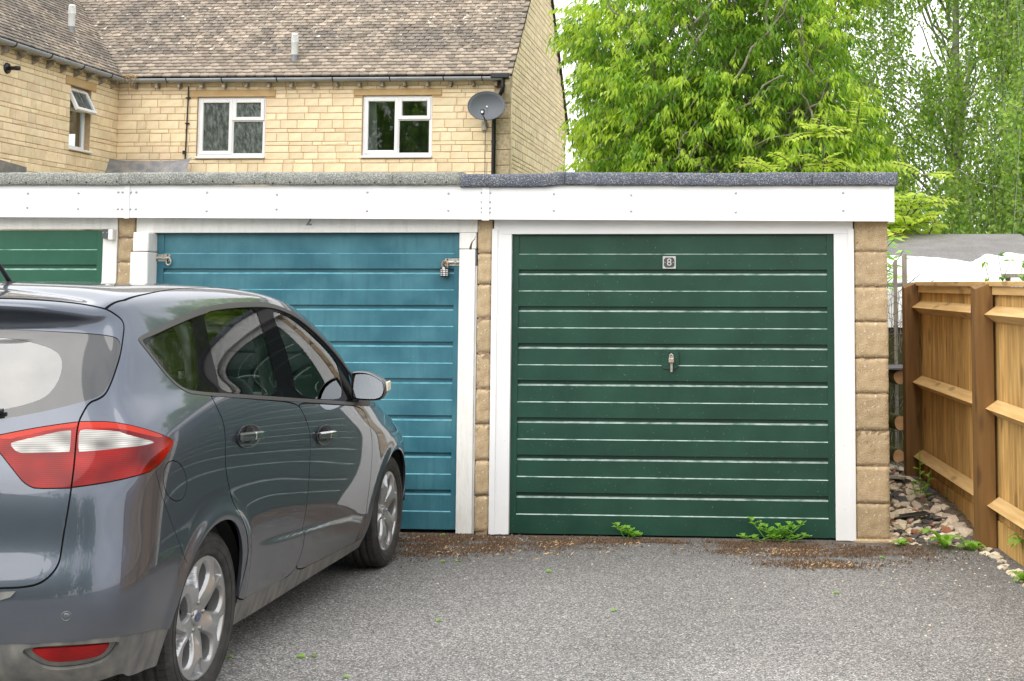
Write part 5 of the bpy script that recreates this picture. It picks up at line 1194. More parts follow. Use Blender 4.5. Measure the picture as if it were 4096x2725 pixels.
# ------------------------------------------------------------------ parked car: body control net, rows = character lines from sill to roof, columns = stations from tail to nose, (forward, half width, height)
NET = np.array([
    [(-0.7, 0, 0.24), (-0.7, 0.35, 0.235), (-0.67, 0.6, 0.235), (-0.61, 0.76, 0.25), (-0.56, 0.82, 0.265), (-0.52, 0.835, 0.245), (-0.25, 0.84, 0.235), (0.05, 0.83, 0.215), (0.45, 0.815, 0.19), (0.95, 0.81, 0.185), (1.5, 0.81, 0.185), (2, 0.815, 0.185), (2.4, 0.82, 0.19), (2.75, 0.83, 0.195), (3.1, 0.8, 0.195), (3.34, 0.7, 0.195), (3.42, 0.45, 0.22), (3.45, 0, 0.22)],
    [(-0.835, 0, 0.34), (-0.825, 0.35, 0.34), (-0.78, 0.63, 0.345), (-0.7, 0.8, 0.36), (-0.6, 0.86, 0.36), (-0.52, 0.875, 0.36), (-0.25, 0.88, 0.35), (0.05, 0.875, 0.33), (0.45, 0.855, 0.3), (0.95, 0.85, 0.3), (1.5, 0.85, 0.3), (2, 0.855, 0.3), (2.4, 0.865, 0.3), (2.75, 0.86, 0.3), (3.1, 0.82, 0.3), (3.34, 0.7, 0.3), (3.47, 0.48, 0.3), (3.5, 0, 0.3)],
    [(-0.86, 0, 0.47), (-0.85, 0.35, 0.47), (-0.81, 0.64, 0.47), (-0.73, 0.825, 0.47), (-0.62, 0.885, 0.47), (-0.52, 0.903, 0.47), (-0.25, 0.91, 0.46), (0.05, 0.905, 0.45), (0.45, 0.872, 0.42), (0.95, 0.865, 0.42), (1.5, 0.866, 0.42), (2, 0.87, 0.42), (2.4, 0.888, 0.42), (2.75, 0.882, 0.42), (3.1, 0.835, 0.42), (3.34, 0.72, 0.42), (3.49, 0.5, 0.42), (3.52, 0, 0.42)],
    [(-0.86, 0, 0.6), (-0.85, 0.35, 0.6), (-0.81, 0.64, 0.6), (-0.735, 0.825, 0.6), (-0.63, 0.89, 0.6), (-0.52, 0.908, 0.6), (-0.25, 0.917, 0.6), (0.05, 0.915, 0.6), (0.45, 0.896, 0.58), (0.95, 0.892, 0.58), (1.5, 0.893, 0.58), (2, 0.895, 0.58), (2.4, 0.903, 0.58), (2.75, 0.892, 0.57), (3.1, 0.84, 0.56), (3.34, 0.72, 0.55), (3.47, 0.5, 0.54), (3.5, 0, 0.54)],
    [(-0.825, 0, 0.72), (-0.815, 0.35, 0.72), (-0.78, 0.62, 0.72), (-0.715, 0.8, 0.73), (-0.62, 0.872, 0.73), (-0.52, 0.898, 0.74), (-0.25, 0.909, 0.74), (0.05, 0.91, 0.74), (0.45, 0.906, 0.74), (0.95, 0.904, 0.74), (1.5, 0.905, 0.74), (2, 0.907, 0.73), (2.4, 0.906, 0.72), (2.75, 0.885, 0.7), (3.1, 0.83, 0.67), (3.34, 0.7, 0.64), (3.42, 0.5, 0.64), (3.45, 0, 0.64)],
    [(-0.81, 0, 0.84), (-0.8, 0.35, 0.84), (-0.765, 0.62, 0.84), (-0.705, 0.785, 0.85), (-0.615, 0.857, 0.86), (-0.52, 0.888, 0.88), (-0.25, 0.905, 0.9), (0.05, 0.912, 0.91), (0.45, 0.912, 0.9), (0.95, 0.911, 0.88), (1.5, 0.911, 0.86), (2, 0.91, 0.84), (2.4, 0.902, 0.815), (2.75, 0.872, 0.78), (3.08, 0.814, 0.747), (3.28, 0.705, 0.719), (3.32, 0.46, 0.74), (3.36, 0, 0.75)],
    [(-0.785, 0, 0.96), (-0.775, 0.35, 0.96), (-0.74, 0.6, 0.965), (-0.68, 0.76, 0.975), (-0.6, 0.838, 0.985), (-0.52, 0.878, 1), (-0.25, 0.9, 1.03), (0.05, 0.908, 1.04), (0.45, 0.908, 1.015), (0.95, 0.907, 0.985), (1.5, 0.905, 0.95), (2, 0.9, 0.91), (2.4, 0.88, 0.88), (2.75, 0.835, 0.845), (3.05, 0.771, 0.806), (3.18, 0.713, 0.787), (3.22, 0.43, 0.79), (3.27, 0, 0.81)],
    [(-0.745, 0, 1.06), (-0.735, 0.35, 1.06), (-0.7, 0.57, 1.065), (-0.645, 0.71, 1.075), (-0.575, 0.785, 1.09), (-0.52, 0.832, 1.11), (-0.25, 0.868, 1.145), (0.05, 0.879, 1.155), (0.45, 0.884, 1.135), (0.95, 0.885, 1.09), (1.5, 0.883, 1.045), (2, 0.877, 0.995), (2.4, 0.85, 0.96), (2.75, 0.795, 0.905), (2.98, 0.733, 0.869), (3.08, 0.705, 0.853), (3.12, 0.39, 0.835), (3.17, 0, 0.86)],
    [(-0.69, 0, 1.18), (-0.68, 0.35, 1.18), (-0.645, 0.545, 1.18), (-0.585, 0.665, 1.19), (-0.53, 0.715, 1.2), (-0.47, 0.756, 1.209), (-0.22, 0.808, 1.226), (0.06, 0.838, 1.229), (0.45, 0.852, 1.205), (0.95, 0.857, 1.16), (1.5, 0.857, 1.115), (2, 0.85, 1.065), (2.4, 0.8, 1.025), (2.72, 0.709, 0.956), (2.92, 0.651, 0.918), (3, 0.629, 0.904), (3.05, 0.33, 0.87), (3.1, 0, 0.89)],
    [(-0.61, 0, 1.33), (-0.6, 0.34, 1.33), (-0.565, 0.515, 1.33), (-0.505, 0.62, 1.335), (-0.455, 0.67, 1.34), (-0.39, 0.719, 1.355), (-0.17, 0.759, 1.368), (0.08, 0.786, 1.375), (0.45, 0.8, 1.375), (0.95, 0.802, 1.36), (1.5, 0.795, 1.335), (2, 0.765, 1.26), (2.4, 0.66, 1.095), (2.68, 0.588, 0.999), (2.85, 0.544, 0.955), (2.93, 0.524, 0.939), (2.98, 0.25, 0.89), (3.02, 0, 0.905)],
    [(-0.53, 0, 1.449), (-0.515, 0.32, 1.449), (-0.48, 0.48, 1.449), (-0.435, 0.575, 1.449), (-0.4, 0.62, 1.454), (-0.345, 0.672, 1.47), (-0.14, 0.703, 1.486), (0.09, 0.727, 1.498), (0.45, 0.745, 1.507), (0.95, 0.748, 1.502), (1.5, 0.73, 1.464), (2, 0.655, 1.339), (2.4, 0.53, 1.114), (2.65, 0.473, 1.018), (2.78, 0.443, 0.973), (2.85, 0.427, 0.958), (2.9, 0.18, 0.889), (2.94, 0, 0.904)],
    [(-0.6, 0, 1.512), (-0.585, 0.31, 1.509), (-0.537, 0.475, 1.5), (-0.465, 0.565, 1.489), (-0.405, 0.61, 1.486), (-0.33, 0.65, 1.518), (-0.13, 0.673, 1.534), (0.095, 0.693, 1.547), (0.45, 0.708, 1.558), (0.95, 0.712, 1.555), (1.5, 0.684, 1.51), (2, 0.588, 1.37), (2.4, 0.471, 1.13), (2.63, 0.418, 1.038), (2.74, 0.393, 0.994), (2.8, 0.381, 0.979), (2.85, 0.156, 0.905), (2.895, 0.006, 0.918)],
    [(-0.585, 0, 1.552), (-0.57, 0.3, 1.549), (-0.52, 0.46, 1.54), (-0.45, 0.545, 1.529), (-0.39, 0.59, 1.526), (-0.315, 0.614, 1.554), (-0.12, 0.631, 1.571), (0.1, 0.647, 1.584), (0.45, 0.66, 1.598), (0.95, 0.665, 1.596), (1.5, 0.625, 1.544), (2, 0.51, 1.389), (2.4, 0.4, 1.134), (2.6, 0.354, 1.051), (2.7, 0.331, 1.01), (2.75, 0.32, 0.989), (2.8, 0.12, 0.909), (2.85, 0, 0.919)],
    [(-0.42, 0, 1.577), (-0.41, 0.2, 1.574), (-0.385, 0.33, 1.569), (-0.34, 0.42, 1.562), (-0.285, 0.46, 1.56), (-0.21, 0.471, 1.594), (-0.05, 0.477, 1.606), (0.13, 0.482, 1.616), (0.45, 0.49, 1.628), (0.95, 0.49, 1.625), (1.5, 0.44, 1.567), (2, 0.36, 1.404), (2.4, 0.28, 1.144), (2.57, 0.251, 1.071), (2.63, 0.241, 1.045), (2.66, 0.235, 1.033), (2.7, 0.08, 0.929), (2.75, 0, 0.939)],
    [(-0.25, 0, 1.599), (-0.235, 0, 1.6), (-0.21, 0, 1.601), (-0.17, 0, 1.603), (-0.12, 0, 1.605), (-0.07, 0, 1.616), (0.05, 0, 1.626), (0.19, 0, 1.632), (0.45, 0, 1.642), (0.95, 0, 1.638), (1.5, 0, 1.579), (2, 0, 1.414), (2.4, 0, 1.149), (2.53, 0, 1.093), (2.56, 0, 1.08), (2.58, 0, 1.072), (2.6, 0, 0.974), (2.63, 0, 0.969)],
])
CAR_O = (-3.0633, -3.7011, 0.0766); CAR_F = (-0.03157, 0.99920, -0.02443)
def bsp(n, m_):
    t = np.linspace(0, n-1, m_); Mx = np.zeros((m_, n+2))
    for i, tt in enumerate(t):
        k = min(int(tt), n-2); f = tt-k
        for j, b in enumerate([(1-f)**3/6, (3*f**3-6*f*f+4)/6, (-3*f**3+3*f*f+3*f+1)/6, f**3/6]): Mx[i, k+j] += b
    A = Mx[:, 1:-1].copy(); A[:, 0] += 2*Mx[:, 0]; A[:, 1] -= Mx[:, 0]; A[:, -1] += 2*Mx[:, -1]; A[:, -2] -= Mx[:, -1]; return A
def body_grid(nu, nv):
    r_n, s_n, _ = NET.shape; Bv0, Bu0 = bsp(r_n, r_n), bsp(s_n, s_n); C_ = NET.copy()
    for _ in range(3): C_ = C_+.6*(NET-np.einsum('ij,jkc->ikc', Bv0, np.einsum('kl,ilc->ikc', Bu0, C_)))
    return np.einsum('ij,jkc->ikc', bsp(r_n, nv), np.einsum('kl,ilc->ikc', bsp(s_n, nu), C_))
def chaikin(P, it=2, closed=True):
    P = np.array(P, float)
    for _ in range(it):
        Q = np.roll(P, -1, 0) if closed else P[1:]; A = P if closed else P[:-1]
        N_ = np.stack([.75*A+.25*Q, .25*A+.75*Q], 1).reshape(-1, 2)
        P = N_ if closed else np.concatenate([P[:1], N_, P[-1:]])
    return P
def seg_dist(p, A, B):
    d = B-A; L2 = (d*d).sum(1)+1e-12; out = np.full(len(p), 9.)
    for a, dd, l2 in zip(A, d, L2):
        t = np.clip(((p-a)@dd)/l2, 0, 1); q = p-a-t[:, None]*dd; out = np.minimum(out, np.sqrt((q*q).sum(1)))
    return out
def sd_poly(p, P):
    B = np.roll(P, -1, 0); d = seg_dist(p, P, B); ins = np.zeros(len(p), bool)
    for a, b in zip(P, B):
        c = ((a[1] > p[:, 1]) != (b[1] > p[:, 1])); x = (b[0]-a[0])*(p[:, 1]-a[1])/(b[1]-a[1]+1e-15)+a[0]; ins ^= c & (p[:, 0] < x)
    return np.where(ins, -d, d)
def field(chart, poly, dom):
    P = np.array(poly, float); lo, hi = P.min(0)-.05, P.max(0)+.05
    def f(A):
        X, w, Z, v = A[:, 0], A[:, 1], A[:, 2], A[:, 6]
        c = {'s': np.stack([X, Z], 1), 'q': np.stack([X+w, Z], 1), 'p': np.stack([X, w], 1)}[chart]
        out = np.ones(len(A)); k = dom(X, w, Z, v) & (c > lo).all(1) & (c < hi).all(1)
        if k.any(): out[k] = sd_poly(c[k], P)
        return out
    return f
def line_field(chart, line, dom):
    P = np.array(line, float); lo, hi = P.min(0)-.05, P.max(0)+.05
    def f(A):
        X, w, Z, v = A[:, 0], A[:, 1], A[:, 2], A[:, 6]
        c = {'s': np.stack([X, Z], 1), 'q': np.stack([X+w, Z], 1), 'p': np.stack([X, w], 1)}[chart]
        out = np.ones(len(A)); k = dom(X, w, Z, v) & (c > lo).all(1) & (c < hi).all(1)
        if k.any(): out[k] = seg_dist(c[k], P[:-1], P[1:])
        return out
    return f
def cut(A, T, phi):
    phi = np.where(np.abs(phi) < 2e-5, 2e-5, phi); s = phi > 0; ts = s[T]; n = ts.sum(1); mix = (n == 1) | (n == 2)
    if not mix.any(): return A, T
    M_ = T[mix]; ms = ts[mix]; lone = np.where(ms.sum(1) == 1, ms.argmax(1), (~ms).argmax(1)); r = np.arange(len(M_))
    a, b, c = M_[r, lone], M_[r, (lone+1) % 3], M_[r, (lone+2) % 3]
    E = np.concatenate([np.stack([a, b], 1), np.stack([a, c], 1)]); Es = np.sort(E, 1); U, inv = np.unique(Es, axis=0, return_inverse=True); inv = inv.ravel()
    t = phi[U[:, 0]]/(phi[U[:, 0]]-phi[U[:, 1]]); newA = A[U[:, 0]]*(1-t[:, None])+A[U[:, 1]]*t[:, None]
    p, q = inv[:len(M_)]+len(A), inv[len(M_):]+len(A)
    Tn = np.concatenate([T[~mix], np.stack([a, p, q], 1), np.stack([p, b, c], 1), np.stack([p, c, q], 1)])
    return np.concatenate([A, newA]), Tn

# ---- outlines in body coordinates: side view (forward, height) or wrapped view (forward + half width, height)
OUT = dict(
 tailgate=[(-1.4, 1.556), (-.52, 1.557), (-.235, 1.555), (-.104, 1.551), (.043, 1.543), (.145, 1.533), (.211, 1.521), (.245, 1.511), (.3, 1.484), (.314, 1.459), (.297, 1.417), (.268, 1.351), (.234, 1.299), (.205, 1.258), (.169, 1.217), (.132, 1.201), (.086, 1.191), (.056, 1.162), (.025, 1.126), (.001, 1.054), (-.032, .918), (-.06, .785), (-.072, .719), (-.082, .678), (-.112, .643), (-.158, .616), (-.218, .607), (-.301, .606), (-1.4, .606)],
 rear_glass=[(-1.4, 1.450), (-.5, 1.449), (-.225, 1.445), (-.029, 1.438), (.202, 1.427), (.285, 1.410), (.263, 1.351), (.230, 1.299), (.200, 1.261), (.160, 1.222), (.128, 1.208), (.080, 1.198), (-.082, 1.168), (-.276, 1.139), (-.5, 1.125), (-1.4, 1.12)],
 frit=[(-1.4, 1.425), (-.6, 1.424), (-.25, 1.42), (-.12, 1.405), (-.02, 1.375), (.0, 1.34), (-.015, 1.29), (-.06, 1.235), (-.12, 1.20), (-.3, 1.165), (-.5, 1.15), (-1.4, 1.145)],
 tail_o=[(.0, 1.126), (.06, 1.126), (.17, 1.122), (.279, 1.103), (.421, 1.067), (.484, 1.045), (.5, 1.036), (.476, 1.016), (.372, .957), (.221, .939), (.085, .928), (-.01, .921), (-.05, .918), (-.03, 1.022)],
 tail_i=[(.05, 1.127), (-.01, 1.123), (-.065, 1.118), (-.145, 1.109), (-.226, 1.097), (-.300, 1.084), (-.315, 1.055), (-.288, 1.035), (-.256, .994), (-.223, .954), (-.209, .939), (-.187, .926), (-.166, .919), (-.05, .918), (-.0, .918), (.02, 1.022)],
 white_o=[(.022, 1.098), (.045, 1.101), (.059, 1.101), (.195, 1.091), (.221, 1.081), (.288, 1.065), (.378, 1.045), (.341, 1.042), (.208, 1.036), (.02, 1.030), (.008, 1.030)],
 white_i=[(-.250, 1.060), (-.229, 1.067), (-.061, 1.097), (-.012, 1.100), (-.008, 1.098), (-.026, 1.032), (-.03, 1.031), (-.169, 1.030), (-.224, 1.03)],
 band_o=[(.0, 1.128), (.17, 1.128), (.279, 1.108), (.421, 1.070), (.42, 1.055), (.30, 1.078), (.20, 1.100), (.06, 1.108), (.01, 1.100)],
 band_i=[(.03, 1.130), (-.065, 1.124), (-.145, 1.114), (-.226, 1.102), (-.32, 1.09), (-.26, 1.072), (-.2, 1.085), (-.06, 1.108), (.02, 1.109)],
 reflector=[(-.183, .404), (-.105, .402), (-.007, .4), (.153, .393), (.15, .383), (.123, .352), (.06, .347), (-.005, .345), (-.09, .349), (-.146, .377)],
 pod=[(-.226, .408), (-.125, .414), (-.009, .411), (.20, .399), (.195, .378), (.15, .328), (.019, .316), (-.094, .324), (-.168, .360)],
 fuel=[(.607, .885), (.59, .915), (.564, .943), (.529, .962), (.493, .972), (.459, .97), (.435, .957), (.422, .935), (.422, .908), (.435, .879), (.46, .852), (.494, .832), (.531, .821), (.565, .822), (.593, .834), (.607, .856)],
 group=[(-.325, 1.413), (-.328, 1.396), (-.296, 1.344), (-.259, 1.288), (-.226, 1.243), (-.194, 1.215), (-.163, 1.197), (-.102, 1.188), (-.021, 1.178), (.372, 1.141), (.884, 1.093), (1.392, 1.048), (1.939, .998), (2.252, .972), (2.11, 1.14), (1.83, 1.291), (1.528, 1.425), (1.295, 1.504), (1.086, 1.541), (.893, 1.557), (.535, 1.551), (.326, 1.537), (.132, 1.516), (-.09, 1.472), (-.239, 1.436)],
 molding=[(-.31, 1.405), (-.312, 1.393), (-.282, 1.345), (-.245, 1.288), (-.212, 1.245), (-.182, 1.222), (-.155, 1.209), (-.102, 1.201), (-.021, 1.191), (.372, 1.157), (.884, 1.110), (1.392, 1.066), (1.85, 1.022), (2.0, 1.02), (2.04, 1.13), (1.80, 1.275), (1.515, 1.403), (1.285, 1.482), (1.083, 1.519), (.893, 1.534), (.535, 1.529), (.326, 1.515), (.135, 1.494), (-.085, 1.453), (-.230, 1.420)],
 glass_q=[(-.295, 1.392), (-.166, 1.43), (-.011, 1.463), (.080, 1.482), (.070, 1.452), (.020, 1.351), (-.055, 1.204), (-.149, 1.213), (-.184, 1.226), (-.203, 1.25), (-.218, 1.267), (-.263, 1.321), (-.290, 1.365)],
 glass_r=[(.192, 1.502), (.299, 1.516), (.499, 1.527), (.765, 1.529), (.746, 1.446), (.748, 1.307), (.740, 1.130), (.388, 1.159), (.092, 1.188), (.125, 1.255), (.131, 1.348), (.157, 1.425)],
 glass_f=[(.955, 1.520), (1.11, 1.503), (1.257, 1.462), (1.455, 1.39), (1.648, 1.307), (1.739, 1.26), (1.749, 1.192), (1.711, 1.093), (1.642, 1.051), (.968, 1.108), (.988, 1.202), (.966, 1.347), (.939, 1.456)],
 glass_t=[(1.985, 1.196), (2.065, 1.13), (2.04, 1.06), (1.93, 1.045), (1.90, 1.09), (1.92, 1.15)],
 rdoor=[(-.016, 1.182), (-.017, 1.172), (-.009, 1.132), (.023, 1.075), (.028, 1.005), (.028, .935), (.047, .873), (.082, .81), (.139, .727), (.227, .653), (.294, .57), (.334, .499), (.343, .415), (.335, .353), (.336, .303), (.692, .282), (1.068, .271), (1.082, .369), (1.075, .442), (1.077, .517), (1.076, .599), (1.055, .818), (1.043, .905), (1.025, .966), (.968, 1.037), (.906, 1.089), (.372, 1.141)],
 fdoor=[(.906, 1.089), (.968, 1.037), (1.025, .966), (1.043, .905), (1.055, .818), (1.076, .599), (1.077, .517), (1.075, .442), (1.082, .369), (1.068, .271), (1.628, .255), (2.14, .240), (2.145, .26), (2.145, .332), (2.125, .518), (2.115, .674), (2.104, .75), (2.074, .841), (2.033, .918), (1.973, .995), (1.402, 1.045)],
 arch_r=[(-.33, .10), (-.36, .27), (-.385, .36), (-.375, .44), (-.345, .515), (-.285, .592), (-.208, .645), (-.104, .683), (0, .694), (.07, .688), (.135, .667), (.2, .625), (.26, .557), (.295, .495), (.318, .41), (.332, .33), (.342, .26), (.345, .10)],
 arch_f=[(2.2, .05), (2.225, .396), (2.25, .502), (2.349, .622), (2.497, .678), (2.64, .692), (2.787, .672), (2.90, .60), (2.97, .5), (3.0, .38), (2.98, .05)],
 headlight=[(2.88, .83), (3.1, .80), (3.3, .74), (3.42, .68), (3.40, .62), (3.2, .63), (3.02, .70)],
)
def car():
    side = lambda X, w, Z, v: (v < 11.6) & (X > -.6) & (w > .42)
    rear = lambda X, w, Z, v: (X < .25) & (v < 13.2)
    low = lambda X, w, Z, v: (X < .2) & (v < 9)
    S = body_grid(380, 260); nv, nu, _ = S.shape
    # pressed features: rocker ledge along the doors, wheel-arch lips
    sst = lambda a, b, x: (lambda t: t*t*(3-2*t))(np.clip((x-a)/(b-a), 0, 1))
    X_, w_, Z_ = S[..., 0], S[..., 1], S[..., 2]; zc = np.interp(X_, [.34, .522, 1.045, 1.511, 1.86, 2.047], [.540, .511, .469, .437, .403, .366]); dd_ = Z_-zc
    on = (w_ > .6)*(Z_ < .8); led = .017*sst(.012, -.012, dd_)*sst(-.19, -.06, dd_)*sst(.42, .75, X_)*sst(2.10, 2.0, X_)
    flare = sum(.013*np.exp(-((np.hypot(X_-x0, Z_-.33)-.385)/.032)**2) for x0 in (0., 2.63))
    S[..., 1] += on*(led+flare)
    du = np.gradient(S, axis=1); dv = np.gradient(S, axis=0); N_ = -np.cross(du, dv); ln = np.linalg.norm(N_, axis=2, keepdims=True); N_ = N_/np.maximum(ln, 1e-9)
    N_[:, 0, 1] = 0; N_[:, -1, 1] = 0; N_[-1] = np.array([0, 0, 1.]); k = N_[-2]; N_[-1] = k*np.array([1, 0, 1]); N_ /= np.linalg.norm(N_, axis=2, keepdims=True)+1e-9
    vp = np.repeat(np.linspace(0, NET.shape[0]-1, nv)[:, None], nu, 1)
    A = np.concatenate([S, N_, vp[..., None]], 2).reshape(-1, 7); S[:, 0, 1] = 0
    idx = np.arange(nv*nu).reshape(nv, nu); q = np.stack([idx[:-1, :-1], idx[:-1, 1:], idx[1:, 1:], idx[1:, :-1]], -1).reshape(-1, 4)
    T = np.concatenate([q[:, [0, 1, 2]], q[:, [0, 2, 3]]])
    sm = {k: chaikin(v, 1 if k.startswith(('tail_', 'white_', 'band_')) else 2) for k, v in OUT.items()}
    F_ = {}
    for k in ('group', 'molding', 'glass_q', 'glass_r', 'glass_f', 'glass_t', 'rdoor', 'fdoor', 'arch_r', 'arch_f', 'headlight'): F_[k] = field('s', sm[k], side)
    for k in ('tailgate', 'rear_glass', 'frit', 'tail_o', 'tail_i', 'white_o', 'white_i', 'band_o', 'band_i', 'fuel'): F_[k] = field('q', sm[k], rear)
    for k in ('reflector', 'pod'): F_[k] = field('q', sm[k], low)
    bl = np.array([(-1.4, .432), (-.291, .43), (-.164, .427), (-.024, .426), (.094, .425), (.219, .417), (.337, .404), (.472, .384), (.62, .35)])
    F_['valance'] = lambda A: np.where((A[:, 0] < -.25), A[:, 2]-np.interp(A[:, 0]+A[:, 1], bl[:, 0], bl[:, 1]), 1.)
    st = np.array([(.2, .308), (.335, .302), (1.074, .269), (2.2, .238), (2.5, .233)])
    F_['sill'] = lambda A: np.where((A[:, 0] > .1) & (A[:, 0] < 2.45) & (A[:, 6] < 5), A[:, 2]-np.interp(A[:, 0], st[:, 0], st[:, 1]), 1.)
    F_['windscreen'] = lambda A: np.where(A[:, 6] > 9, np.maximum.reduce([1.46+.10*(A[:, 1]/.5)**2-A[:, 0], A[:, 0]-2.47+.14*(A[:, 1]/.6)**2, (11.25-A[:, 6])*.07]), 1.)
    dl = [(-.40, .610), (-.284, .630), (-.111, .624), (.183, .608), (.46, .604), (1.0, .604), (1.44, .59)]; bs = [(.371, .951), (.386, .915), (.42, .85), (.498, .743), (.559, .663), (.61, .59)]
    rd_ = lambda X, w, Z, v: (v > 11) & (X < 1.7)
    F_['ditch_l'] = line_field('p', dl, rd_); F_['bump_l'] = line_field('q', bs, low); F_['ditch'] = field('p', dl+[(1.44, .2), (-.40, .2)], rd_); F_['bumpseam'] = field('q', bs+[(.2, .59), (.2, .951)], low)
    g = .0034
    order = [('arch_r', 0), ('arch_f', 0), ('group', 0), ('molding', 0), ('glass_q', 0), ('glass_r', 0), ('glass_f', 0), ('glass_t', 0), ('rdoor', -g), ('rdoor', g), ('fdoor', -g), ('fdoor', g), ('tailgate', -g), ('tailgate', g),
             ('rear_glass', 0), ('frit', 0), ('tail_o', 0), ('tail_i', 0), ('tail_o', .004), ('tail_i', .004), ('white_o', 0), ('white_i', 0), ('band_o', 0), ('band_i', 0), ('fuel', -.0018), ('fuel', .0018), ('pod', 0), ('reflector', 0), ('valance', 0), ('sill', 0), ('windscreen', 0), ('ditch', -.0045), ('ditch', .0045), ('bumpseam', -.0015), ('bumpseam', .0015), ('headlight', 0)]
    for k, off in order: A, T = cut(A, T, F_[k](A)-off)
    Cn = A[T].mean(1); ph = {k: f(Cn) for k, f in F_.items()}
    lab = np.full(len(T), 'body_shell', dtype='U20')
    def put(m_, s): lab[m_] = s
    put(ph['windscreen'] < 0, 'windscreen'); put(ph['headlight'] < 0, 'headlight')
    put(ph['valance'] < 0, 'bumper_trim'); put((ph['pod'] < 0), 'fog_pod'); put(ph['reflector'] < 0, 'reflector')
    put(ph['fuel'] < 0, 'fuel_flap'); put(np.abs(ph['fuel']) < .0018, 'seam'); put((np.abs(ph['bumpseam']) < .0015) & (ph['bump_l'] < .004), 'seam')
    put(ph['rdoor'] < 0, 'rear_door'); put(ph['fdoor'] < 0, 'front_door'); put((np.abs(ph['rdoor']) < g) | (np.abs(ph['fdoor']) < g), 'seam')
    put(ph['sill'] < 0, 'sill_trim')
    gr = ph['group'] < 0; put(gr, 'window_molding'); put(ph['molding'] < 0, 'window_surround'); put(ph['glass_q'] < 0, 'quarter_glass'); put(ph['glass_r'] < 0, 'rear_door_glass'); put(ph['glass_f'] < 0, 'front_door_glass'); put(ph['glass_t'] < 0, 'corner_glass')
    put((ph['tail_o'] < .004) & (ph['tailgate'] > 0), 'lamp_border'); put((ph['tail_o'] < 0) & (ph['tailgate'] > 0), 'tail_light'); put((ph['white_o'] < 0) & (lab == 'tail_light'), 'tail_white'); put((ph['band_o'] < 0) & (lab == 'tail_light'), 'tail_band')
    tg = ph['tailgate'] < 0; put(tg, 'tailgate'); put(tg & (ph['rear_glass'] < 0), 'frit'); put(tg & (ph['rear_glass'] < 0) & (ph['frit'] < 0), 'rear_glass')
    put(tg & (ph['tail_i'] < .004), 'gate_border'); put(tg & (ph['tail_i'] < 0), 'gate_light'); put(tg & (ph['white_i'] < 0), 'gate_white'); put((lab == 'gate_light') & (ph['band_i'] < 0), 'gate_band')
    put(np.abs(ph['tailgate']) < g, 'seam'); put((np.abs(ph['ditch']) < .0045) & (ph['ditch_l'] < .008) & (lab != 'windscreen') & ~tg, 'seam')
    put((ph['arch_r'] < 0) | (ph['arch_f'] < 0), 'cut')
    # orientation
    fn = np.cross(A[T[:, 1], :3]-A[T[:, 0], :3], A[T[:, 2], :3]-A[T[:, 0], :3]); fl = (fn*A[T[:, 0], 3:6]).sum(1) < 0; T[fl] = T[fl][:, ::-1]

    root = thing('parked_car', 'dark slate grey five-door hatchback parked nose-in at the teal garage', 'car')
    Fv = Vector(CAR_F); Rv = Vector((Fv.y, -Fv.x, 0)).normalized(); Uv = Rv.cross(Fv)
    mt4 = Matrix((Fv, -Rv, Uv)).transposed().to_4x4(); mt4.translation = Vector(CAR_O); root.matrix_world = mt4
    # ---- paints
    M_paint = mat('slate_grey_metallic_paint', (.066, .079, .108), .34, metal=.66, coat=1.); t, B = nodes(M_paint); B.inputs['Coat Roughness'].default_value = .025; B.inputs['Coat IOR'].default_value = 1.6
    n = t.nodes.new; l = t.links.new; tx = n('ShaderNodeTexCoord'); vn = n('ShaderNodeTexNoise'); vn.inputs['Scale'].default_value = 900; l(tx.outputs['Object'], vn.inputs['Vector'])
    mr = n('ShaderNodeMapRange'); mr.inputs[3].default_value = .27; mr.inputs[4].default_value = .46; l(vn.outputs[0], mr.inputs[0]); l(mr.outputs[0], B.inputs['Roughness'])
    # road film: grey dust low on the doors and bumper
    sx = n('ShaderNodeSeparateXYZ'); l(tx.outputs['Object'], sx.inputs[0]); dz = n('ShaderNodeMapRange'); dz.inputs[1].default_value = .62; dz.inputs[2].default_value = .26; l(sx.outputs[2], dz.inputs[0])
    dn = n('ShaderNodeTexNoise'); dn.inputs['Scale'].default_value = 7; dn.inputs['Detail'].default_value = 8; l(tx.outputs['Object'], dn.inputs['Vector']); dm = n('ShaderNodeMath'); dm.operation = 'MULTIPLY'; l(dz.outputs[0], dm.inputs[0]); l(dn.outputs[0], dm.inputs[1])
    d2 = n('ShaderNodeMath'); d2.operation = 'MULTIPLY'; d2.inputs[1].default_value = .45; l(dm.outputs[0], d2.inputs[0]); B2 = n('ShaderNodeBsdfDiffuse'); B2.inputs[0].default_value = (.20, .185, .165, 1); sh_ = n('ShaderNodeMixShader'); l(d2.outputs[0], sh_.inputs[0]); l(B.outputs[0], sh_.inputs[1]); l(B2.outputs[0], sh_.inputs[2]); l(sh_.outputs[0], t.nodes['Material Output'].inputs[0])
    M_trim = mat('dusty_grey_plastic', (.10, .10, .10), .6, col2=(.21, .20, .18), nscale=9, contrast=(.35, .7), stretch=(2, 2, .5), bump=.2, bscale=200)
    def satin(nm, c, gl, ro):
        Mm = bpy.data.materials.new(nm); Mm.use_nodes = True; tt = Mm.node_tree; tt.nodes.clear(); d_ = tt.nodes.new('ShaderNodeBsdfDiffuse'); d_.inputs[0].default_value = (*c, 1); g_ = tt.nodes.new('ShaderNodeBsdfGlossy'); g_.inputs['Roughness'].default_value = ro
        x_ = tt.nodes.new('ShaderNodeMixShader'); x_.inputs[0].default_value = gl; tt.links.new(d_.outputs[0], x_.inputs[1]); tt.links.new(g_.outputs[0], x_.inputs[2]); o_ = tt.nodes.new('ShaderNodeOutputMaterial'); tt.links.new(x_.outputs[0], o_.inputs[0]); return Mm
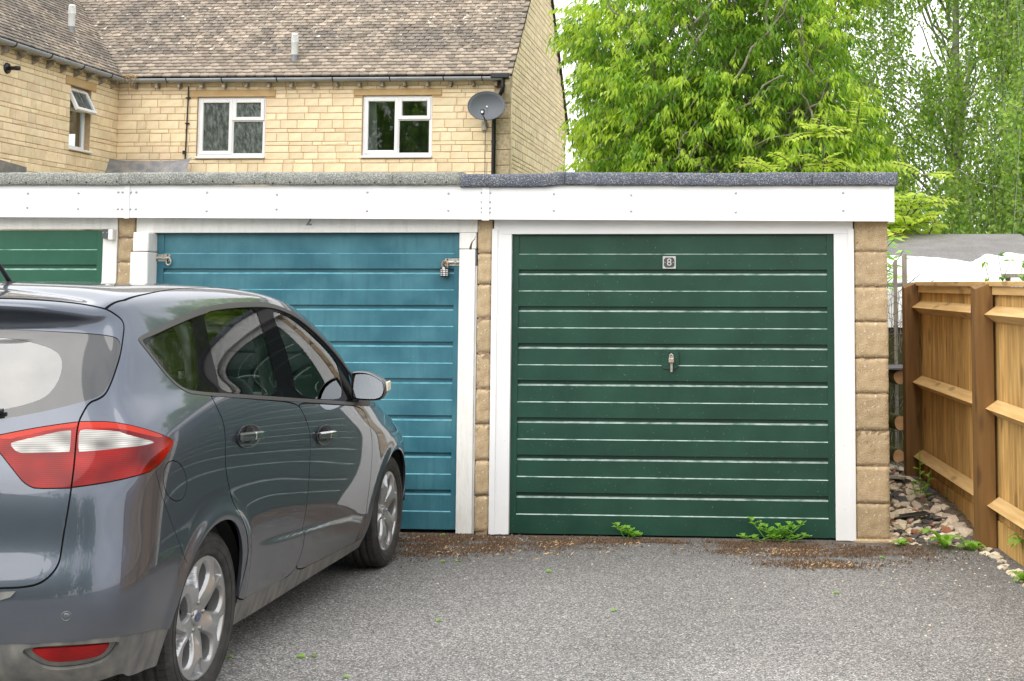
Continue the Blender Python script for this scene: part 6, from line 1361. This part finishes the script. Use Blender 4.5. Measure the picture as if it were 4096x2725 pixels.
    M_gloss = satin('gloss_black_trim', (.006, .006, .007), .045, .06); M_mold = satin('satin_grey_molding', (.075, .073, .071), .05, .35)
    M_inner = mat('dark_cabin_trim', (.028, .028, .030), .8); M_cglass = glass('tinted_side_glass', (.90, .97, .94), ior=1.5); M_rglass = glass('dark_rear_glass', (.10, .12, .12), ior=1.9, trans=.06); M_frit = mat('black_frit_glass', (.018, .019, .021), .06, coat=1.)
    def lens(nm, lo, hi, rib, facet):
        """moulded lens: fine ribs over larger reflector facets"""
        Mm = mat(nm, lo, .07, spec=.28); tt, Bb = nodes(Mm); n_ = tt.nodes.new; k_ = tt.links.new; tc_ = n_('ShaderNodeTexCoord')
        w_ = n_('ShaderNodeTexWave'); w_.wave_type = 'BANDS'; w_.bands_direction = 'Z'; w_.inputs['Scale'].default_value = rib; k_(tc_.outputs['Object'], w_.inputs['Vector'])
        mp_ = n_('ShaderNodeMapping'); mp_.inputs['Scale'].default_value = facet; k_(tc_.outputs['Object'], mp_.inputs[0]); v_ = n_('ShaderNodeTexVoronoi'); v_.inputs['Scale'].default_value = 1.; v_.feature = 'SMOOTH_F1'; k_(mp_.outputs[0], v_.inputs['Vector'])
        a_ = n_('ShaderNodeMapRange'); a_.inputs[1].default_value = .75; a_.inputs[2].default_value = .15; k_(v_.outputs['Distance'], a_.inputs[0])
        m1 = n_('ShaderNodeMath'); m1.operation = 'MULTIPLY'; k_(a_.outputs[0], m1.inputs[0]); rm = n_('ShaderNodeMapRange'); rm.inputs[3].default_value = .45; rm.inputs[4].default_value = 1.; k_(w_.outputs[0], rm.inputs[0]); k_(rm.outputs[0], m1.inputs[1])
        r_ = n_('ShaderNodeMix'); r_.data_type = 'RGBA'; k_(m1.outputs[0], r_.inputs[0]); r_.inputs[6].default_value = (*lo, 1); r_.inputs[7].default_value = (*hi, 1); k_(r_.outputs[2], Bb.inputs['Base Color']); return Mm
    M_red = lens('red_lens', (.085, .001, .002), (.42, .010, .005), 50, (9, 9, 14)); M_band = lens('red_lens_lit_tint', (.33, .008, .004), (.62, .055, .014), 2, (5, 5, 9)); M_wlens = lens('clear_ribbed_lens', (.11, .105, .10), (.62, .60, .57), 46, (16, 16, 30)); M_dred = lens('dark_red_reflector', (.17, .002, .004), (.34, .008, .008), 40, (14, 14, 14))  # band tint: light shining through the red lens, painted orange-red
    M_seam = mat('seam_shadow_gap', (.006, .006, .006), .9)
    def part(name, keys, mt, off=0., thick=.012, both=False, sides=(1, -1), parent=None, inner=None):
        """one object per side (or one spanning both sides) from the labelled faces"""
        sel = np.isin(lab, keys); Tt = T[sel]
        if not len(Tt): return []
        u, inv = np.unique(Tt, return_inverse=True); Tt = inv.reshape(-1, 3); P = A[u, :3]-A[u, 3:6]*off; Nn = A[u, 3:6]
        P = P.copy(); P[np.abs(P[:, 1]) < 1e-4, 1] = 0
        def half(sg):
            p = P*np.array([1, -sg, 1]); nn = Nn*np.array([1, -sg, 1]); tt = Tt if sg < 0 else Tt
            # body y is left: right side (sg=1) gets y=-w ; flipping one axis mirrors the winding
            tt = tt[:, ::-1] if sg > 0 else tt
            Vs, Ns, Fs, Ms = [p], [nn], [tt], [np.zeros(len(tt), int)]; k_ = len(p)
            if thick:
                pin = p-nn*thick; Vs.append(pin); Ns.append(-nn); Fs.append(tt[:, ::-1]+k_); Ms.append(np.ones(len(tt), int))
                e = np.concatenate([tt[:, [0, 1]], tt[:, [1, 2]], tt[:, [2, 0]]]); es = np.sort(e, 1); key = es[:, 0]*10**7+es[:, 1]; uu, ct = np.unique(key, return_counts=True); bd = e[np.isin(key, uu[ct == 1])]
                if len(bd):
                    mid = np.abs(p[bd]).copy(); keep = ~((mid[:, 0, 1] < 1e-4) & (mid[:, 1, 1] < 1e-4)); bd = bd[keep]
                    a, b = p[bd[:, 0]], p[bd[:, 1]]; c, d = pin[bd[:, 1]], pin[bd[:, 0]]; fnn = np.cross(b-a, d-a); fnn /= np.linalg.norm(fnn, axis=1, keepdims=True)+1e-12; fnn = -fnn
                    base = 2*k_; m_ = len(bd); Vs.append(np.stack([a, b, c, d], 1).reshape(-1, 3)); Ns.append(np.repeat(fnn, 4, 0)); ii = base+np.arange(m_)[:, None]*4
                    Fs += [ii+np.array([[0, 3, 2]]), ii+np.array([[0, 2, 1]])]; Ms += [np.zeros(m_, int)]*2
            return np.concatenate(Vs), np.concatenate(Ns), np.concatenate(Fs), np.concatenate(Ms)
        objs = []
        hs = [half(s_) for s_ in sides]
        if both:
            V0, N0, F0, M0 = hs[0]; V1, N1, F1, M1 = hs[1]; hs = [(np.concatenate([V0, V1]), np.concatenate([N0, N1]), np.concatenate([F0, F1+len(V0)]), np.concatenate([M0, M1]))]
        for V_, Nv, Ff, Mi in hs:
            me = bpy.data.meshes.new(name); me.vertices.add(len(V_)); me.vertices.foreach_set('co', V_.astype(np.float32).ravel()); me.loops.add(Ff.size); me.loops.foreach_set('vertex_index', Ff.ravel().astype(np.int32))
            me.polygons.add(len(Ff)); me.polygons.foreach_set('loop_start', np.arange(0, Ff.size, 3, dtype=np.int32)); me.polygons.foreach_set('loop_total', np.full(len(Ff), 3, np.int32)); me.polygons.foreach_set('use_smooth', np.ones(len(Ff), bool)); me.polygons.foreach_set('material_index', Mi.astype(np.int32))
            me.materials.append(mt); me.materials.append(inner or M_inner); me.update(calc_edges=True)
            me.normals_split_custom_set_from_vertices(Nv.astype(np.float32)); objs.append(me_obj(name, me, parent or root))
        return objs
    part('body_shell', ['body_shell'], M_paint, 0, .014, True)
    seam = part('panel_seam', ['seam'], M_seam, .010, 0, True)
    rd = part('door', ['rear_door'], M_paint, 0, .03); fd = part('door', ['front_door'], M_paint, 0, .03)
    tgo = part('tailgate', ['tailgate'], M_paint, 0, .02, True)[0]
    part('rear_window', ['rear_glass'], M_rglass, .004, 0, True, parent=tgo); part('window_border', ['frit'], M_frit, .003, .004, True, parent=tgo)
    part('window_surround', ['window_surround'], M_gloss, .004, .012); part('window_molding', ['window_molding'], M_mold, -.002, .012)
    for k_, d_ in (('rear_door_glass', rd), ('front_door_glass', fd)):
        for i, s_ in enumerate((1, -1)): part('window_pane', [k_], M_cglass, .007, 0, False, (s_,), d_[i])
    part('quarter_window', ['quarter_glass'], M_cglass, .007, 0); part('corner_window', ['corner_glass'], M_cglass, .007, 0)
    part('windscreen', ['windscreen'], M_cglass, .004, 0, True); part('headlight', ['headlight'], M_wlens, .0, .01)
    part('bumper_trim', ['bumper_trim'], M_trim, .004, .012, True); part('fog_recess', ['fog_pod'], M_trim, .018, .01); part('sill_trim', ['sill_trim'], M_trim, .002, .012)
    part('reflector', ['reflector'], M_dred, .009, .012); fu = part('fuel_flap', ['fuel_flap'], M_paint, 0, .01)
    tl = part('tail_light', ['tail_light'], M_red, -.003, .02); gl_ = part('tail_light', ['gate_light'], M_red, -.003, .02)
    for k_, src in (('lamp_border', tl), ('gate_border', gl_)):
        for i, s_ in enumerate((1, -1)): part('lamp_gasket', [k_], M_seam, .003, .01, False, (s_,), src[i])
    for k_, mm, src, nm in (('tail_white', M_wlens, tl, 'clear_lens'), ('tail_band', M_band, tl, 'lit_lens_band'), ('gate_white', M_wlens, gl_, 'clear_lens'), ('gate_band', M_band, gl_, 'lit_lens_band')):
        for i, s_ in enumerate((1, -1)): part(nm, [k_], mm, -.003, .02, False, (s_,), src[i])
    # ---- liners, floor, underside
    mb = MB(); mb.box(-.62, 3.35, -.70, .70, .20, .26); mb.obj('underfloor', M_void, root)
    mb = MB(); mb.box(-.45, 2.5, -.76, .76, .27, .42); mb.box(-.50, -.40, -.72, .72, .3, 1.02); mb.box(2.35, 2.45, -.74, .74, .3, .98); mb.obj('cabin_floor', M_inner, root)
    for X0 in (0., 2.648):
        for s_ in (-1, 1):
            V = []; n_ = 20
            for a in np.linspace(.0, math.pi, n_+1):
                for yy in (.58, .862): V.append((X0+(.372 if math.cos(a) > 0 else .388)*math.cos(a), s_*yy, .33+.385*math.sin(a)))
            mb = MB().add(V, [(2*i, 2*i+1, 2*i+3, 2*i+2) for i in range(n_)], True); c0 = [V[2*i] for i in range(n_+1)]; mb.add(c0, [tuple(range(n_+1))]); mb.obj('wheel_arch_liner', M_void, root, fix=False)
    # ---- wheels
    M_tyre = mat('worn_tyre_rubber', (.022, .021, .020), .82, col2=(.052, .048, .043), nscale=14, contrast=(.4, .75), bump=.3, bscale=80); M_alloy = mat('silver_alloy', (.46, .46, .47), .36, metal=.75, col2=(.34, .33, .31), nscale=6, contrast=(.4, .8)); M_disc = mat('brake_disc', (.12, .10, .085), .5, metal=.7); M_badge = mat('blue_enamel', (.03, .055, .16), .3, coat=.5); M_nut = mat('wheel_nut', (.30, .29, .28), .4, metal=.8)
    def build_wheel(X0, s_, ang0):
        wr = bpy.data.objects.new('wheel', None); link(wr, root); wr.location = (X0, -s_*.765, .3235)
        wr.rotation_euler = (0, 0, 0 if s_ > 0 else math.pi)
        # axis along -y : outer face at y = -.105
        prof = [(.232, -.082), (.238, -.094), (.250, -.100), (.275, -.106), (.296, -.104), (.309, -.098), (.3185, -.088)]
        for gx in (-.045, 0., .045): prof += [(.3225, gx-.0065), (.3145, gx-.0045), (.3145, gx+.0045), (.3225, gx+.0065)]
        prof += [(.3185, .088), (.309, .098), (.296, .104), (.25, .10), (.232, .082)]
        ty = MB(); nseg = 96; ty.lathe(prof, nseg, 'y'); tyo = ty.obj('tyre', M_tyre, wr)
        # shoulder sipes: short raised tread blocks on both shoulders
        tb = MB(); nb = 66
        for k_ in range(nb):
            a0 = 2*math.pi*k_/nb; a1 = a0+2*math.pi/nb*.86
            for sgn in (-1, 1):
                V = []
                for a in (a0, (a0+a1)/2, a1):
                    for r_, y_ in ((.3075, .0995), (.3205, .089), (.3243, .060), (.3243, .054), (.300, .056)): V.append((r_*math.cos(a), sgn*y_, r_*math.sin(a)))
                tb.add(V, [(i*5+j, i*5+(j+1) % 5, (i+1)*5+(j+1) % 5, (i+1)*5+j) for i in range(2) for j in range(5)]+[(0, 1, 2, 3, 4), (14, 13, 12, 11, 10)])
        tag(tb.obj('tread_blocks', M_tyre, tyo), kind='stuff')
        # sidewall ribs
        sr = MB(); 
        for r_ in (.262, .288): sr.tube([(r_*math.cos(a), -.1035 if r_ < .27 else -.1055, r_*math.sin(a)) for a in np.linspace(0, 2*math.pi, 73)], .0016, 5, False)
        sr.obj('sidewall_rib', M_tyre, tyo)
        ri = MB(); ri.lathe([(.2325, -.090), (.2345, -.084), (.226, -.074), (.212, -.060), (.205, -.02), (.205, .08), (.235, .09)], 72, 'y'); rim = ri.obj('rim', M_alloy, wr)
        # spoked face: polar sheet with five windows cut through and five pockets between the fork arms
        nr, na = 46, 320; rr = np.linspace(.028, .2305, nr); aa = np.linspace(0, 2*math.pi, na, endpoint=False); Rg, Ag = np.meshgrid(rr, aa, indexing='ij')
        def shape(Rr, Aa):
            k5 = ((Aa-ang0)/(2*math.pi/5)) % 1.; x5 = (k5-.5)*(2*math.pi/5)          # 0 at spoke middle
            xw = np.where(x5 > 0, x5-math.pi/5, x5+math.pi/5)                            # 0 at window middle
            y = -.088+.030*np.clip((.20-Rr)/.20, 0, 1)**1.5-.012*np.exp(-((Rr-.07)/.03)**2)*0
            sp = np.abs(x5)*Rr                                                            # lateral distance from spoke axis
            cr = np.exp(-(sp/.030)**2)*np.clip((Rr-.05)/.05, 0, 1)*np.clip((.215-Rr)/.06, 0, 1); y = y-.016*cr
            # pocket between the fork arms near the rim
            pk_ = np.clip((Rr-.150)/.014, 0, 1)*np.clip((.222-Rr)/.006, 0, 1)*np.clip((((Rr-.140)*.68)-sp)/.006, 0, 1); y = y+.042*pk_
            lw = np.abs(xw)*Rr; wphi = np.maximum(((Rr-.138)/.066)**2+(lw/(.013+.40*np.clip(Rr-.070, 0, .10)))**2-1, -(Rr-.070)*50)
            y = y+.014*np.clip(1-wphi/.55, 0, 1)**2
            return y, wphi
        yy, wp = shape(Rg, Ag); Pp = np.stack([Rg*np.cos(Ag), yy, Rg*np.sin(Ag)], -1).reshape(-1, 3); ii = np.arange(nr*na).reshape(nr, na); jn = np.roll(ii, -1, 1)
        q_ = np.stack([ii[:-1], jn[:-1], jn[1:], ii[1:]], -1).reshape(-1, 4); Tt = np.concatenate([q_[:, [0, 1, 2]], q_[:, [0, 2, 3]]]); At = np.concatenate([Pp, wp.reshape(-1, 1)], 1)
        At, Tt = cut(At, Tt, At[:, 3]); Tt = Tt[At[Tt, 3].mean(1) > 0]; u_, inv = np.unique(Tt, return_inverse=True); Vv = At[u_, :3]; Tt = inv.reshape(-1, 3)
        e = np.concatenate([Tt[:, [0, 1]], Tt[:, [1, 2]], Tt[:, [2, 0]]]); es = np.sort(e, 1); ky = es[:, 0]*10**7+es[:, 1]; uu, ct = np.unique(ky, return_counts=True); bd = e[np.isin(ky, uu[ct == 1])]
        a_, b_ = Vv[bd[:, 0]], Vv[bd[:, 1]]; back = np.array([0, .030, 0]); mid_ = a_+np.array([0, .004, 0]); Wv = np.stack([a_, b_, b_*np.array([1, 0, 1])+np.array([0, -.035, 0]), a_*np.array([1, 0, 1])+np.array([0, -.035, 0])], 1).reshape(-1, 3); i4 = len(Vv)+np.arange(len(bd))[:, None]*4
        fo = np_obj('spokes', np.concatenate([Vv, Wv]), np.concatenate([Tt, i4+np.array([[0, 1, 2]]), i4+np.array([[0, 2, 3]])]), M_alloy, rim, True)
        MB().lathe([(0, -.03), (.15, -.03), (.15, -.01), (0, -.01)], 40, 'y').obj('brake_disc', M_disc, wr); MB().lathe([(0, .02), (.205, .02)], 40, 'y').obj('drum_back', M_void, wr)
        cy = -.0625; MB().lathe([(0, cy-.012), (.020, cy-.0115), (.030, cy-.006), (.032, cy+.02)], 28, 'y').obj('hub_cap', M_alloy, rim)
        MB().add([(.026*math.cos(a), cy-.0128, .0175*math.sin(a)) for a in np.linspace(0, 2*math.pi, 29)[:-1]], [tuple(reversed(range(28)))]).obj('badge', M_badge, rim)
        text('Ford', .017, M_nut, rim, (0, cy-.0133, -.001), 'badge_script', .0002, ex=.0002, shear=.35)
        for k_ in range(5):
            a = ang0+math.pi/5*0+2*math.pi*k_/5; c_ = (.054*math.cos(a), 0, .054*math.sin(a)); MB().lathe([(0, cy-.016), (.006, cy-.0155), (.0095, cy-.010), (.0095, cy+.01), (.014, cy-.001), (.015, cy+.01)], 12, 'y', c_).obj('wheel_nut', M_nut, rim)
        a = ang0+1.2; MB().tube([(.185*math.cos(a), -.03, .185*math.sin(a)), (.172*math.cos(a), -.07, .172*math.sin(a))], .005, 8).obj('valve', M_black, rim)
    build_wheel(0, 1, R(84)); build_wheel(2.648, 1, R(70)); build_wheel(0, -1, R(20)); build_wheel(2.648, -1, R(20))
    # ---- handles
    M_chrome = mat('dull_chrome', (.55, .55, .56), .16, metal=1.); M_hblack = mat('handle_black', (.03, .031, .034), .25, coat=.5)
    def on_side(X, Z):
        d = (A[:, 0]-X)**2+(A[:, 2]-Z)**2+np.where(A[:, 1] < .5, 9, 0); i = d.argmin(); return A[i, 1], A[i, 3:6]
    for (X, Z, dd) in ((.262, .995, rd), (1.249, .906, fd)):
        w, nn = on_side(X, Z); tilt = math.atan2(-nn[2], nn[1])*0
        for i, s_ in enumerate((1, -1)):
            h = bpy.data.objects.new('handle', None); link(h, dd[i]); h.location = (X, -s_*(w+.001), Z); h.rotation_euler = (0, R(3.0), 0 if s_ > 0 else math.pi); hs_ = s_
            n_ = 40; V = []
            for r_, dep in ((1.0, -.004), (.97, -.0055), (.93, .001), (.75, .004), (.0, .005)):
                for a in np.linspace(0, 2*math.pi, n_, endpoint=False): V.append((.128*r_*math.cos(a), dep-.002, .049*r_*math.sin(a)))
            MB().add(V, [(r*n_+j, r*n_+(j+1) % n_, (r+1)*n_+(j+1) % n_, (r+1)*n_+j) for r in range(4) for j in range(n_)], True).obj('handle_cup', M_paint, h)
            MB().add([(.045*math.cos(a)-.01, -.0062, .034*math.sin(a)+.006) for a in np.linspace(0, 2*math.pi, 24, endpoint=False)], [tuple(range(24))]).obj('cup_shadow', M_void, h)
            MB().box(-.128, .112, -.026, -.008, -.018, .018, .011).obj('grip', M_hblack, h); MB().box(.020, .114, -.0275, -.016, -.0165, .0165, .009).obj('grip_tip', M_chrome, h)
            for q_ in (-.105, .105): MB().box(q_-.015, q_+.015, -.025, .004, -.012, .012, .004).obj('grip_foot', M_hblack, h)
    # ---- door mirror
    def mirror(s_):
        m_ = bpy.data.objects.new('door_mirror', None); link(m_, root); m_.location = (1.86, -s_*.958, 1.112)
        m_.rotation_euler = (0, R(-3), 0)
        if s_ < 0: m_.scale = (1, -1, 1)
        pr = [(.085, .055), (.078, .068), (.0, .068), (-.055, .052), (-.105, .028), (-.125, .0), (-.122, -.035), (-.098, -.062), (-.03, -.066), (.07, -.060), (.085, -.048)]
        P2 = chaikin(pr, 2); P2 = (P2+np.array([.018, 0]))*np.array([.86, 1.12]); n_ = len(P2); V = []
        for X, sc in ((-.045, 1.0), (-.035, 1.055), (.0, 1.06), (.05, .98), (.09, .78), (.115, .45), (.12, .1)):
            for (a, b) in P2: V.append((X, a*sc, b*sc))
        MB().add(V, [(r*n_+j, r*n_+(j+1) % n_, (r+1)*n_+(j+1) % n_, (r+1)*n_+j) for r in range(6) for j in range(n_)], True).obj('mirror_housing', M_paint, m_)
        V = [(-.0455, a*1.0, b*1.0) for a, b in P2]+[(-.03, a*.92, b*.90) for a, b in P2]; MB().add(V, [(j, (j+1) % n_, n_+(j+1) % n_, n_+j) for j in range(n_)], True).obj('mirror_bezel', M_gloss, m_)
        Mg = mat('mirror_glass', (.62, .65, .67), .05, metal=1.) if 'mirror_glass' not in bpy.data.materials else bpy.data.materials['mirror_glass']
        MB().add([(-.034+.22*b*.90, a*.92, b*.90) for a, b in P2], [tuple(range(n_))]).obj('mirror_glass', Mg, m_)
        MB().box(-.02, .05, -.101, -.088, -.030, .025, .006).obj('indicator', mat('pale_indicator_lens', (.75, .66, .52), .2, coat=.5) if s_ > 0 else bpy.data.materials['pale_indicator_lens'], m_)
        MB().add([(-.02, .06, -.045), (.06, .06, -.045), (.05, .10, -.085), (-.03, .10, -.085), (-.02, .06, -.075), (.06, .06, -.075), (.05, .12, -.11), (-.03, .12, -.11)], [(0, 1, 2, 3), (4, 7, 6, 5), (0, 4, 5, 1), (1, 5, 6, 2), (2, 6, 7, 3), (3, 7, 4, 0)]).obj('mirror_foot', M_gloss, m_)
    mirror(1); mirror(-1)
    # ---- small exterior fittings
    def on_rear(q0, Z):
        d = (A[:, 0]+A[:, 1]-q0)**2+(A[:, 2]-Z)**2+np.where(A[:, 0] > -.3, 9, 0); i = np.argsort(d)[:10]; W_ = np.exp(-d[i]/(.012**2)); W_ /= W_.sum(); a_ = (A[i]*W_[:, None]).sum(0); dq = q0-a_[0]-a_[1]; a_[1] += dq; a_[2] = Z
        return Vector((a_[0], -a_[1], a_[2])), Vector((a_[3], -a_[4], a_[5])).normalized()
    p_, n_ = on_rear(-.055, .510); qd = n_.to_track_quat('Z', 'Y')
    for sgn in (1, -1):
        so = bpy.data.objects.new('parking_sensor', None); link(so, root); so.location = (p_.x, p_.y*sgn, p_.z); so.rotation_mode = 'QUATERNION'; so.rotation_quaternion = Vector((n_.x, n_.y*sgn, n_.z)).to_track_quat('Z', 'Y')
        MB().lathe([(.0165, .0), (.0165, .0015), (.0135, .0018), (.0125, -.001), (.0105, .0012), (0, .0018)], 24).obj('disc', M_paint, so)
    # aerial on the roof
    ae = bpy.data.objects.new('roof_aerial', None); link(ae, root); ae.location = (.04, 0, 1.600)
    MB().add([(x*1., y, z) for x, y, z in [(-.07, -.028, .0), (.075, -.022, .0), (.075, .022, .0), (-.07, .028, .0), (-.035, -.014, .03), (.035, -.012, .026), (.035, .012, .026), (-.035, .014, .03)]], [(3, 2, 1, 0), (4, 5, 6, 7), (0, 1, 5, 4), (1, 2, 6, 5), (2, 3, 7, 6), (3, 0, 4, 7)]).obj('aerial_base', M_black, ae)
    MB().tube([(0, 0, .02), (-.09, 0, .09), (-.22, 0, .19), (-.34, 0, .275)], [.010, .0085, .006, .004], 8).obj('mast', M_black, ae)
    # rear wiper parked along the foot of the window
    p0, n0 = on_rear(-.74, 1.10); wp_ = bpy.data.objects.new('rear_wiper', None); link(wp_, tgo)
    def rw(q0, Z, o): p, n1 = on_rear(q0, Z); return p+n1*o
    MB().tube([rw(-.70, 1.10, .03), rw(-.55, 1.135, .035), rw(-.40, 1.150, .035), rw(-.27, 1.160, .03)], [.014, .010, .009, .006], 8).obj('wiper_arm', M_black, wp_); MB().tube([rw(-.55, 1.140, .015), rw(-.40, 1.152, .015), rw(-.255, 1.163, .015)], .008, 6).obj('wiper_blade', M_black, wp_)
    # bumper sill protector and number plate recess
    V = [tuple(rw(q_, Z, .004)) for q_, Z in ((-.8, .598), (-.5, .598), (-.30, .597), (-.243, .596), (-.262, .578), (-.30, .569), (-.5, .566), (-.8, .566))]
    MB().add(V, [tuple(range(8))]).obj('bumper_step_pad', M_trim, root)
    # ---- cabin: seats, dash, steering wheel, pillars
    M_seat = mat('dark_seat_fabric', (.022, .023, .025), .9, col2=(.04, .04, .043), nscale=40, bump=.2, bscale=200); M_pale = mat('pale_pillar_trim', (.34, .35, .33), .7)
    def soft(nm, prof, y0, y1, mt, par, taper=.03):
        P2 = chaikin(prof, 2); n_ = len(P2); V = []; c0 = P2.mean(0)
        for t_, sc in ((0, .80), (.06, .95), (.2, 1.), (.8, 1.), (.94, .95), (1, .80)):
            y = y0+(y1-y0)*t_
            for a in P2: p = c0+(a-c0)*sc; V.append((p[0], y, p[1]))
        F = [(r*n_+j, r*n_+(j+1) % n_, (r+1)*n_+(j+1) % n_, (r+1)*n_+j) for r in range(5) for j in range(n_)]+[tuple(range(n_)), tuple(reversed(range(5*n_, 6*n_)))]; return MB().add(V, F, True).obj(nm, mt, par)
    def seat(X, yc, wd, dz=0.):
        s_ = bpy.data.objects.new('seat', None); link(s_, root); s_.location = (X, yc, dz)
        soft('cushion', [(-.05, .50), (.45, .55), (.50, .62), (.45, .66), (.0, .60), (-.08, .58)], -wd/2, wd/2, M_seat, s_); soft('backrest', [(-.02, .55), (-.10, .62), (-.26, 1.12), (-.25, 1.20), (-.18, 1.21), (-.13, 1.15), (.06, .62)], -wd/2, wd/2, M_seat, s_); soft('headrest', [(-.285, 1.235), (-.27, 1.385), (-.25, 1.415), (-.205, 1.41), (-.18, 1.37), (-.19, 1.25), (-.22, 1.225)], -.13, .13, M_seat, s_)
        for q_ in (-.06, .06): MB().tube([(-.235, q_, 1.17), (-.235, q_, 1.26)], .007, 6).obj('headrest_bar', M_chrome, s_)
    seat(1.18, -.37, .52); seat(1.18, .37, .52); seat(.28, -.46, .42, -.13); seat(.28, 0., .42, -.13); seat(.28, .46, .42, -.13)
    soft('dashboard', [(1.80, .60), (1.72, .80), (1.74, .95), (1.85, 1.02), (2.05, 1.04), (2.40, .99), (2.45, .60)], -.76, .76, M_inner, root); soft('instrument_hood', [(1.70, .97), (1.72, 1.05), (1.80, 1.08), (1.95, 1.07), (2.0, .98)], -.56, -.18, M_inner, root)
    sw = bpy.data.objects.new('steering_wheel', None); link(sw, root); sw.location = (1.60, -.37, 1.00); sw.rotation_euler = (0, R(-62), 0)
    MB().tube([(.185*math.cos(a), .185*math.sin(a), 0) for a in np.linspace(0, 2*math.pi, 41)], .015, 8, False).obj('wheel_rim', M_black, sw); mb = MB(); mb.lathe([(0, .03), (.05, .028), (.07, .01), (.06, -.03), (0, -.04)], 20); mb.obj('boss', M_inner, sw); mb = MB()
    for a in (0, math.pi, -math.pi/2): mb.tube([(.04*math.cos(a), .04*math.sin(a), .0), (.18*math.cos(a), .18*math.sin(a), 0)], [.026, .016], 8)
    mb.obj('spokes', M_inner, sw); MB().box(-.022, .022, -.012, .012, .028, .033, .003).obj('badge', M_chrome, sw)
    for s_ in (1, -1):
        for pts in ([(.82, .86, 1.10), (.84, .80, 1.34), (.86, .71, 1.54)], [(.03, .85, 1.19), (.10, .78, 1.38), (.13, .70, 1.51)]):
            MB().tube([(a, -s_*(b-.055), c) for a, b, c in pts], [.045, .038, .032], 8).obj('pillar_trim', M_pale, root)
        MB().box(.0, 2.1, min(-s_*.80, -s_*.74), max(-s_*.80, -s_*.74), .35, 1.02).obj('door_card', M_inner, root)
    MB().tube([(1.58, 0, 1.47), (1.66, 0, 1.44)], .01, 6).obj('mirror_stalk', M_inner, root); MB().box(1.50, 1.53, -.12, .12, 1.40, 1.46, .01).obj('rear_view_mirror', M_inner, root)
    return root
CAR = car()
